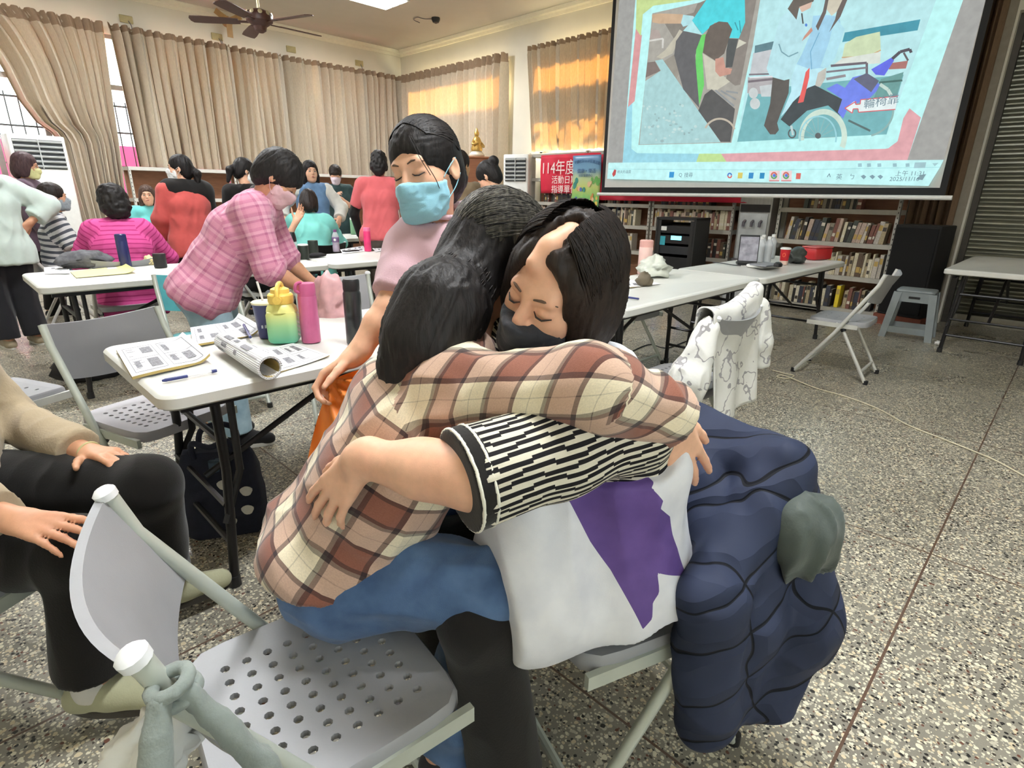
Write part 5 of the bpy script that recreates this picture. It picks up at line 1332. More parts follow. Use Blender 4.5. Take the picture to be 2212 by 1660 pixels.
# ================================================================== soft bodies: blended limbs meshed on a fine grid
def V3(v): return np.array(v[:] if isinstance(v, Vector) else v, np.float64)
class Soft:
    """signed-distance modelling: limbs, joints and cloth are blended shapes, then surfaced into ONE mesh"""
    def __init__(s, h): s.h, s.ops, s.chains = h, [], {}
    def cap(s, a, b, r0, r1=None, k=.02, op='add'):
        a, b = V3(a), V3(b); r1 = r0 if r1 is None else r1; m = max(r0, r1)
        def f(X, Y, Z):
            d = b - a; L = max(d @ d, 1e-9)
            t = np.clip(((X - a[0]) * d[0] + (Y - a[1]) * d[1] + (Z - a[2]) * d[2]) / L, 0, 1)
            return np.sqrt((X - a[0] - t * d[0]) ** 2 + (Y - a[1] - t * d[1]) ** 2 + (Z - a[2] - t * d[2]) ** 2) - (r0 + (r1 - r0) * t)
        s.ops.append((op, f, np.minimum(a, b) - m, np.maximum(a, b) + m, k)); return s
    def fcap(s, a, b, r0, r1=None, k=.02, op='add', c0=False, c1=True):
        """like cap but cut flat at the far end (c1) or the near end (c0): sleeves, hems, trouser legs"""
        a, b = V3(a), V3(b); r1 = r0 if r1 is None else r1; m = max(r0, r1)
        def f(X, Y, Z):
            d = b - a; Ln = math.sqrt(d @ d); u = d / Ln
            ax = (X - a[0]) * u[0] + (Y - a[1]) * u[1] + (Z - a[2]) * u[2]
            t = ax / Ln; lo = -9 if c0 else 0; hi = 9 if c1 else 1
            t = np.clip(t, lo, hi)
            q = np.sqrt(np.maximum((X - a[0] - t * d[0]) ** 2 + (Y - a[1] - t * d[1]) ** 2 + (Z - a[2] - t * d[2]) ** 2, 0)) - (r0 + (r1 - r0) * np.clip(t, 0, 1))
            if c1: q = np.maximum(q, ax - Ln)
            if c0: q = np.maximum(q, -ax)
            return q
        s.ops.append((op, f, np.minimum(a, b) - m, np.maximum(a, b) + m, k)); return s
    def ell(s, c, rad, R=None, k=.02, op='add'):
        c, rad = V3(c), np.array(rad, float); R = np.eye(3) if R is None else np.array([list(r) for r in R]); m = rad.max()
        def f(X, Y, Z):
            x, y, z = X - c[0], Y - c[1], Z - c[2]
            p = [(R[0, i] * x + R[1, i] * y + R[2, i] * z) for i in range(3)]
            k0 = np.sqrt(sum((p[i] / rad[i]) ** 2 for i in range(3))); k1 = np.sqrt(sum((p[i] / rad[i] ** 2) ** 2 for i in range(3)))
            return k0 * (k0 - 1) / np.maximum(k1, 1e-6)
        s.ops.append((op, f, c - m, c + m, k)); return s
    def cut(s, p, n, k=.004):
        """keep the side the normal points away from"""
        p, n = V3(p), V3(n) / np.linalg.norm(V3(n))
        s.ops.append(('int', lambda X, Y, Z: (X - p[0]) * n[0] + (Y - p[1]) * n[1] + (Z - p[2]) * n[2], None, None, k)); return s
    def keep(s, f, k=.004): s.ops.append(('int', f, None, None, k)); return s
    def surface(s):
        h = s.h
        lo = np.min([o[2] for o in s.ops if o[0] == 'add'], 0) - 4 * h; hi = np.max([o[3] for o in s.ops if o[0] == 'add'], 0) + 4 * h
        n = np.ceil((hi - lo) / h).astype(int) + 1
        F = np.full(n, 1.0, np.float32); ax = [(lo[i] + h * np.arange(n[i])).astype(np.float32) for i in range(3)]
        for op, f, a, b, k in s.ops:
            if a is None: sl = [slice(0, n[i]) for i in range(3)]
            else:
                m = k + 3 * h
                sl = [slice(max(0, int((a[i] - m - lo[i]) / h)), min(n[i], int((b[i] + m - lo[i]) / h) + 2)) for i in range(3)]
            if any(q.stop <= q.start for q in sl): continue
            X, Y, Z = ax[0][sl[0]][:, None, None], ax[1][sl[1]][None, :, None], ax[2][sl[2]][None, None, :]
            d = np.asarray(f(X, Y, Z), np.float32)
            G = F[sl[0], sl[1], sl[2]]
            if op == 'add': q = np.maximum(k - np.abs(G - d), 0) / k; F[sl[0], sl[1], sl[2]] = np.minimum(G, d) - q * q * k * .25
            else:
                e = -d if op == 'sub' else d
                q = np.maximum(k - np.abs(G - e), 0) / k; F[sl[0], sl[1], sl[2]] = np.maximum(G, e) + q * q * k * .25
        S = F < 0
        c8 = [(i, j, k) for i in (0, 1) for j in (0, 1) for k in (0, 1)]
        sub = lambda A, c: A[c[0]:A.shape[0] - 1 + c[0], c[1]:A.shape[1] - 1 + c[1], c[2]:A.shape[2] - 1 + c[2]]
        cnt = sum(sub(S, c).astype(np.int8) for c in c8)
        I = np.argwhere((cnt > 0) & (cnt < 8))
        vals = {c: F[I[:, 0] + c[0], I[:, 1] + c[1], I[:, 2] + c[2]] for c in c8}
        acc = np.zeros((len(I), 3)); num = np.zeros(len(I))
        for a in c8:
            for d in range(3):
                if a[d]: continue
                b = list(a); b[d] = 1; b = tuple(b); va, vb = vals[a], vals[b]
                x = (va < 0) != (vb < 0); t = np.where(x, va / np.where(x, va - vb, 1), 0)
                pos = np.tile(np.array(a, float), (len(I), 1)); pos[:, d] += t
                acc[x] += pos[x]; num[x] += 1
        Vt = lo + (I + acc / num[:, None]) * h
        idx = np.full(cnt.shape, -1, np.int32); idx[I[:, 0], I[:, 1], I[:, 2]] = np.arange(len(I))
        faces = []
        for d in range(3):
            A = S; sl0 = [slice(None)] * 3; sl1 = [slice(None)] * 3; sl0[d] = slice(0, -1); sl1[d] = slice(1, None)
            E = np.argwhere(A[tuple(sl0)] != A[tuple(sl1)])
            o1, o2 = [i for i in range(3) if i != d]
            E = E[(E[:, o1] > 0) & (E[:, o2] > 0) & (E[:, o1] < cnt.shape[o1]) & (E[:, o2] < cnt.shape[o2])]
            q = []
            for (u, v) in ((-1, -1), (0, -1), (0, 0), (-1, 0)):
                K = E.copy(); K[:, o1] += u; K[:, o2] += v; q.append(idx[K[:, 0], K[:, 1], K[:, 2]])
            q = np.stack(q, 1); ins = A[E[:, 0], E[:, 1], E[:, 2]]
            flip = ins if d != 1 else ~ins
            q[~flip] = q[~flip][:, ::-1]
            faces.append(q)
        Fc = np.concatenate(faces); Fc = Fc[(Fc >= 0).all(1)]
        return Vt, Fc

def vertex_normals(V, Fc):
    e1, e2 = V[Fc[:, 2]] - V[Fc[:, 0]], V[Fc[:, 3]] - V[Fc[:, 1]]
    fn = np.cross(e1, e2); N = np.zeros_like(V)
    for i in range(4): np.add.at(N, Fc[:, i], fn)
    return N / np.maximum(np.linalg.norm(N, axis=1, keepdims=True), 1e-12)
def relax(V, Fc, it=1, w=.5):
    for _ in range(it):
        A = np.zeros_like(V); c = np.zeros(len(V))
        for i in range(4):
            for j in (1, 3): np.add.at(A, Fc[:, i], V[Fc[:, (i + j) % 4]]); np.add.at(c, Fc[:, i], 1)
        V = V * (1 - w) + w * A / np.maximum(c, 1)[:, None]
    return V
def chain_coords(Pts, chain, ref):
    """distance to, length along and arc around a limb's centre line"""
    best = np.full(len(Pts), 1e9); U = np.zeros(len(Pts)); T = np.zeros(len(Pts)); s0 = 0.0
    Rm = np.mean([r for _, r in chain]); ref = V3(ref)
    for (a, ra), (b, rb) in zip(chain[:-1], chain[1:]):
        a, b = V3(a), V3(b); d = b - a; L = np.linalg.norm(d); u = d / L
        t = (Pts - a) @ u; tc = np.clip(t, 0, L); q = Pts - a - tc[:, None] * u
        dist = np.linalg.norm(q, axis=1) - (ra + (rb - ra) * tc / L)
        x = ref - u * (ref @ u); x /= np.linalg.norm(x); y = np.cross(u, x)
        m = dist < best; best[m] = dist[m]
        tt = np.clip(t, -.08 if s0 == 0 else 0, L + .08)
        T[m] = (s0 + tt)[m]; U[m] = (np.arctan2(q @ y, q @ x) * Rm)[m]; s0 += L
    return best, U, T, 2 * math.pi * Rm
def soft_object(name, soft, m, parent, folds=None, chains=None, relaxed=1, attr=None, mats=None, shear=None):
    """folds: list of (direction, wavelength across, length along, amplitude)"""
    Vt, Fc = soft.surface()
    Vt = relax(Vt, Fc, relaxed)
    if folds:
        N = vertex_normals(Vt, Fc); dsp = np.zeros(len(Vt))
        for k, (dr, lam, ln_, amp) in enumerate(folds):
            Fm = np.array([list(r) for r in frame_z(dr)]); q = Vt @ Fm
            nz = vnoise(q / np.array([lam, lam, ln_]) + 31.7 * k, k + 3)
            dsp += amp * (1 - 2 * np.abs(nz)) if amp > 0 else -amp * nz
        Vt = Vt + N * dsp[:, None]
    me = bpy.data.meshes.new(name)
    inv = np.array(WM(parent).inverted()) if parent is not None else np.eye(4)
    Vl = Vt @ inv[:3, :3].T + inv[:3, 3]
    me.from_pydata(Vl.tolist(), [], Fc.tolist())
    if chains:
        C = Vt[Fc].mean(1); ds = [chain_coords(C, c, r) for c, r in chains]
        g = np.argmin(np.stack([d[0] for d in ds]), 0); uv = np.zeros((len(Fc), 4, 2))
        for gi, (c, r) in enumerate(chains):
            mk = g == gi
            if not mk.any(): continue
            _, U, T, per = chain_coords(Vt[Fc[mk]].reshape(-1, 3), c, r); U = U.reshape(-1, 4)
            U = np.where(U - ds[gi][1][mk][:, None] > per / 2, U - per, np.where(U - ds[gi][1][mk][:, None] < -per / 2, U + per, U))
            uv[mk, :, 0] = U + gi * .37; uv[mk, :, 1] = T.reshape(-1, 4) + (shear or {}).get(gi, 0.0) * U
        ul = me.uv_layers.new(name='uv'); ul.data.foreach_set('uv', uv.reshape(-1).astype(np.float32))
    if attr:
        for an, fn in attr.items():
            a = me.attributes.new(an, 'FLOAT', 'POINT'); a.data.foreach_set('value', fn(Vt).astype(np.float32))
    for q in (mats or [m]): me.materials.append(q)
    me.polygons.foreach_set('use_smooth', [True] * len(me.polygons)); me.update()
    o = bpy.data.objects.new(name, me); COL.objects.link(o)
    if parent is not None: o.parent = parent
    return o

# ------------------------------------------------------------------ skin, hair and cloth surfaces
def skin_mat(name, rgb, red=(206, 128, 104)):
    m = bpy.data.materials.new(name); q = NT(m); co = q.coord('Object')
    c = q.mix(q.ramp(q.noise(co, 9, 3), [(.42, (0, 0, 0)), (.75, (.5, .5, .5))]), lin(rgb), lin(red))
    c = q.mix(.35, c, q.ramp(q.noise(co, 70, 3), [(.3, lin(tuple(v * .93 for v in rgb))), (.7, lin(tuple(min(255, v * 1.05) for v in rgb)))]))
    q.color(c); q.p.inputs['Roughness'].default_value = .5; q.p.inputs['Specular IOR Level'].default_value = .35
    q.p.inputs['Subsurface Weight'].default_value = .12; q.p.inputs['Subsurface Radius'].default_value = (.012, .005, .003)
    q.bump(q.noise(co, 420, 3), .12, .0012); return m
SKIN = skin_mat('skin_warm', (228, 180, 150), (214, 144, 122)); SKIN2 = skin_mat('skin_tan', (200, 150, 118), (184, 118, 98))
MT_lash = mat('eyelash_dark', (44, 32, 28), .6); MT_brow = mat('eyebrow_brown', (96, 74, 60), .8); MT_lip = mat('lip', (178, 96, 90), .45); MT_eyew = mat('eye_white', (226, 220, 212), .3)
def hair_mat(name, rgb, hi, streak=.35):
    m = bpy.data.materials.new(name); q = NT(m); co = q.coord('Object')
    n = q.noise(q.mapping(co, scale=(1, 1, .16)), 130, 3)
    q.color(q.ramp(n, [(.35, lin(rgb)), (.35 + streak, lin(tuple((a + b) / 2 for a, b in zip(rgb, hi)))), (.95, lin(hi))]))
    q.p.inputs['Roughness'].default_value = .56; q.p.inputs['Specular IOR Level'].default_value = .3
    q.bump(n, .5, .004); return m
HAIR = hair_mat('hair_black', (20, 17, 17), (48, 42, 40)); HAIRB = hair_mat('hair_brown_black', (28, 21, 18), (64, 50, 41)); HAIRG = hair_mat('hair_greying', (58, 55, 51), (142, 136, 124), .25)
def cloth_mat(name, rgb, rough=.85, vary=.1, weave=240, bump=.25, hi=None):
    if name in MATS: return MATS[name]
    m = bpy.data.materials.new(name); q = NT(m); co = q.coord('Object'); c = lin(rgb); hi = lin(hi) if hi else tuple(min(1, v * (1 + vary)) for v in c)
    q.color(q.ramp(q.noise(co, 11, 4), [(.3, tuple(v * (1 - vary) for v in c)), (.7, hi)])); q.p.inputs['Roughness'].default_value = rough; q.p.inputs['Specular IOR Level'].default_value = .2
    q.p.inputs['Sheen Weight'].default_value = .15; q.bump(q.noise(co, weave, 2), bump, .002); MATS[name] = m; return m
def plaid_mat(name, us, vs, scale, mixf=.5, rough=.9):
    """woven check: bands across (us) crossed with bands along (vs); lists of (start, colour)"""
    m = bpy.data.materials.new(name); q = NT(m); uv = q.add('ShaderNodeTexCoord').outputs['UV']
    s_ = q.add('ShaderNodeSeparateXYZ'); q.ln(uv, s_.inputs[0])
    wob = q.math('MULTIPLY', q.math('SUBTRACT', q.noise(uv, 14, 2), .5), .006)
    a = q.math('FRACT', q.math('DIVIDE', q.math('ADD', s_.outputs[0], wob), scale)); b = q.math('FRACT', q.math('DIVIDE', q.math('ADD', s_.outputs[1], wob), scale))
    ca = q.ramp(a, [(p, lin(c)) for p, c in us], 'CONSTANT'); cb = q.ramp(b, [(p, lin(c)) for p, c in vs], 'CONSTANT')
    c = q.mix(mixf, ca, cb)
    c = q.mix(.25, c, q.mix(1.0, c, q.ramp(q.noise(uv, 420, 2), [(.3, (.55,) * 3), (.7, (1, 1, 1))]), 'MULTIPLY'))
    q.color(c); q.p.inputs['Roughness'].default_value = rough; q.p.inputs['Specular IOR Level'].default_value = .15; q.p.inputs['Sheen Weight'].default_value = .2
    q.bump(q.noise(uv, 700, 2), .25, .002); return m
def check_mat(name, light, mid, dark, line, scale):
    """block check: light where two light bands cross, dark where two dark ones do, thin dark lines along the band edges"""
    m = bpy.data.materials.new(name); q = NT(m); uv = q.add('ShaderNodeTexCoord').outputs['UV']
    s_ = q.add('ShaderNodeSeparateXYZ'); q.ln(uv, s_.inputs[0])
    wob = q.math('MULTIPLY', q.math('SUBTRACT', q.noise(uv, 14, 2), .5), .006)
    a, b = (q.math('FRACT', q.math('DIVIDE', q.math('ADD', s_.outputs[i], wob), scale)) for i in (0, 1))
    band = lambda x: q.math('GREATER_THAN', x, .5)
    def lines(x):
        e1 = q.math('LESS_THAN', q.math('ABSOLUTE', q.math('SUBTRACT', x, .5)), .06); e2 = q.math('LESS_THAN', q.math('ABSOLUTE', q.math('SUBTRACT', x, .965)), .036)
        th = q.math('LESS_THAN', q.math('ABSOLUTE', q.math('SUBTRACT', x, .22)), .008)
        return q.math('MAXIMUM', q.math('MULTIPLY', q.math('MAXIMUM', e1, e2), .72), q.math('MULTIPLY', th, .3))
    n2 = q.math('ADD', band(a), band(b))
    c = q.ramp(q.math('DIVIDE', n2, 2.0), [(0, lin(light)), (.4, lin(mid)), (.8, lin(dark))], 'CONSTANT')
    la, lb = lines(a), lines(b); lt = q.math('MINIMUM', q.math('ADD', q.math('MULTIPLY', la, .85), q.math('MULTIPLY', lb, .85)), .95)
    c = q.mix(lt, c, lin(line))
    c = q.mix(.3, c, q.mix(1.0, c, q.ramp(q.noise(uv, 380, 2), [(.3, (.5,) * 3), (.7, (1, 1, 1))]), 'MULTIPLY'))
    q.color(c); q.p.inputs['Roughness'].default_value = .9; q.p.inputs['Specular IOR Level'].default_value = .15; q.p.inputs['Sheen Weight'].default_value = .2
    q.bump(q.noise(uv, 700, 2), .25, .002); return m
def stripe_mat(name, base, line, period, duty, axis=1, stagger=0.0, block=.05):
    m = bpy.data.materials.new(name); q = NT(m); uv = q.add('ShaderNodeTexCoord').outputs['UV']
    s_ = q.add('ShaderNodeSeparateXYZ'); q.ln(uv, s_.inputs[0])
    p = s_.outputs[axis]; o = s_.outputs[1 - axis]
    p = q.math('ADD', q.math('DIVIDE', p, period), q.math('MULTIPLY', q.math('SUBTRACT', q.noise(uv, 9, 2), .5), .5))
    if stagger:
        rowi = q.math('FLOOR', p)
        blk = q.math('FLOOR', q.math('ADD', q.math('DIVIDE', o, block), q.math('MULTIPLY', q.math('FRACT', q.math('MULTIPLY', rowi, .37)), 1.0)))
        p = q.math('ADD', p, q.math('MULTIPLY', q.math('FRACT', q.math('MULTIPLY', blk, .5)), stagger))
    f = q.math('LESS_THAN', q.math('FRACT', p), duty)
    q.color(q.mix(f, lin(base), lin(line))); q.p.inputs['Roughness'].default_value = .85; q.p.inputs['Specular IOR Level'].default_value = .2
    q.bump(q.noise(uv, 600, 2), .2, .002); return m

# ------------------------------------------------------------------ people
def unit(v): v = V3(v); return v / np.linalg.norm(v)
def head_axes(J):
    f = unit(J['hf']); u = V3(J['hu']); u = unit(u - f * (u @ f)); return np.cross(f, u), f, u
class HeadFrame:
    def __init__(s, J, k=.95): s.c = V3(J['head']); s.r, s.f, s.u = head_axes(J); s.k = k; s.R = np.stack([s.r, s.f, s.u], 1)
    def __call__(s, x, y, z): return s.c + s.k * (s.r * x + s.f * y + s.u * z)
def add_head(S, H, face=True):
    k = H.k; E = lambda c, r, kk=.02, op='add': S.ell(H(*c), np.array(r) * k, H.R, kk, op)
    C = lambda a, b, r0, r1=None, kk=.012, op='add': S.cap(H(*a), H(*b), r0 * k, (r1 if r1 is not None else r0) * k, kk, op)
    E((0, -.012, .035), (.077, .096, .088)); E((0, .022, -.035), (.060, .068, .082), .03); C((-.025, .045, -.088), (.025, .045, -.088), .026, kk=.03); C((0, .058, -.098), (0, .062, -.100), .018, kk=.025)
    E((-.040, .05, -.03), (.026, .03, .034), .02); E((.040, .05, -.03), (.026, .03, .034), .02)
    if face:
        C((-.034, .078, .026), (.034, .078, .026), .013, kk=.016)
        C((0, .088, .018), (0, .104, -.020), .007, .0115, .012); 
        for s_ in (-1, 1):
            C((s_ * .011, .093, -.027), (s_ * .013, .091, -.028), .008, kk=.006)
            S.ell(H(s_ * .032, .093, .006), np.array((.016, .010, .009)) * k, H.R, .012, 'sub')
            E((s_ * .031, .076, .004), (.016, .013, .010), .006)
            E((s_ * .080, -.012, -.006), (.010, .020, .031), .008); E((s_ * .086, -.004, -.006), (.006, .012, .022), .006, 'sub')
        C((-.016, .090, -.053), (.016, .090, -.053), .0065, kk=.008); C((-.014, .088, -.064), (.014, .088, -.064), .0075, kk=.008)
def face_marks(H, par, eyes='down', mouth=True, brow=MT_brow, s0=1.0):
    """eyebrows, lash lines or open eyes, lips; each its own part"""
    k = H.k
    for s_ in (-1, 1):
        b = MB(); b.tube([H(s_ * x, y, z) for x, y, z in ((.014, .0935, .027), (.027, .0925, .032), (.040, .084, .031), (.050, .072, .025))], [.0016 * s0, .0026 * s0, .0024 * s0, .001], 6); b.build('eyebrow', brow, par, smooth='all')
        if eyes == 'open':
            b = MB(); b.lathe([(0, -.004), (.010, -.003), (.012, 0), (.010, .003), (0, .0045)], H(s_ * .031, .0845, .004), Matrix((H.r, H.u * .62, H.f)).transposed(), n=14); e = b.build('eye', MT_eyew, par, smooth='all')
            b = MB(); b.lathe([(0, 0), (.0055, 0), (.0045, .0022), (0, .0026)], H(s_ * .031, .0883, .004), Matrix((H.r, H.u, H.f)).transposed(), n=12); b.build('iris', MT_lash, e, smooth='all')
            zz = ((.015, .083, .003), (.024, .0885, .010), (.036, .0865, .011), (.047, .076, .004))
        else:
            zz = ((.016, .086, .002), (.025, .0905, -.0025), (.036, .0885, -.004), (.048, .077, .000))
        b = MB(); b.tube([H(s_ * x, y + .001, z) for x, y, z in zz], [.0009 * s0, .0018 * s0, .0018 * s0, .001], 6); b.build('eyelash', MT_lash, par, smooth='all')
    if mouth:
        b = MB(); b.tube([H(x, y, z) for x, y, z in ((-.021, .085, -.0585), (-.009, .0955, -.056), (0, .0965, -.0575), (.009, .0955, -.056), (.021, .085, -.0585))], [.001, .0038 * s0, .0036 * s0, .0038 * s0, .001], 8); b.build('lips', MT_lip, par, smooth='all')
def mask_object(H, par, m, h, loops=True, drop=0.0):
    S = Soft(h); k = H.k
    S.ell(H(0, .030, -.040), np.array((.070, .080, .092)) * k, H.R, .02); S.cap(H(-.02, .075, -.095), H(.02, .075, -.095), .027 * k, k=.03); S.cap(H(0, .088, -.002), H(0, .108, -.03), .012 * k, k=.03); S.cap(H(0, .10, -.03), H(0, .088, -.08), .016 * k, k=.03)
    c, R = H.c, H.R
    def box(X, Y, Z):
        q = [(X - c[0]) * R[0, i] + (Y - c[1]) * R[1, i] + (Z - c[2]) * R[2, i] for i in range(3)]
        return np.maximum(np.maximum(np.abs(q[0]) - .071 * k, .018 * k - q[1]), np.maximum(q[2] - (.002 - drop - np.abs(q[0]) * .22) * k, -.118 * k - q[2]))
    S.keep(box, .003)
    mk = soft_object('mask', S, m, par, folds=[(H.r, .015, .4, .0026)])
    if loops:
        for s_ in (-1, 1):
            b = MB(); b.tube(spline([H(s_ * .068, .03, -.022), H(s_ * .078, .012, -.002), H(s_ * .086, -.018, .018)]), .0013, 5); b.tube(spline([H(s_ * .066, .03, -.075), H(s_ * .078, .0, -.05), H(s_ * .086, -.025, -.02)]), .0013, 5); b.build('ear_loop', m, mk, smooth='all')
    return mk
def add_hand(S, wr, d, n, side, k=1.0, curl=(.25, .35, .4, .45), spread=.10, thumb=(.75, .25), rf=.0082):
    """wr wrist, d towards the fingers, n palm normal (the way fingers curl); side +1 when the thumb is at d x n"""
    d = unit(d); n = V3(n); n = unit(n - d * (n @ d)); t = np.cross(d, n) * side; wr = V3(wr)
    pt = lambda a, b, c: wr + k * (d * a + t * b + n * c)
    S.cap(pt(-.02, 0, 0), pt(.02, 0, 0), .024 * k, .024 * k, .02)
    base = [(.088, .030), (.092, .010), (.088, -.011), (.078, -.030)]; Ls = [(.044, .026, .021), (.048, .029, .022), (.045, .027, .021), (.035, .021, .019)]
    for i, (a, b) in enumerate(base):
        S.cap(pt(.012, b * .55, 0), pt(a, b, -.002), .0145 * k, .0105 * k, .012)
        ang = spread * (1.5 - i) / 1.5; dirn = d * math.cos(ang) + t * math.sin(ang); p = pt(a, b, -.002); cc = curl[i]; th = cc * .6
        for j, L in enumerate(Ls[i]):
            v = dirn * math.cos(th) + n * math.sin(th); q = p + v * L * k
            r0 = (rf + .0016 - .0011 * j) * k * (.9 if i == 3 else 1); S.cap(p, q, r0, r0 - .0009 * k, .0035); p = q; th += cc * (1.15 if j == 0 else .8)
    a0, b0 = thumb; p = pt(.022, .022, .006); v = unit(d * math.cos(a0) + t * math.sin(a0) + n * b0)
    S.cap(pt(.008, .010, .004), p, .016 * k, .014 * k, .012)
    for j, (L, r) in enumerate(((.042, .0125), (.032, .0105), (.026, .009))):
        q = p + v * L * k; S.cap(p, q, r * k, (r - .001) * k, .005); p = q; v = unit(v + d * .22 + n * .10)
def torso_prims(S, J, t=0.0, k=.035, girth=1.0, low=0.0):
    pel, nk = V3(J['pel']), V3(J['neck']); hl, hr, sl, sr = (V3(J[q]) for q in ('hipL', 'hipR', 'shL', 'shR'))
    rh, rs = unit(hr - hl), unit(sr - sl); up = unit(nk - pel); g = girth
    ch = pel * .36 + nk * .64; be = pel * .72 + nk * .28
    S.cap(hl, hr, .098 * g + t, k=k)
    if low: S.cap(hl - up * low, hr - up * low, .10 * g + t, k=k)
    S.cap(be - rh * .045 * g, be + rs * .045 * g, .090 * g + t, k=k); S.cap(ch - rs * .065, ch + rs * .065, .090 * g + t, k=k)
    S.cap(pel - rh * .05, ch - rs * .06, .088 * g + t, k=k); S.cap(pel + rh * .05, ch + rs * .06, .088 * g + t, k=k)
    a, b = sl * .82 + sr * .18, sr * .82 + sl * .18
    S.cap(a, b, .050 + t, k=k); S.cap(sl, sr, .036 + t, k=k); S.cap(ch - rs * .05, nk - rs * .02 - up * .03, .080 * g + t, .045 + t, k); S.cap(ch + rs * .05, nk + rs * .02 - up * .03, .080 * g + t, .045 + t, k)
    return up, rs
def add_body(S, J, girth=1.0, face=True, hk=.95, hands=True, legs=True):
    torso_prims(S, J, 0.0, girth=girth)
    H = HeadFrame(J, hk); add_head(S, H, face)
    S.cap(J['neck'], H(0, -.018, -.055), .050, .047, .025)
    for s_ in 'LR':
        sh, el, wr = (V3(J[q + s_]) for q in ('sh', 'el', 'wr'))
        S.cap(sh, el, .044, .037, .02); S.cap(el, el * .65 + wr * .35, .037, .036, .015); S.cap(el * .65 + wr * .35, wr, .036, .024, .015)
        hd = J.get('hand' + s_)
        if hands and hd: add_hand(S, wr, *hd)
        elif hands:
            d = unit(wr - el); add_hand(S, wr, d, unit(V3(J['pel']) - wr), -1 if s_ == 'L' else 1)
        if legs:
            hp, kn, an, to = (V3(J[q + s_]) for q in ('hip', 'kn', 'an', 'to'))
            S.cap(hp, kn, .080 * girth, .054, .03); S.cap(kn, kn * .6 + an * .4, .052, .052, .02); S.cap(kn * .6 + an * .4, an, .052, .034, .02)
            S.cap(an, to, .034, .024, .02); S.cap(an + (an - to) * .22 * np.array([1, 1, .0]) - np.array([0, 0, .02]), an, .03, k=.02)
    return H
def sleeve(S, J, s_, ln_, t, flare=.0, k=.03):
    """ln_: 0..1 upper arm, 1..2 forearm"""
    sh, el, wr = (V3(J[q + s_]) for q in ('sh', 'el', 'wr'))
    if ln_ <= 1: S.fcap(sh, sh + (el - sh) * ln_, .046 + t + .008, .040 + t + flare, k)
    else:
        S.cap(sh, el, .046 + t + .006, .040 + t, k); S.fcap(el, el + (wr - el) * (ln_ - 1), .040 + t, .031 + t + flare, k)
def trousers(S, J, t, ln_=2.0, girth=1.0, flare=.0):
    up = unit(V3(J['neck']) - V3(J['pel']))
    S.cap(J['hipL'], J['hipR'], .100 * girth + t, k=.03); S.cap(V3(J['pel']) + up * .0, V3(J['pel']) + up * .07, .095 * girth + t, k=.03)
    for s_ in 'LR':
        hp, kn, an = (V3(J[q + s_]) for q in ('hip', 'kn', 'an'))
        S.cap(hp, kn, .083 * girth + t, .058 + t, .03)
        if ln_ > 1: S.fcap(kn, kn + (an - kn) * (ln_ - 1), .058 + t, .046 + t + flare, .025)
def shoe(name, an, to, m, par, h=.007, sole=None, k=1.0):
    an, to = V3(an), V3(to); d = to - an; d[2] = 0; d = unit(d); g0 = min(an[2] - .085, to[2] - .028)
    S = Soft(h); c = np.array([an[0], an[1], g0])
    S.cap(c - d * .035 + [0, 0, .035], c + d * .05 + [0, 0, .05], .040, .042, .02); S.cap(c + d * .05 + [0, 0, .045], c + d * .15 + [0, 0, .032], .042, .034, .02); S.cap(c - d * .02 + [0, 0, .05], an - [0, 0, .005], .040, .040, .02)
    S.cut(c + [0, 0, .012], (0, 0, -1), .002)
    o = soft_object(name, S, m, par)
    b = MB(); R = Matrix((np.array([d[1], -d[0], 0]), d, np.array([0, 0, 1.]))).transposed()
    b.loft([[Vector((x * w_, y, z)) for x, y in [(.040 * math.cos(a) * (1 if math.sin(a) < 0 else .95), .055 + .125 * math.sin(a)) for a in [2 * math.pi * q / 20 for q in range(20)]]] for z, w_ in ((.001, 1.0), (.022, 1.04))], Vector(c), R); b.build('sole', sole or MT_white, o, smooth=True)
    return o
def hair_cap(S, H, big=1.0, style='short', face_cut=True):
    k = H.k; E = lambda c, r, kk=.02, op='add': S.ell(H(*c), np.array(r) * k, H.R, kk, op)
    E((0, -.016, .042), (.088 * big, .106 * big, .098 * big)); E((0, -.055, -.02), (.074 * big, .062 * big, .080), .03)
    if style in ('bob', 'long', 'curly'):
        for s_ in (-1, 1): E((s_ * .070, -.012, -.035), (.026 * big, .058, .082 if style != 'curly' else .05), .03)
        E((0, -.068, -.055), (.080 * big, .054 * big, .085), .03)
    if style == 'long':
        for s_ in (-1, 0, 1): S.cap(H(s_ * .05, -.075, -.05), H(s_ * .055, -.085, -.22), .052 * k, .035 * k, .03)
        for s_ in (-1, 1): S.cap(H(s_ * .078, -.0, -.05), H(s_ * .082, .01, -.20), .026 * k, .016 * k, .03)
    if face_cut:
        E((0, .115, -.040), (.066, .085, .098), .012, 'sub'); E((0, .10, -.085), (.075, .085, .07), .012, 'sub')
    if style == 'fringe': E((0, .075, .048), (.062, .026, .03), .01)
    if style == 'bun': E((0, -.115, .075), (.046, .044, .046), .008)
    if style == 'lowbun': E((0, -.125, -.03), (.042, .040, .042), .008)
    if style == 'pony':
        S.cap(H(0, -.11, .01), H(0, -.15, -.04), .024, .034, .015); S.cap(H(0, -.15, -.04), H(0, -.14, -.16), .034, .016, .015)
def strands(name, paths, m, par, r=.0016, sides=3, mats=None):
    b = MB()
    for i, p in enumerate(paths):
        b.m = (i % 5 == 0) if mats else 0
        n = len(p); b.tube(p, [r * (1 if q < n - 2 else (n - q) / 3.0) for q in range(n)], sides, caps=False)
    return b.build(name, mats or m, par, smooth='all', fix=False)

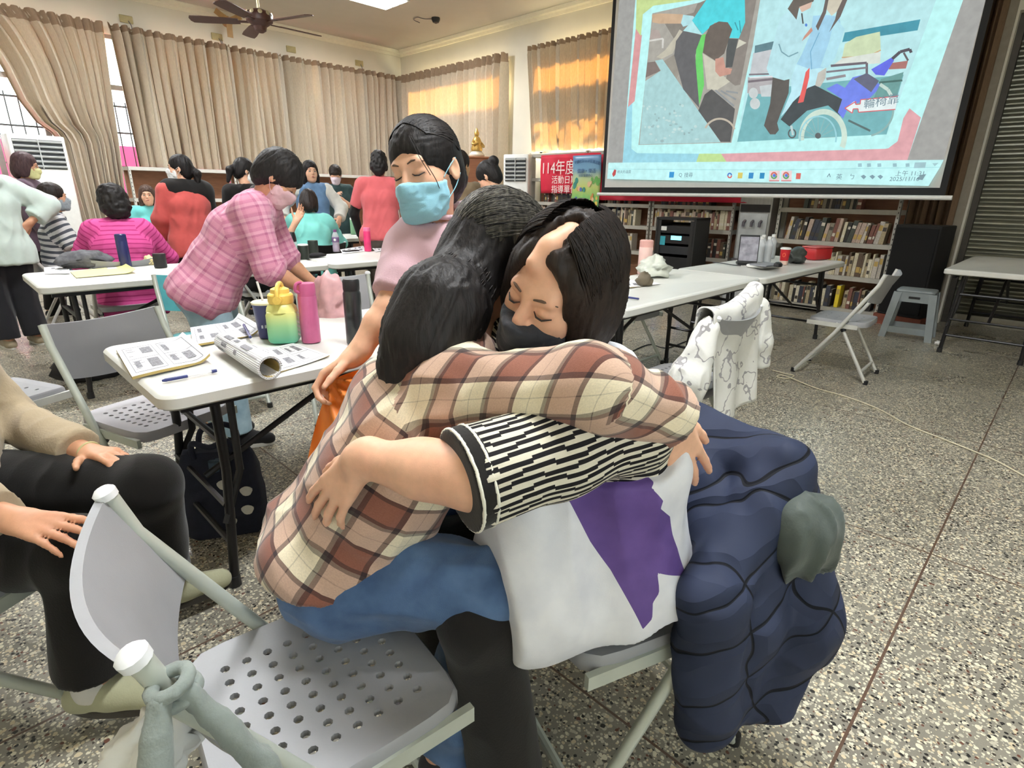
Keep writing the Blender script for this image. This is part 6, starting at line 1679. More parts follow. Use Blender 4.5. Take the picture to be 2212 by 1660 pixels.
def pose(x, y, deg, sit=False, ht=1.0, lean=0, side=0, hyaw=0, hpitch=0, hroll=0, arms=None, legs=None, twist=0, pz=None, seat=.47):
    """joints for a figure standing or sitting at (x,y), facing deg (0 = +y, clockwise)"""
    a = math.radians(-deg); f = np.array([-math.sin(a), math.cos(a), 0]); r = np.array([math.cos(a), math.sin(a), 0]); z = np.array([0, 0, 1.])
    o = np.array([x, y, 0.0]); J = {}
    W_ = lambda p: o + ht * (r * p[0] + f * p[1]) + z * p[2] * ht
    pz = pz if pz is not None else ((seat + .10) / ht if sit else .84)
    J['pel'] = W_((0, 0, pz)); l = math.radians(lean); sd = math.radians(side)
    up = r * math.sin(sd) + (f * math.sin(l) + z * math.cos(l)) * math.cos(sd)
    tw = math.radians(twist); rs = r * math.cos(tw) + f * math.sin(tw)
    J['neck'] = J['pel'] + up * .485 * ht; J['hipL'], J['hipR'] = W_((-.085, 0, pz - .02)), W_((.085, 0, pz - .02))
    shc = J['pel'] + up * .445 * ht; J['shL'], J['shR'] = shc - rs * .160 * ht, shc + rs * .160 * ht
    if sit: dl = {'L': ((-.10, .40, pz - .02), (-.11, .42, .085)), 'R': ((.10, .40, pz - .02), (.11, .42, .085))}
    else: dl = {'L': ((-.09, .02, .45), (-.10, -.02, .085)), 'R': ((.09, .02, .45), (.10, -.02, .085))}
    dl.update(legs or {})
    for s_ in 'LR':
        J['kn' + s_], J['an' + s_] = W_(dl[s_][0]), W_(dl[s_][1]); J['to' + s_] = J['an' + s_] + f * .14 - z * (.055)
    hy, hp, hr_ = math.radians(hyaw), math.radians(hpitch), math.radians(hroll)
    hf = f * math.cos(hy) + r * math.sin(hy); hf = hf * math.cos(hp) - z * math.sin(hp); J['hf'] = hf
    hr2 = np.cross(hf, z); hr2 = hr2 / np.linalg.norm(hr2); J['hu'] = np.cross(hr2, hf) * math.cos(hr_) + hr2 * math.sin(hr_)
    J['head'] = J['neck'] + up * .065 * ht + z * .095 * ht + f * .02
    da = {'L': ((-.05, .03, -.26), (.02, .10, -.21)), 'R': ((.05, .03, -.26), (-.02, .10, -.21))}
    da.update(arms or {})
    for s_ in 'LR':
        e, w_ = da[s_]; J['el' + s_] = J['sh' + s_] + ht * (r * e[0] + f * e[1] + z * e[2]); J['wr' + s_] = J['el' + s_] + ht * (r * w_[0] + f * w_[1] + z * w_[2])
    return J
def person(label, J, top, bottom, shoes=None, hair=('short', HAIR, 1.0), skin=SKIN, mask=None, h=.0085, sleeve_len=.6, hem=.10, top_t=.014, top_name='shirt', girth=1.0, eyes='open', group=None, folds=True, ch_top=True, mouth=True, collar=None, bottom_len=2.0, hood=None, bottom_t=.010):
    t = thing('person', label, 'person', (V3(J['pel'])[0], V3(J['pel'])[1], 0), 0, group)
    S = Soft(h); H = add_body(S, J, girth)
    body = soft_object('body', S, skin, t)
    face_marks(H, body, eyes, mouth and mask is None, s0=1.3 if h > .007 else 1.0)
    S = Soft(h); up, rs = torso_prims(S, J, top_t, .045, girth, low=hem)
    S.cut(V3(J['pel']) - up * (hem + .06), -up)
    for s_ in 'LR': sleeve(S, J, s_, sleeve_len if not isinstance(sleeve_len, dict) else sleeve_len[s_], top_t - .002, .006)
    if hood: S.ell(V3(J['neck']) - unit(V3(J['hf'])) * .07 * np.array([1, 1, 0]) + [0, 0, .0], (.11, .085, .06), None, .03)
    chains = None
    if ch_top:
        f0 = np.cross(up, rs); p0, n0 = V3(J['pel']), V3(J['neck'])
        chains = [([(p0 - up * (hem + .1), .12), (p0, .125), (p0 * .36 + n0 * .64, .125), (n0, .09)], -f0)] + [([(J['sh' + s_], .055), (J['el' + s_], .05), (J['wr' + s_], .045)], unit(V3(J['hf']) + up * .3)) for s_ in 'LR']
    fl = [(up + rs * .35, .055, .22, .005), (up - rs * .6, .07, .2, .004)] if folds else None
    soft_object(top_name, S, top, t, folds=fl, chains=chains)
    S = Soft(h); trousers(S, J, bottom_t, bottom_len, girth, .012)
    soft_object('trousers', S, bottom, t, folds=[((0, 0, 1), .06, .25, .004)] if folds else None)
    if shoes:
        for s_ in 'LR': shoe('shoe', J['an' + s_], J['to' + s_], shoes, t, max(h, .007))
    if hair:
        S = Soft(min(h, .007)); hair_cap(S, H, hair[2], hair[0])
        soft_object('hair', S, hair[1], t, folds=[(H.u, .014, .09, .0035)] if hair[0] != 'curly' else [(H.u, .02, .02, -.008)])
    if mask: mask_object(H, t, mask, min(h, .006))
    return t, H
# ================================================================== the two women hugging
def path_ell(H, k, a, b, rx, ry, rz, c, n=9, lift=1.0, jit=0.0):
    """a strand over the hair dome: from direction a to direction b (head axes)"""
    a, b = unit(a), unit(b); out = []
    for i in range(n):
        t = i / (n - 1); v = unit(a * (1 - t) + b * t)
        sc = 1 / math.sqrt((v[0] / rx) ** 2 + (v[1] / ry) ** 2 + (v[2] / rz) ** 2)
        p = V3(c) + v * sc * lift; out.append(H(*p))
    return out
PLAID = check_mat('brown_cream_plaid', (234, 222, 194), (202, 170, 150), (146, 96, 80), (58, 48, 50), .112)
DENIM = cloth_mat('blue_denim', (66, 92, 132), .85, .2, 500, .35, hi=(92, 120, 158))
BLACKCL = cloth_mat('black_cloth', (30, 28, 27), .9, .15)
def hugging_standing():
    pel = V3(P(728, 1172, d=1.2)); r = np.array([-.33, -.94, 0]); f = np.array([.94, -.33, 0])
    J = dict(pel=pel, hipR=pel + r * .085 - [0, 0, .02], hipL=pel - r * .085 - [0, 0, .02], knR=V3(P(1070, 1268, d=1.07)), anR=V3(P(972, 1610, d=1.25)), knL=pel + f * .36 - r * .06, anL=pel + f * .33 - r * .06 - [0, 0, .46],
             neck=V3(P(1000, 748, d=1.11)), shR=V3(P(990, 848, d=1.0)), shL=V3(P(942, 778, d=1.25)), head=V3(P(1074, 566, d=1.16)), hf=camdir(.72, -.30, -.55), hu=camdir(.15, .95, .25),
             elR=V3(P(1285, 838, d=.85)), wrR=V3(P(1450, 902, d=.95)), elL=np.array([.93, 1.02, 1.0]), wrL=np.array([1.06, .84, .93]))
    for s_ in 'LR': J['to' + s_] = J['an' + s_] + f * .13 - [0, 0, .05]
    J['handR'] = (V3(P(1478, 995, d=1.0)) - J['wrR'], V3(camdir(-.25, .1, -1)), 1, 1.0, (.12, .16, .2, .3), .22, (.5, .1))
    t = thing('person', 'woman in brown plaid shirt and blue jeans leaning into a hug, back to viewer', 'person', (pel[0], pel[1], 0))
    S = Soft(.0048); H = add_body(S, J, 1.06, hk=.96); body = soft_object('body', S, SKIN, t); face_marks(H, body, 'down', True)
    S = Soft(.0048); up, rs = torso_prims(S, J, .020, .05, 1.05, low=.10)
    bk = np.cross(up, rs) * -1
    S.cap(J['pel'] * .6 + J['neck'] * .4 - rs * .06, J['pel'] * .6 + J['neck'] * .4 + rs * .08, .112, k=.05); S.cap(J['pel'] + rs * .06 - up * .02, J['pel'] - rs * .05 - up * .02, .136, k=.04)
    S.cut(V3(P(740, 1252, d=1.08)), np.array([0, 0, -1.]) - up * .15)
    sleeve(S, J, 'R', 1.96, .015, .012, .04); sleeve(S, J, 'L', 1.95, .022, .004, .04)
    f0 = np.cross(up, rs); p0, n0 = J['pel'], J['neck']
    chains = [([(p0 - up * .2, .15), (p0, .15), (p0 * .36 + n0 * .64, .14), (n0 + up * .05, .08)], -f0), ([(J['shR'], .070), (J['elR'], .064), (J['wrR'], .06)], V3(camdir(0, 1, .2))), ([(J['shL'], .06), (J['elL'], .055), (J['wrL'], .05)], up)]
    sh = soft_object('shirt', S, PLAID, t, folds=[(up + rs * .5, .07, .25, .007), (up * .3 + rs, .06, .2, .006)], chains=chains, shear={1: .55})
    S = Soft(.0048); cb = J['wrR'] + (J['elR'] - J['wrR']) * .05; d = unit(J['elR'] - J['wrR']); S.fcap(cb + d * .035, cb - d * .012, .050, .047, .004, c0=True); soft_object('cuff', S, PLAID, sh, chains=[([(cb + d * .05, .05), (cb - d * .02, .05)], up)], folds=[(d, .02, .1, .002)])
    S = Soft(.0055); trousers(S, J, .014, 1.92, 1.10, .014)
    soft_object('jeans', S, DENIM, t, folds=[(J['knR'] - J['hipR'], .05, .18, .006), ((0, 0, 1), .06, .2, .004)])
    S = Soft(.0055); a = J['anR']; S.fcap(a + [0, 0, .10], a + [0, 0, -.05], .042, .044, .01); S.cap(a, J['toR'], .042, .034, .02)
    soft_object('sock', S, cloth_mat('grey_sock', (150, 148, 142), .9), t); shoe('shoe', J['anR'], J['toR'], cloth_mat('dark_shoe', (52, 50, 52)), t); shoe('shoe', J['anL'], J['toL'], MATS['dark_shoe'], t)
    # hair: greying crown combed back, dark length falling over her back
    S = Soft(.005); k = H.k
    S.ell(H(0, -.014, .045), np.array((.094, .110, .104)) * k, H.R, .02); S.ell(H(0, -.06, -.02), np.array((.082, .07, .085)) * k, H.R, .03)
    S.ell(H(0, .118, -.04), np.array((.066, .085, .098)) * k, H.R, .012, 'sub')
    tail = [V3(P(1005, 610, d=1.10)), V3(P(955, 665, d=1.04)), V3(P(915, 735, d=1.03)), V3(P(880, 805, d=1.05)), V3(P(852, 872, d=1.08))]
    rad = [.066, .080, .070, .046, .010]
    for i in range(4): S.cap(tail[i], tail[i + 1], rad[i], rad[i + 1], .04)
    S.cap(V3(P(955, 760, d=1.02)), V3(P(915, 835, d=1.03)), .040, .012, .03)
    hr = soft_object('ponytail', S, HAIR, t, folds=[(tail[3] - tail[1], .014, .16, .003)])
    S = Soft(.005); S.ell(H(0, -.014, .046), np.array((.0955, .1115, .1055)) * k, H.R, .02); S.ell(H(0, .118, -.04), np.array((.068, .087, .10)) * k, H.R, .012, 'sub'); S.cut(H(0, -.06, -.02), -H.u + H.f * -.6)
    hc = soft_object('hair', S, HAIRG, t, folds=[(tail[0] - H(0, .1, .1), .010, .16, .002)])
    paths = []; rr = np.random.default_rng(5)
    for i in range(420):
        x = rr.uniform(-.95, .95); paths.append(path_ell(H, k, (x * .7, .75, .55 + .35 * rr.random()), (x * .55, -.9, rr.uniform(-.5, .3)), .097, .113, .107, (0, -.014, .046), 10, 1 + rr.uniform(0, .018)))
    strands('hair_strands', paths, None, hc, .0013, mats=[HAIRG, HAIR])
    paths = []
    sp = spline(tail, 5)
    for i in range(420):
        a0 = rr.uniform(0, 2 * math.pi); jit = rr.uniform(.97, 1.06); a1 = a0 + rr.uniform(-.35, .35); p = []
        st = rr.integers(0, 6); en = rr.integers(14, len(sp))
        for j in range(st, en, 2):
            tt = j / (len(sp) - 1) * 4; q = min(3, int(tt)); R_ = (rad[q] + (rad[q + 1] - rad[q]) * (tt - q)) * jit
            F = frame_z(sp[min(j + 1, len(sp) - 1)] - sp[max(j - 1, 0)], (0, 0, 1)); aa = a0 + (a1 - a0) * j / len(sp)
            p.append(sp[j] + F @ Vector((math.cos(aa) * R_, math.sin(aa) * R_, 0)))
        if len(p) > 3: paths.append(p)
    for i in range(90):
        a0 = rr.uniform(0, 6.28); o = np.array([math.cos(a0), math.sin(a0), 0]) * rr.uniform(.2, 1); q0 = V3(tail[3]) + o * .036 * (.5 + rr.random()); q1 = V3(tail[4]) + CR * rr.uniform(-.02, .045) - CU * rr.uniform(-.03, .03) + o * .012
        paths.append([Vector(q) for q in arc(q0, q0 * .5 + q1 * .5 + o * .01, q1, 6)])
    strands('hair_strands', paths, None, hr, .0013, mats=[HAIR, HAIRB])
    return J
JA = hugging_standing()

STRIPE = stripe_mat('black_cream_stripe', (30, 28, 30), (212, 206, 188), .0132, .46, 0, .5, .055)
def hugging_seated():
    f = np.array([-.94, .33, 0]); u = np.array([0, 0, 1.]); r = np.array([.33, .94, 0]); pel = np.array([.895, .612, .545])
    J = dict(pel=pel, hipL=pel - r * .09 - u * .01, hipR=pel + r * .09 - u * .01, knL=pel - r * .07 + f * .31 - u * .03, knR=pel + r * .13 + f * .32 - u * .02, anL=pel - r * .085 + f * .255 - u * .46, anR=pel + r * .12 + f * .29 - u * .46,
             neck=V3(P(1262, 790, d=1.06)), shL=V3(P(1362, 915, d=.965)), shR=pel + f * .15 + u * .425 + r * .19, head=V3(P(1205, 628, d=1.0)), hf=camdir(-.66, -.44, .62), hu=camdir(.40, .82, .40),
             elL=V3(P(1020, 1030, d=.84)), wrL=V3(P(782, 992, d=.925)), elR=np.array([.88, .98, .97]), wrR=np.array([.82, .96, .80]))
    for s_ in 'LR': J['to' + s_] = J['an' + s_] + f * .13 - u * .05
    J['handL'] = (V3(P(712, 1080, d=.965)) - J['wrL'], V3(camdir(.3, -.25, -1)), -1, 1.0, (.18, .2, .24, .3), .16, (.45, .2))
    t = thing('person', 'seated woman in a white and purple vest hugging, eyes closed above a dark mask', 'person', (pel[0], pel[1], 0))
    S = Soft(.0046); H = add_body(S, J, 1.1, hk=1.0); S.cap(J['elL'], J['elL'] * .55 + J['wrL'] * .45, .050, .042, .03); S.cap(J['elL'] * .55 + J['wrL'] * .45, J['wrL'], .042, .026, .02)
    S.cap(H(.012, .078, .078), H(.009, .05, .1025), .013, k=.02); S.cap(H(.009, .05, .1025), H(.006, .0, .115), .012, k=.02)
    body = soft_object('body', S, SKIN, t); face_marks(H, body, 'down', False)
    mask_object(H, t, cloth_mat('dark_mask', (52, 54, 60), .9), .0045, drop=.022)
    # striped short-sleeved top
    S = Soft(.005); up, rs = torso_prims(S, J, .016, .045, 1.12, low=.0); S.cut(pel - u * .03 + f * .20, -u - f * .36)
    ec = J['shL'] + (J['elL'] - J['shL']) * 1.02
    S.cap(J['shL'], J['shL'] * .5 + J['elL'] * .5, .070, .074, .05); S.fcap(J['shL'] * .5 + J['elL'] * .5, ec, .074, .078, .03); sleeve(S, J, 'R', .95, .026, .01)
    f0 = np.cross(up, rs); chains = [([(pel - up * .1, .15), (pel, .15), (J['neck'], .1)], -f0), ([(J['shL'], .076), (J['elL'], .078)], V3(camdir(0, 1, .3))), ([(J['shR'], .07), (J['elR'], .06)], up)]
    sh = soft_object('shirt', S, STRIPE, t, folds=[(J['elL'] - J['shL'], .05, .2, .004)], chains=chains)
    d = unit(J['elL'] - J['shL']); S = Soft(.0042); S.fcap(ec - d * .016, ec + d * .016, .0800, .0800, .004, c0=True); cf = soft_object('cuff', S, BLACKCL, sh)
    for q in (-.013, .009):
        S = Soft(.0026); S.fcap(ec + d * q, ec + d * (q + .0055), .0815, .0815, .002, c0=True); soft_object('piping', S, cloth_mat('cream_piping', (222, 220, 206)), cf)
    # vest, white with a jagged purple panel on its side
    S = Soft(.005); torso_prims(S, J, .034, .05, 1.16, low=.07); S.cap(pel - r * .075 + f * .02 - u * .02, pel - r * .075 + f * .20 + u * .0, .125, k=.05); S.cap(pel - r * .07 + f * .20 + u * .0, pel - r * .04 + f * .16 + u * .30, .12, .10, .05)
    S.cut(pel - u * .10 + f * .20, -u - f * .36); S.cut(J['neck'] + up * .02, up)
    S.cap(J['shL'] - rs * .06 - up * .0, J['shL'] + (J['elL'] - J['shL']) * .9, .082, .09, .01, 'sub'); S.cap(J['shR'] + rs * .04, J['elR'], .08, .08, .01, 'sub')
    fr = pel + f * .17; S.cut(pel + f * .275 + u * .0, f - u * .06)
    poly = VEST_POLY
    def inside(V):
        q = V - pel; a = q @ f; z = q[:, 2]; lat = q @ r
        n = len(poly); dmin = np.full(len(V), 9.); ins = np.zeros(len(V), bool)
        for i in range(n):
            (x0, y0), (x1, y1) = poly[i], poly[(i + 1) % n]; dx, dy = x1 - x0, y1 - y0
            tt = np.clip(((a - x0) * dx + (z - y0) * dy) / (dx * dx + dy * dy), 0, 1); dmin = np.minimum(dmin, np.hypot(a - x0 - tt * dx, z - y0 - tt * dy))
            c = ((y0 > z) != (y1 > z)) & (a < dx * (z - y0) / (dy if abs(dy) > 1e-9 else 1e-9) + x0); ins ^= c
        return np.where(ins & (lat < .05), dmin, -dmin)
    m = bpy.data.materials.new('white_purple_vest'); q = NT(m)
    at_ = q.add('ShaderNodeAttribute'); at_.attribute_name = 'panel'
    nz = q.noise(q.coord('Object'), 14, 3); wh = q.ramp(nz, [(.3, lin((214, 216, 224))), (.7, lin((232, 233, 238)))]); pu = q.ramp(nz, [(.3, lin((86, 62, 130))), (.7, lin((104, 78, 150)))])
    q.color(q.mix(q.math('GREATER_THAN', at_.outputs['Fac'], 0.0), wh, pu)); q.p.inputs['Roughness'].default_value = .7; q.bump(q.noise(q.coord('Object'), 300, 2), .15, .002)
    vest = soft_object('vest', S, m, t, folds=[(u + f * .25, .07, .3, .007)], attr={'panel': inside})
    S = Soft(.0055); trousers(S, J, .016, 1.98, 1.08, .016); soft_object('trousers', S, BLACKCL, t, folds=[((0, 0, 1), .06, .2, .004)])
    for s_ in 'LR': shoe('shoe', J['an' + s_], J['to' + s_], cloth_mat('black_shoe', (30, 30, 32)), t)
    # bob with a bare parting
    S = Soft(.005); k = H.k
    S.ell(H(0, -.018, .042), np.array((.096, .110, .100)) * k, H.R, .02); S.ell(H(0, -.065, -.03), np.array((.088, .066, .10)) * k, H.R, .03)
    for s_ in (-1, 1): S.ell(H(s_ * .074, -.022, -.035), np.array((.036, .070, .098)) * k, H.R, .03)
    S.ell(H(-.004, .122, -.004), np.array((.074, .085, .112)) * k, H.R, .012, 'sub'); S.ell(H(0, .11, -.10), np.array((.08, .085, .07)) * k, H.R, .012, 'sub')
    pl = [(.012, .088, .090), (.008, .05, .116), (.004, -.005, .128)]
    for a, b in zip(pl[:-1], pl[1:]): S.cap(H(*a), H(*b), .019, .014, .012, 'sub')
    hr = soft_object('hair', S, HAIRB, t, folds=[(H.u, .013, .12, .004)])
    rr = np.random.default_rng(8); paths = []
    for i in range(1000):
        s_ = -1 if i % 3 else 1; y0 = rr.uniform(-.9, .58); e = rr.uniform(-1.0, -.35)
        paths.append(path_ell(H, k, (s_ * (.24 if y0 > -.2 else .12) + .06, y0, 1.0 - .35 * abs(y0)), (s_ * .95, y0 * .55 - .25 + rr.uniform(-.2, .2), e), .0985, .112, .1025 if e > -.5 else .118, (0, -.018, .040), 10, 1 + rr.uniform(0, .02)))
    for i in range(260):
        x = rr.uniform(-.8, .8); paths.append(path_ell(H, k, (x * .5, -.5, .85), (x, -.9, rr.uniform(-1.1, -.6)), .098, .112, .115, (0, -.02, .035), 9, 1 + rr.uniform(0, .02)))
    strands('hair_strands', paths, None, hr, .0013, mats=[HAIRB, HAIR])
    return J
VEST_POLY = [(a - .10, z) for a, z in [(.33, .32), (.24, .36), (.167, .42), (.10, .44), (.135, .33), (.144, .286), (.157, .269), (.13, .239), (.133, .224), (.096, .191), (.082, .148), (.038, .047), (.119, .084), (.119, .047), (.133, .031), (.135, 0), (.154, -.017), (.176, .035), (.201, .095), (.236, .153), (.278, .238)]]
JB = hugging_seated()

# ================================================================== woman in mauve with the orange bag
MAUVE = cloth_mat('mauve_cotton', (204, 170, 180), .85, .06, 260)
def mauve_woman():
    nk = V3(P(938, 485, d=1.50)); J = pose(0, 0, 238, ht=.95, lean=18)
    off = nk - J['neck']; off[2] = 0
    for q in J:
        if q not in ('hf', 'hu'): J[q] = J[q] + off
    dz = nk[2] - J['neck'][2]
    for q in ('neck', 'shL', 'shR', 'elL', 'elR', 'wrL', 'wrR', 'head'): J[q] = J[q] + [0, 0, dz]
    J.update(shR=V3(P(892, 545, d=1.48)), shL=V3(P(1068, 482, d=1.62)), elR=V3(P(842, 664, d=1.42)), wrR=V3(P(768, 768, d=1.40)), head=V3(P(921, 372, d=1.44)), hf=camdir(-.42, -.42, .80), hu=camdir(-.22, .90, .38))
    J['handR'] = (V3(P(716, 806, d=1.40)) - J['wrR'], V3(camdir(.35, -.8, .1)), 1, .95, (.75, .85, .95, 1.0), .04, (.8, .4))
    t = thing('person', 'standing woman in a mauve T-shirt and blue face mask, head bowed, holding the orange bag', 'person', (J['pel'][0], J['pel'][1], 0))
    S = Soft(.0048); H = add_body(S, J, .98, hk=.98); body = soft_object('body', S, SKIN, t); face_marks(H, body, 'down', False)
    mk = mask_object(H, t, cloth_mat('blue_mask', (150, 204, 224), .8, .05, 500), .0045, drop=.016)
    for k, z in enumerate((-.018, -.024)):
        b = MB(); b.tube(spline([H(x, .1115 - 9 * x * x - (.012 if abs(x) > .03 else 0), z - .006 - abs(x) * .16) for x in (-.055, -.03, 0, .03, .055)]), .0016, 5); b.build('mask_edge', MT_white, mk, smooth='all') if False else None
    S = Soft(.0055); up, rs = torso_prims(S, J, .020, .05, 1.04, low=.10); S.cut(V3(J['pel']) - up * .14, -up)
    S.cap(J['shR'], J['shR'] * .5 + J['elR'] * .5, .056, .056, .04); S.fcap(J['shR'] * .5 + J['elR'] * .5, J['shR'] * .2 + J['elR'] * .8, .056, .058, .02); sleeve(S, J, 'L', .8, .024, .012)
    nb = J['neck'] + up * .0; S.cap(nb + up * .03, nb + up * .12, .062, .075, .006, 'sub')
    sh = soft_object('shirt', S, MAUVE, t, folds=[(up + rs * .5, .08, .3, .006), (up - rs * .8, .07, .25, .005)])
    b = MB(); F = frame_z(up + unit(J['hf']) * -.35); b.tube([Vector(nb + up * .026) + F @ Vector((.066 * math.cos(a), .066 * math.sin(a), 0)) for a in [2 * math.pi * q / 28 for q in range(29)]], .007, 8); b.build('collar', MAUVE, sh, smooth='all')
    S = Soft(.0075); trousers(S, J, .014); soft_object('trousers', S, cloth_mat('dark_trousers', (48, 48, 54)), t)
    for s_ in 'LR': shoe('shoe', J['an' + s_], J['to' + s_], MATS['black_shoe'], t)
    S = Soft(.005); hair_cap(S, H, .985, 'lowbun'); hr = soft_object('hair', S, HAIR, t, folds=[(H.f, .012, .14, .0015)])
    rr = np.random.default_rng(3); paths = []
    for i in range(520):
        x = rr.uniform(-1, 1); paths.append(path_ell(H, H.k, (x * .75, .80, .55 + .5 * (1 - abs(x))), (x * .35, -.9, rr.uniform(-.45, .1)), .0875, .1055, .0975, (0, -.016, .042), 10, 1 + rr.uniform(0, .012)))
    strands('hair_strands', paths, None, hr, .0011, mats=[HAIR, HAIRB])
    b = MB(); b.tube(spline([H(-.035, .078, .085), H(-.058, .085, .03), H(-.068, .07, -.02), H(-.066, .06, -.045)]), .0011, 4)
    b.tube(spline([H(-.03, .08, .088), H(-.05, .09, .04), H(-.062, .078, -.01)]), .0011, 4); b.build('loose_strand', HAIR, hr, smooth='all')
    return J
JM = mauve_woman()

# ================================================================== woman bending in pink plaid
PINKPL = plaid_mat('pink_plaid', [(0, (216, 148, 174)), (.3, (204, 132, 160)), (.45, (226, 170, 190)), (.7, (184, 108, 140)), (.85, (214, 146, 172))], [(0, (220, 152, 176)), (.25, (202, 126, 156)), (.5, (228, 174, 194)), (.72, (178, 102, 136)), (.88, (214, 144, 170))], .062, .5)
JK = pose(.915, 3.03, 122, lean=38, ht=1.0, hpitch=46, hyaw=-4, arms={'R': ((.02, .06, -.26), (-.03, .17, -.12)), 'L': ((-.02, .08, -.25), (.0, .15, -.15))}, legs={'R': ((.09, .05, .45), (.10, .06, .085)), 'L': ((-.09, .02, .45), (-.10, -.08, .085))})
JK['head'] = JK['head'] + CR * .035 - CU * .03
person('woman in a pink plaid shirt and pale jeans bending over the table', JK, PINKPL, cloth_mat('pale_denim', (142, 172, 190), .85, .15, 400, .3, hi=(172, 198, 210)), cloth_mat('black_sneaker', (34, 33, 34)), ('fringe', HAIR, 1.06), SKIN2, cloth_mat('pinkish_mask', (214, 176, 182), .9), .006, 1.15, .03, .030, girth=1.08, eyes='down', bottom_t=.018)

# ================================================================== seated figure at the left edge
def left_sitter():
    J = dict(hipR=V3(P(-140, 1195, d=1.33)), hipL=V3(P(-120, 1050, d=1.52)), knR=V3(P(178, 1190, d=1.27)), anR=V3(P(198, 1470, d=1.38)), knL=V3(P(318, 1052, d=1.46)), anL=V3(P(355, 1262, d=1.72)))
    J['pel'] = (J['hipR'] + J['hipL']) / 2 + [0, 0, .02]; r = unit(J['hipR'] - J['hipL']); f = np.cross([0, 0, 1.], r); f = unit(f * [1, 1, 0])
    J['toR'] = J['anR'] + f * .10 + np.array([-.02, -.06, -.05]); J['toL'] = J['anL'] + f * .13 - [0, 0, .05]
    J['neck'] = J['pel'] + f * .06 + [0, 0, .48]; J['shR'] = J['neck'] + r * .16 - [0, 0, .05]; J['shL'] = J['neck'] - r * .16 - [0, 0, .05]
    J['head'] = J['neck'] + f * .03 + [0, 0, .16]; J['hf'] = f + r * .2; J['hu'] = np.array([0, 0, 1.])
    J['elL'] = V3(P(20, 905, d=1.60)); J['wrL'] = V3(P(186, 978, d=1.49)); J['elR'] = V3(P(-150, 1060, d=1.22)); J['wrR'] = V3(P(28, 1124, d=1.17))
    J['shL'] = J['elL'] + unit(J['shL'] - J['elL']) * .28; J['shR'] = J['elR'] + unit(J['shR'] - J['elR']) * .28
    J['handL'] = (V3(P(262, 985, d=1.45)) - J['wrL'], V3(camdir(.25, -.9, -.1)), -1, .95, (.5, .55, .6, .7), .06, (.9, -.05))
    J['handR'] = (V3(P(130, 1146, d=1.155)) - J['wrR'], V3(camdir(.1, -.75, -.5)), 1, .98, (.16, .2, .25, .3), .14, (.35, .15))
    t = thing('person', 'person at the left edge in a beige sweater and black trousers, hands resting on knees', 'person', (J['pel'][0], J['pel'][1], 0))
    S = Soft(.0052); H = add_body(S, J, 1.0); body = soft_object('body', S, SKIN2, t); face_marks(H, body, 'open')
    bg_ = cloth_mat('beige_knit', (172, 156, 130), .95, .08, 160, .5)
    S = Soft(.006); up, rs = torso_prims(S, J, .022, .05, 1.05, low=.06); S.cut(J['pel'] - up * .11, -up)
    for s_, l_ in (('L', 1.90), ('R', 1.82)): sleeve(S, J, s_, l_, .018, .004)
    soft_object('sweater', S, bg_, t, folds=[(J['elL'] - J['wrL'] + up * .4, .06, .06, .006)])
    S = Soft(.006); trousers(S, J, .020, 1.88, 1.0, .010); soft_object('trousers', S, cloth_mat('deep_black', (20, 18, 16), .95, .1), t, folds=[((0, 0, 1), .07, .2, .004)])
    S = Soft(.0055); S.cap(J['anL'] + [0, 0, .05], J['anL'], .038, .04, .02); soft_object('sock', S, cloth_mat('white_sock', (206, 204, 200), .9), t)
    S = Soft(.0055); a = J['anR']; S.fcap(a + [0, 0, .09], a + [0, 0, -.03], .040, .042, .01); S.cap(a - [0, 0, .02], J['toR'] + [0, 0, .0], .040, .036, .02); soft_object('sock', S, cloth_mat('white_sock', (206, 204, 200), .9), t)
    o = shoe('shoe', J['anR'], J['toR'], cloth_mat('sage_shoe', (168, 168, 140), .8, .1), t, .0055, cloth_mat('dark_sole', (60, 56, 50)))
    b = MB(); F = f; a = J['anR']
    b.tube(spline([a + f * .035 + r * .045 + [0, 0, -.05], a + f * .06 + [0, 0, .0], a + f * .035 - r * .045 + [0, 0, -.05]]), .010, 8); b.build('strap', cloth_mat('dark_red_strap', (96, 34, 38)), o, smooth='all')
    shoe('shoe', J['anL'], J['toL'], MATS['sage_shoe'], t, .0055, MATS['dark_sole'])
    b = MB(); F = frame_z(J['handL'][0]); w0 = Vector(J['wrL']) + Vector(J['handL'][0]).normalized() * .012
    b.tube([w0 + F @ Vector((.030 * math.cos(a), .027 * math.sin(a), 0)) for a in [2 * math.pi * q / 20 for q in range(21)]], .0035, 6); b.build('bracelet', mat('olive_cord', (178, 168, 120), .7), body, smooth='all')
    S = Soft(.007); hair_cap(S, H, 1.0, 'short'); soft_object('hair', S, HAIR, t, folds=[(H.u, .014, .09, .0035)])
left_sitter()

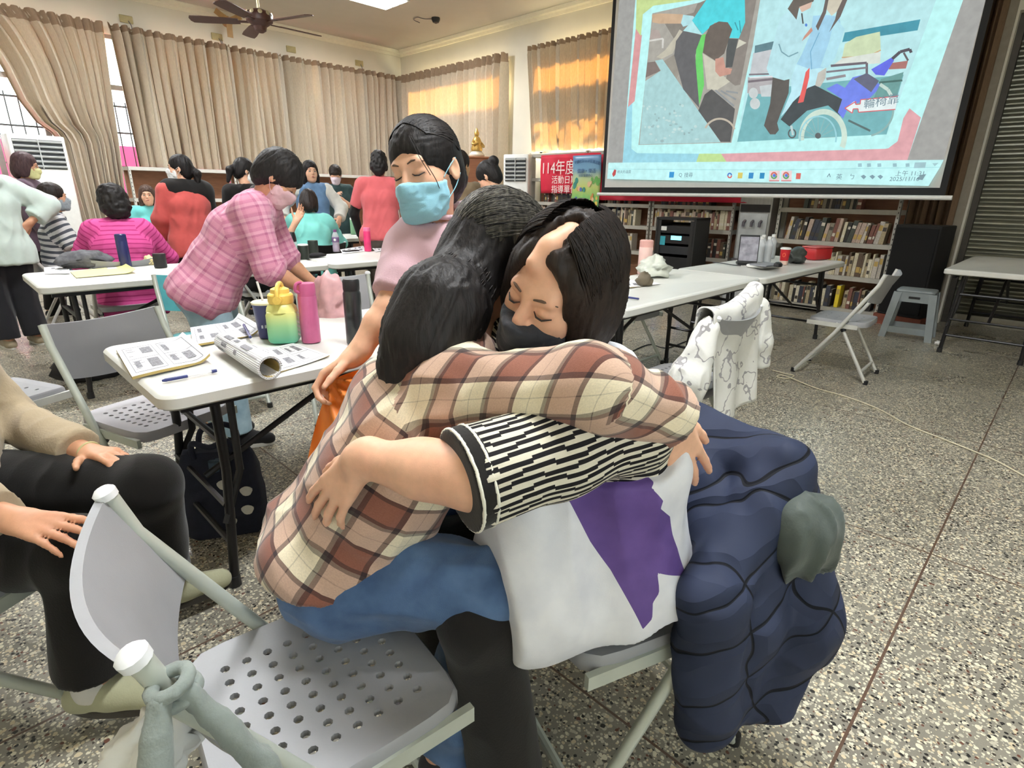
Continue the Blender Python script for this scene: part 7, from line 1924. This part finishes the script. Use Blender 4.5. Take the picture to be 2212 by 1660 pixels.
# ================================================================== the people at the tables behind
CORAL = cloth_mat('coral_cotton', (200, 96, 100), .85, .06)
person('woman in a coral T-shirt with a black arm sleeve, back turned at the middle table', pose(3.30, 5.16, 40, ht=1.06, lean=8, hpitch=8, arms={'L': ((-.11, .04, -.26), (.03, .10, -.22))}), CORAL, cloth_mat('grey_brown_trousers', (104, 96, 88)), MATS['black_shoe'], ('curly', HAIR, .92), SKIN2, None, .0085, .75, .02, .022, girth=1.04)
def arm_sleeve(J, par_label):
    par = [o for o in COL.objects if o.get('label') == par_label][0]
    S = Soft(.008); S.fcap(J['shL'] + (J['elL'] - J['shL']) * .62, J['elL'], .054, .050, .01, c0=True, c1=False); S.fcap(J['elL'], J['elL'] + (J['wrL'] - J['elL']) * 1.0, .048, .036, .02); soft_object('arm_sleeve', S, BLACKCL, par)
arm_sleeve(pose(3.30, 5.16, 40, ht=1.06, lean=8, hpitch=8, arms={'L': ((-.11, .04, -.26), (.03, .10, -.22))}), 'woman in a coral T-shirt with a black arm sleeve, back turned at the middle table')
person('woman in a dark green T-shirt and pale mask looking down at her phone', pose(4.16, 7.58, 212, ht=1.02, hpitch=22, arms={'L': ((-.07, .06, -.25), (.17, .13, .14)), 'R': ((.07, .06, -.25), (-.17, .13, .14))}), cloth_mat('dark_green_cotton', (52, 72, 72), .85), BLACKCL, MATS['black_shoe'], ('fringe', HAIRB, 1.0), SKIN, cloth_mat('pale_pink_mask', (232, 216, 226), .9), .0085, .8, .12, .024, eyes='down')
JG = pose(4.16, 7.58, 212, ht=1.02, arms={'L': ((-.07, .06, -.25), (.17, .13, .14)), 'R': ((.07, .06, -.25), (-.17, .13, .14))})
pc = (JG['wrL'] + JG['wrR']) / 2; t = thing('phone', 'dark phone held up by the woman in the dark green T-shirt', 'phone', pc + np.array([-.05, -.08, .06]), -2.6); MB().rbox((0, 0, 0), (.075, .010, .15), .004, R=Matrix.Rotation(.7, 3, 'X')).build('body', MT_black, t, world=False)
def varsity():
    J = pose(3.30, 6.60, 204, sit=True, seat=.76, hyaw=-14, arms={'L': ((-.16, .02, -.20), (.05, .16, -.12)), 'R': ((.18, -.02, -.18), (.0, .14, -.14))}, legs={'L': ((-.12, .40, .84), (-.13, .44, .42)), 'R': ((.12, .40, .84), (.13, .42, .42))})
    lab = 'girl in a blue and white varsity jacket sitting on the back table, long dark hair'
    t, H = person(lab, J, cloth_mat('blue_varsity', (104, 134, 168), .85, .15), cloth_mat('mid_denim', (96, 118, 150)), MATS['black_shoe'], ('long', HAIR, .98), SKIN, None, .0085, .08, .06, .026)
    S = Soft(.0085)
    for s_ in 'LR': sleeve(S, J, s_, 1.92, .030, .004)
    sv = soft_object('sleeves', S, cloth_mat('white_sleeve', (216, 214, 206), .8), t, folds=[((0, 0, 1), .06, .1, .006)])
varsity()
person('seated woman in a teal shirt with short dark hair, back turned at the middle table', pose(2.74, 5.60, 30, sit=True, lean=20, hpitch=25, arms={'L': ((-.10, .14, -.22), (.10, .20, -.06)), 'R': ((.12, .12, -.23), (-.10, .20, -.06))}), cloth_mat('teal_cotton', (126, 206, 196), .85, .06), cloth_mat('navy_trousers', (44, 50, 70)), MATS['black_shoe'], ('bob', HAIRB, .96), SKIN, None, .0085, 1.7, .08, .028, girth=1.12)
def black_red():
    J = pose(1.80, 6.12, -6, ht=.99, hyaw=-52, lean=4, arms={'L': ((-.08, .04, -.25), (.03, .12, -.20))})
    lab = 'standing woman in a coral red jacket with a black shoulder, dark ponytail'
    t, H = person(lab, J, cloth_mat('coral_red_jacket', (192, 86, 82), .8), BLACKCL, MATS['black_shoe'], ('pony', HAIR, .98), SKIN, cloth_mat('white_mask', (230, 230, 228), .9), .0085, 1.9, .10, .030, girth=1.08)
    S = Soft(.0085); sl, sr, nk = J['shL'], J['shR'], J['neck']
    S.cap(sl * .75 + nk * .25, sr, .100, k=.04); S.cap(sr, J['elR'], .096, .09, .04); S.cap(nk - [0, 0, .02], nk - [0, 0, .10], .085, .10, .04); soft_object('yoke', S, BLACKCL, t, folds=[((0, 0, 1), .08, .2, .006)])
black_red()
person('girl in a turquoise jacket seated beyond the back table, brown hair, looking over', pose(2.02, 8.42, 188, sit=True, hyaw=8, lean=6), cloth_mat('turquoise_jacket', (110, 196, 194), .85), BLACKCL, MATS['black_shoe'], ('long', hair_mat('hair_brown', (64, 46, 38), (112, 86, 70)), .98), SKIN, None, .0085, 1.9, .06, .022)
PINKKNIT = stripe_mat('pink_knit', (208, 84, 146), (172, 52, 112), .036, .25, 1)
def pink_knit():
    J = pose(1.04, 5.30, 12, sit=True, lean=12, hpitch=12, hyaw=-12, seat=.44, arms={'L': ((-.14, .10, -.24), (.06, .20, -.02)), 'R': ((.14, .10, -.24), (-.06, .20, -.02))})
    lab = 'seated woman in a bright pink ribbed knit sweater, curly black hair, back turned'
    t, H = person(lab, J, PINKKNIT, cloth_mat('raspberry_trousers', (176, 36, 84)), MATS['black_shoe'], ('curly', HAIR, 1.24), SKIN2, None, .008, 1.8, .16, .030, girth=1.22)
    b = MB(); F = frame_z(unit(J['neck'] - J['pel']) + [0, 0, .4])
    for k in range(26):
        a = 2 * math.pi * k / 26; b.tube([Vector(J['neck']) + F @ Vector((.074 * math.cos(a), .070 * math.sin(a), -.03)), Vector(J['neck']) + F @ Vector((.064 * math.cos(a), .062 * math.sin(a), .035))], .0095, 6)
    b.build('collar', mat('pink_rib', (214, 74, 144), .9), t, smooth='all')
pink_knit()
person('seated woman in a grey and white striped top, seen in profile with a mask', pose(.78, 6.62, 96, sit=True, lean=6, hyaw=-12, seat=.46, arms={'L': ((-.06, .12, -.24), (.03, .22, -.06)), 'R': ((.06, .10, -.24), (-.03, .22, -.06))}), stripe_mat('grey_white_stripe', (206, 206, 206), (84, 88, 96), .05, .45, 1), BLACKCL, MATS['black_shoe'], ('lowbun', HAIRB, .98), SKIN2, cloth_mat('grey_mask', (150, 160, 166), .9), .0085, .9, .08, .022)
person('standing person with brown hair and a pale yellow mask behind the mint hoodie', pose(.80, 7.55, 112, ht=1.0, hyaw=-10, hpitch=10), cloth_mat('plum_top', (92, 74, 88)), BLACKCL, MATS['black_shoe'], ('bob', hair_mat('hair_plum', (62, 44, 48), (104, 80, 78)), .98), SKIN2, cloth_mat('yellow_mask', (222, 220, 160), .9), .0085, 1.9, .10, .022)
person('person in a loose mint green hoodie and black trousers, hand on hip, back turned', pose(.37, 6.22, -12, ht=1.0, lean=3, hyaw=-20, arms={'R': ((.23, -.06, -.14), (-.15, -.02, -.13)), 'L': ((-.14, .02, -.22), (.05, .1, -.18))}), cloth_mat('mint_hoodie', (198, 214, 206), .85, .06), cloth_mat('black_track_trousers', (34, 34, 38)), cloth_mat('tan_shoe', (150, 138, 116)), ('pony', HAIR, 1.0), SKIN2, None, .0085, 1.75, .10, .040, girth=1.12, hood=True, bottom_t=.03)
person('seated person in a black shirt half hidden behind the woman in pink plaid', pose(2.06, 5.28, 118, sit=True, lean=8, hpitch=10, arms={'L': ((-.04, .16, -.20), (.0, .12, .20)), 'R': ((.06, .10, -.24), (-.02, .2, -.06))}), cloth_mat('black_cotton', (26, 25, 26), .9), cloth_mat('washed_denim', (150, 166, 184)), MATS['black_shoe'], ('short', HAIR, 1.0), SKIN, MATS['white_mask'], .0085, .85, .08, .022)
person('short-haired man seen from behind in front of the wooden lectern', pose(3.36, 3.98, 66, ht=1.02, hyaw=8), cloth_mat('olive_shirt', (112, 96, 74)), BLACKCL, MATS['black_shoe'], ('short', HAIRB, 1.0), skin_mat('skin_ochre', (196, 156, 116)), None, .0085, .7, .10, .016)
person('woman bowing her head, hair in a bun, in a grey and white patterned shirt', pose(3.30, 3.32, 8, ht=.99, lean=26, hpitch=38, hyaw=-26), plaid_mat('grey_white_print', [(0, (214, 216, 212)), (.4, (120, 122, 124)), (.5, (220, 222, 218)), (.8, (160, 164, 162))], [(0, (206, 210, 206)), (.3, (140, 144, 144)), (.45, (222, 222, 220)), (.85, (90, 92, 96))], .07), BLACKCL, MATS['black_shoe'], ('bun', HAIR, 1.0), SKIN, None, .0085, .8, .10, .024)
person('person with black hair standing far behind the woman in pink plaid', pose(2.40, 6.22, 24, ht=.99, hyaw=60, hpitch=20), BLACKCL, BLACKCL, MATS['black_shoe'], ('pony', HAIR, 1.0), SKIN, MATS['white_mask'], .0085, .8, .10, .018)
# ================================================================== jackets and bags
def navy_jacket():
    f = np.array([-.94, .33, 0]); r = np.array([.33, .94, 0]); u = np.array([0, 0, 1.]); c = np.array([.95, .59, 0])
    X = lambda lat, back, z: c + r * lat - f * back + u * z
    t = thing('jacket', 'navy quilted jacket with a grey-green lining draped over the chair of the seated woman', 'jacket', (c[0] - f[0] * .3, c[1] - f[1] * .3, 0))
    S = Soft(.006)
    S.cap(X(-.02, .20, .70), X(-.18, .14, .60), .07, k=.05); S.cap(X(-.08, .20, .62), X(-.14, .14, .40), .08, k=.05)
    S.cap(X(.06, .24, .76), X(-.20, .245, .755), .05, k=.05); S.cap(X(-.16, .24, .76), X(-.215, .245, .785), .05, .042, .05); S.cap(X(-.25, .02, .56), X(-.25, .07, .24), .06, .062, .07); S.cap(X(-.22, .20, .72), X(-.25, .03, .56), .05, k=.05); S.cap(X(.04, .27, .74), X(-.05, .27, .42), .055, .062, .05)
    S.cap(X(-.06, .28, .72), X(-.13, .28, .44), .062, .07, .05); S.cap(X(-.18, .29, .68), X(-.27, .28, .44), .066, .078, .05)
    S.cap(X(-.05, .26, .44), X(-.14, .20, .22), .06, .055, .05); S.cap(X(-.15, .28, .44), X(-.20, .22, .20), .07, .055, .05); S.cap(X(-.27, .28, .44), X(-.27, .22, .26), .078, .06, .05)
    S.cap(X(-.21, .22, .70), X(-.25, .14, .48), .05, .055, .05); S.cap(X(-.25, .14, .48), X(-.24, .15, .28), .055, .05, .05)
    S.ell(X(-.345, .21, .655), (.075, .075, .10), None, .03, 'sub')
    m = bpy.data.materials.new('navy_quilt'); q = NT(m); co = q.mapping(q.coord('Object'), rot=(.5, .3, .6))
    s_ = q.add('ShaderNodeSeparateXYZ'); q.ln(co, s_.inputs[0])
    n = q.noise(co, 5, 2)
    l1 = q.math('ABSOLUTE', q.math('SUBTRACT', q.math('FRACT', q.math('ADD', q.math('MULTIPLY', s_.outputs[2], 9.5), n)), .5)); l2 = q.math('ABSOLUTE', q.math('SUBTRACT', q.math('FRACT', q.math('ADD', q.math('MULTIPLY', q.math('ADD', s_.outputs[0], s_.outputs[1]), 5.5), n)), .5))
    hgt = q.math('MINIMUM', q.math('MINIMUM', q.math('MULTIPLY', l1, 3), q.math('MULTIPLY', l2, 4)), .7)
    q.color(q.mix(q.math('LESS_THAN', hgt, .08), q.ramp(n, [(.3, lin((40, 47, 68))), (.7, lin((50, 58, 82)))]), lin((13, 15, 24)))); q.p.inputs['Roughness'].default_value = .7; q.p.inputs['Specular IOR Level'].default_value = .25
    q.bump(hgt, .8, .02)
    body = soft_object('shell', S, m, t, folds=[(u * .6 + r, .10, .3, .008), (u + f * .5, .09, .25, -.008)], relaxed=2)
    S = Soft(.005); S.ell(X(-.275, .215, .655), (.058, .058, .088), None, .02); S.cap(X(-.285, .25, .70), X(-.295, .27, .62), .036, .03, .03)
    soft_object('lining', S, cloth_mat('grey_green_lining', (78, 86, 82), .55, .15), t, folds=[(u, .03, .2, .012)])
    b = MB(); b.tube(spline([X(-.17, .22, .16), X(-.18, .22, .12), X(-.18, .22, .09)]), .004, 6); b.build('drawcord', MT_black, t, smooth='all')
navy_jacket()
def white_jacket():
    cx, cy = 2.46, 1.25; yb = cy - .205
    t = thing('jacket', 'white jacket with grey marbled pattern hanging over the back of a chair', 'jacket', (cx, yb, 0))
    m = bpy.data.materials.new('white_marbled_cloth'); q = NT(m); co = q.coord('Object')
    n = q.noise(co, 5, 4); v = q.math('ABSOLUTE', q.math('SUBTRACT', q.noise(co, 7, 3), .5))
    q.color(q.mix(q.math('LESS_THAN', v, .012), q.ramp(n, [(.3, lin((206, 206, 200))), (.7, lin((228, 228, 224)))]), lin((158, 156, 158)))); q.p.inputs['Roughness'].default_value = .85; q.bump(q.noise(co, 30, 3), .3, .01)
    rr = np.random.default_rng(2)
    def panel(x0, x1, z1, z0, y_of, ph, amp=.018, topsag=.03):
        b = MB()
        def fn(u, v):
            x = x0 + (x1 - x0) * u; z = z1(u) + (z0(u) - z1(u)) * v
            return Vector((x + .012 * math.sin(7 * v + ph), y_of(u, v) - amp * (.25 + v) * math.sin(u * 15 + ph + 1.5 * math.sin(2 * v)), z))
        b.grid(fn, 40, 24); return b
    top = lambda u: .84 + .06 * u ** 3 - .02 * math.sin(math.pi * u)
    def fn(u, v):
        x = cx - .245 + .49 * u; tz = top(u); lo = .33 + .02 * math.sin(9 * u) - (.14 * math.sin((u - .30) / .25 * math.pi) if .30 < u < .55 else 0)
        if v < .35: k = v / .35; y, z = yb + .075 - .035 * k, .52 + (tz - .02 - .52) * k
        elif v < .47: a = (v - .35) / .12 * math.pi; y, z = yb + .0 + .04 * math.cos(a), tz - .02 + .03 * math.sin(a)
        else: k = (v - .47) / .53; y, z = yb - .04 - .035 * k, tz - .02 + (lo - tz + .02) * k
        w_ = abs(v - .41) * 1.7
        return Vector((x + .012 * math.sin(7 * v + 1), y - .024 * min(1, w_) * math.sin(u * 14 + .6 + 1.5 * math.sin(2 * v)), z))
    b = MB(); b.grid(fn, 48, 60); b.build('body', m, t, smooth='all', solid=.006)
    S = Soft(.007); p = np.array([cx - .25, yb - .02, 0]); z = np.array([0, 0, 1.])
    S.cap(p + z * .76, p + [-.08, .02, .55], .045, .07, .04); S.cap(p + [-.08, .02, .55], p + [-.10, .02, .34], .07, .05, .04); soft_object('sleeve', S, m, t, folds=[(z, .05, .2, .012)])
    S = Soft(.007); p = np.array([cx + .25, yb - .03, 0]); S.cap(p + z * .80, p + [.03, -.02, .62], .035, .045, .04); S.fcap(p + [.03, -.02, .62], p + [.05, -.03, .50], .045, .04, .04); soft_object('sleeve', S, m, t, folds=[(z, .05, .2, .010)])
white_jacket()
def orange_bag():
    t = thing('bag', 'orange fabric bag gathered in the hand of the woman in mauve', 'bag', P(760, 900, d=1.45))
    m = mat('orange_ripstop', (226, 130, 48), .5, .10, 9, bump=.25, bscale=40)
    g = P(716, 812, d=1.40)
    L = [P(712, 822, d=1.40), P(694, 880, d=1.41), P(680, 940, d=1.42), P(664, 1020, d=1.43)]; R_ = [P(850, 778, d=1.43), P(885, 840, d=1.40), P(880, 920, d=1.40), P(860, 1030, d=1.40)]
    Ls, Rs = spline(L, 8), spline(R_, 8)
    b = MB(); back = Vector(camdir(0, 0, -1))
    def fn(u, v, o=0):
        i = v * (len(Ls) - 1); k = min(int(i), len(Ls) - 2); fr = i - k
        a, c = Ls[k].lerp(Ls[k + 1], fr), Rs[k].lerp(Rs[k + 1], fr)
        p = a.lerp(c, u)
        ang = math.atan2(v * 1.25 + .02, u + .02)
        fold = .012 * math.sin(ang * 17) * min(1, (u + v) * 2.2) + .006 * math.sin(ang * 31 + 4 * v)
        bulge = .05 * math.sin(math.pi * u) * min(1, .3 + v)
        return p - back * (bulge + fold) + back * o
    N = 48; b.grid(lambda u, v: fn(u, v), N, 36); b.grid(lambda u, v: fn(u, v, .05 + .04 * math.sin(math.pi * u)), N, 36)
    per = [(i / N, 0) for i in range(N + 1)] + [(1, j / 36) for j in range(1, 37)] + [(i / N, 1) for i in range(N - 1, -1, -1)] + [(0, j / 36) for j in range(35, 0, -1)]
    b.loft([[fn(*q) for q in per], [fn(*q, .05 + .04 * math.sin(math.pi * q[0])) for q in per]], caps=False)
    b.build('body', m, t, smooth='all')
orange_bag()
def tied_bag():
    top = Vector((.075, .585, .795))
    t = thing('cloth_bag', 'grey cloth bag tied by its straps to the corner of the near chair', 'bag', (top.x, top.y, 0))
    m = cloth_mat('grey_green_canvas', (128, 136, 132), .9, .12, 220, .4)
    S = Soft(.005); b = top
    for a, e, r0, r1 in (((-.012, .0, -.035), (-.05, -.04, -.17), .011, .017), ((-.05, -.04, -.17), (-.085, -.09, -.36), .017, .034), ((.016, .0, -.04), (.07, -.03, -.17), .010, .014), ((.07, -.03, -.17), (.085, -.10, -.36), .014, .034)):
        S.cap(b + Vector(a), b + Vector(e), r0, r1, .012)
    soft_object('strap', S, m, t, folds=[((0, 0, 1), .018, .2, .004)])
    S = Soft(.005)
    for q in (0, .022):
        c = top + Vector((.004 + q * .3, .012 + q * .2, -.028 - q)); F = frame_z((-.25, .1, 1))
        for k in range(10):
            a0, a1 = 2 * math.pi * k / 10, 2 * math.pi * (k + 1) / 10; S.cap(c + F @ Vector((.020 * math.cos(a0), .020 * math.sin(a0), 0)), c + F @ Vector((.020 * math.cos(a1), .020 * math.sin(a1), 0)), .0075, k=.004)
    soft_object('knot', S, m, t)
    S = Soft(.006); S.ell(b + Vector((-.01, -.12, -.46)), (.13, .10, .14), None, .03); soft_object('body', S, m, t, folds=[((0, 0, 1), .06, .2, .012)])
    tt = blob('tissue', 'crumpled white tissue tucked in the cloth bag at the bottom left', 'tissue', P(345, 1668, d=.72), (.10, .08, .10), MT_white, 61, amp=.4, n=(28, 18))
tied_bag()
t = thing('cloth', 'cream frilled cloth on the floor behind the near chair, under the sitter', 'cloth', P(375, 1305, z=0))
bpy.data.objects.remove(t)
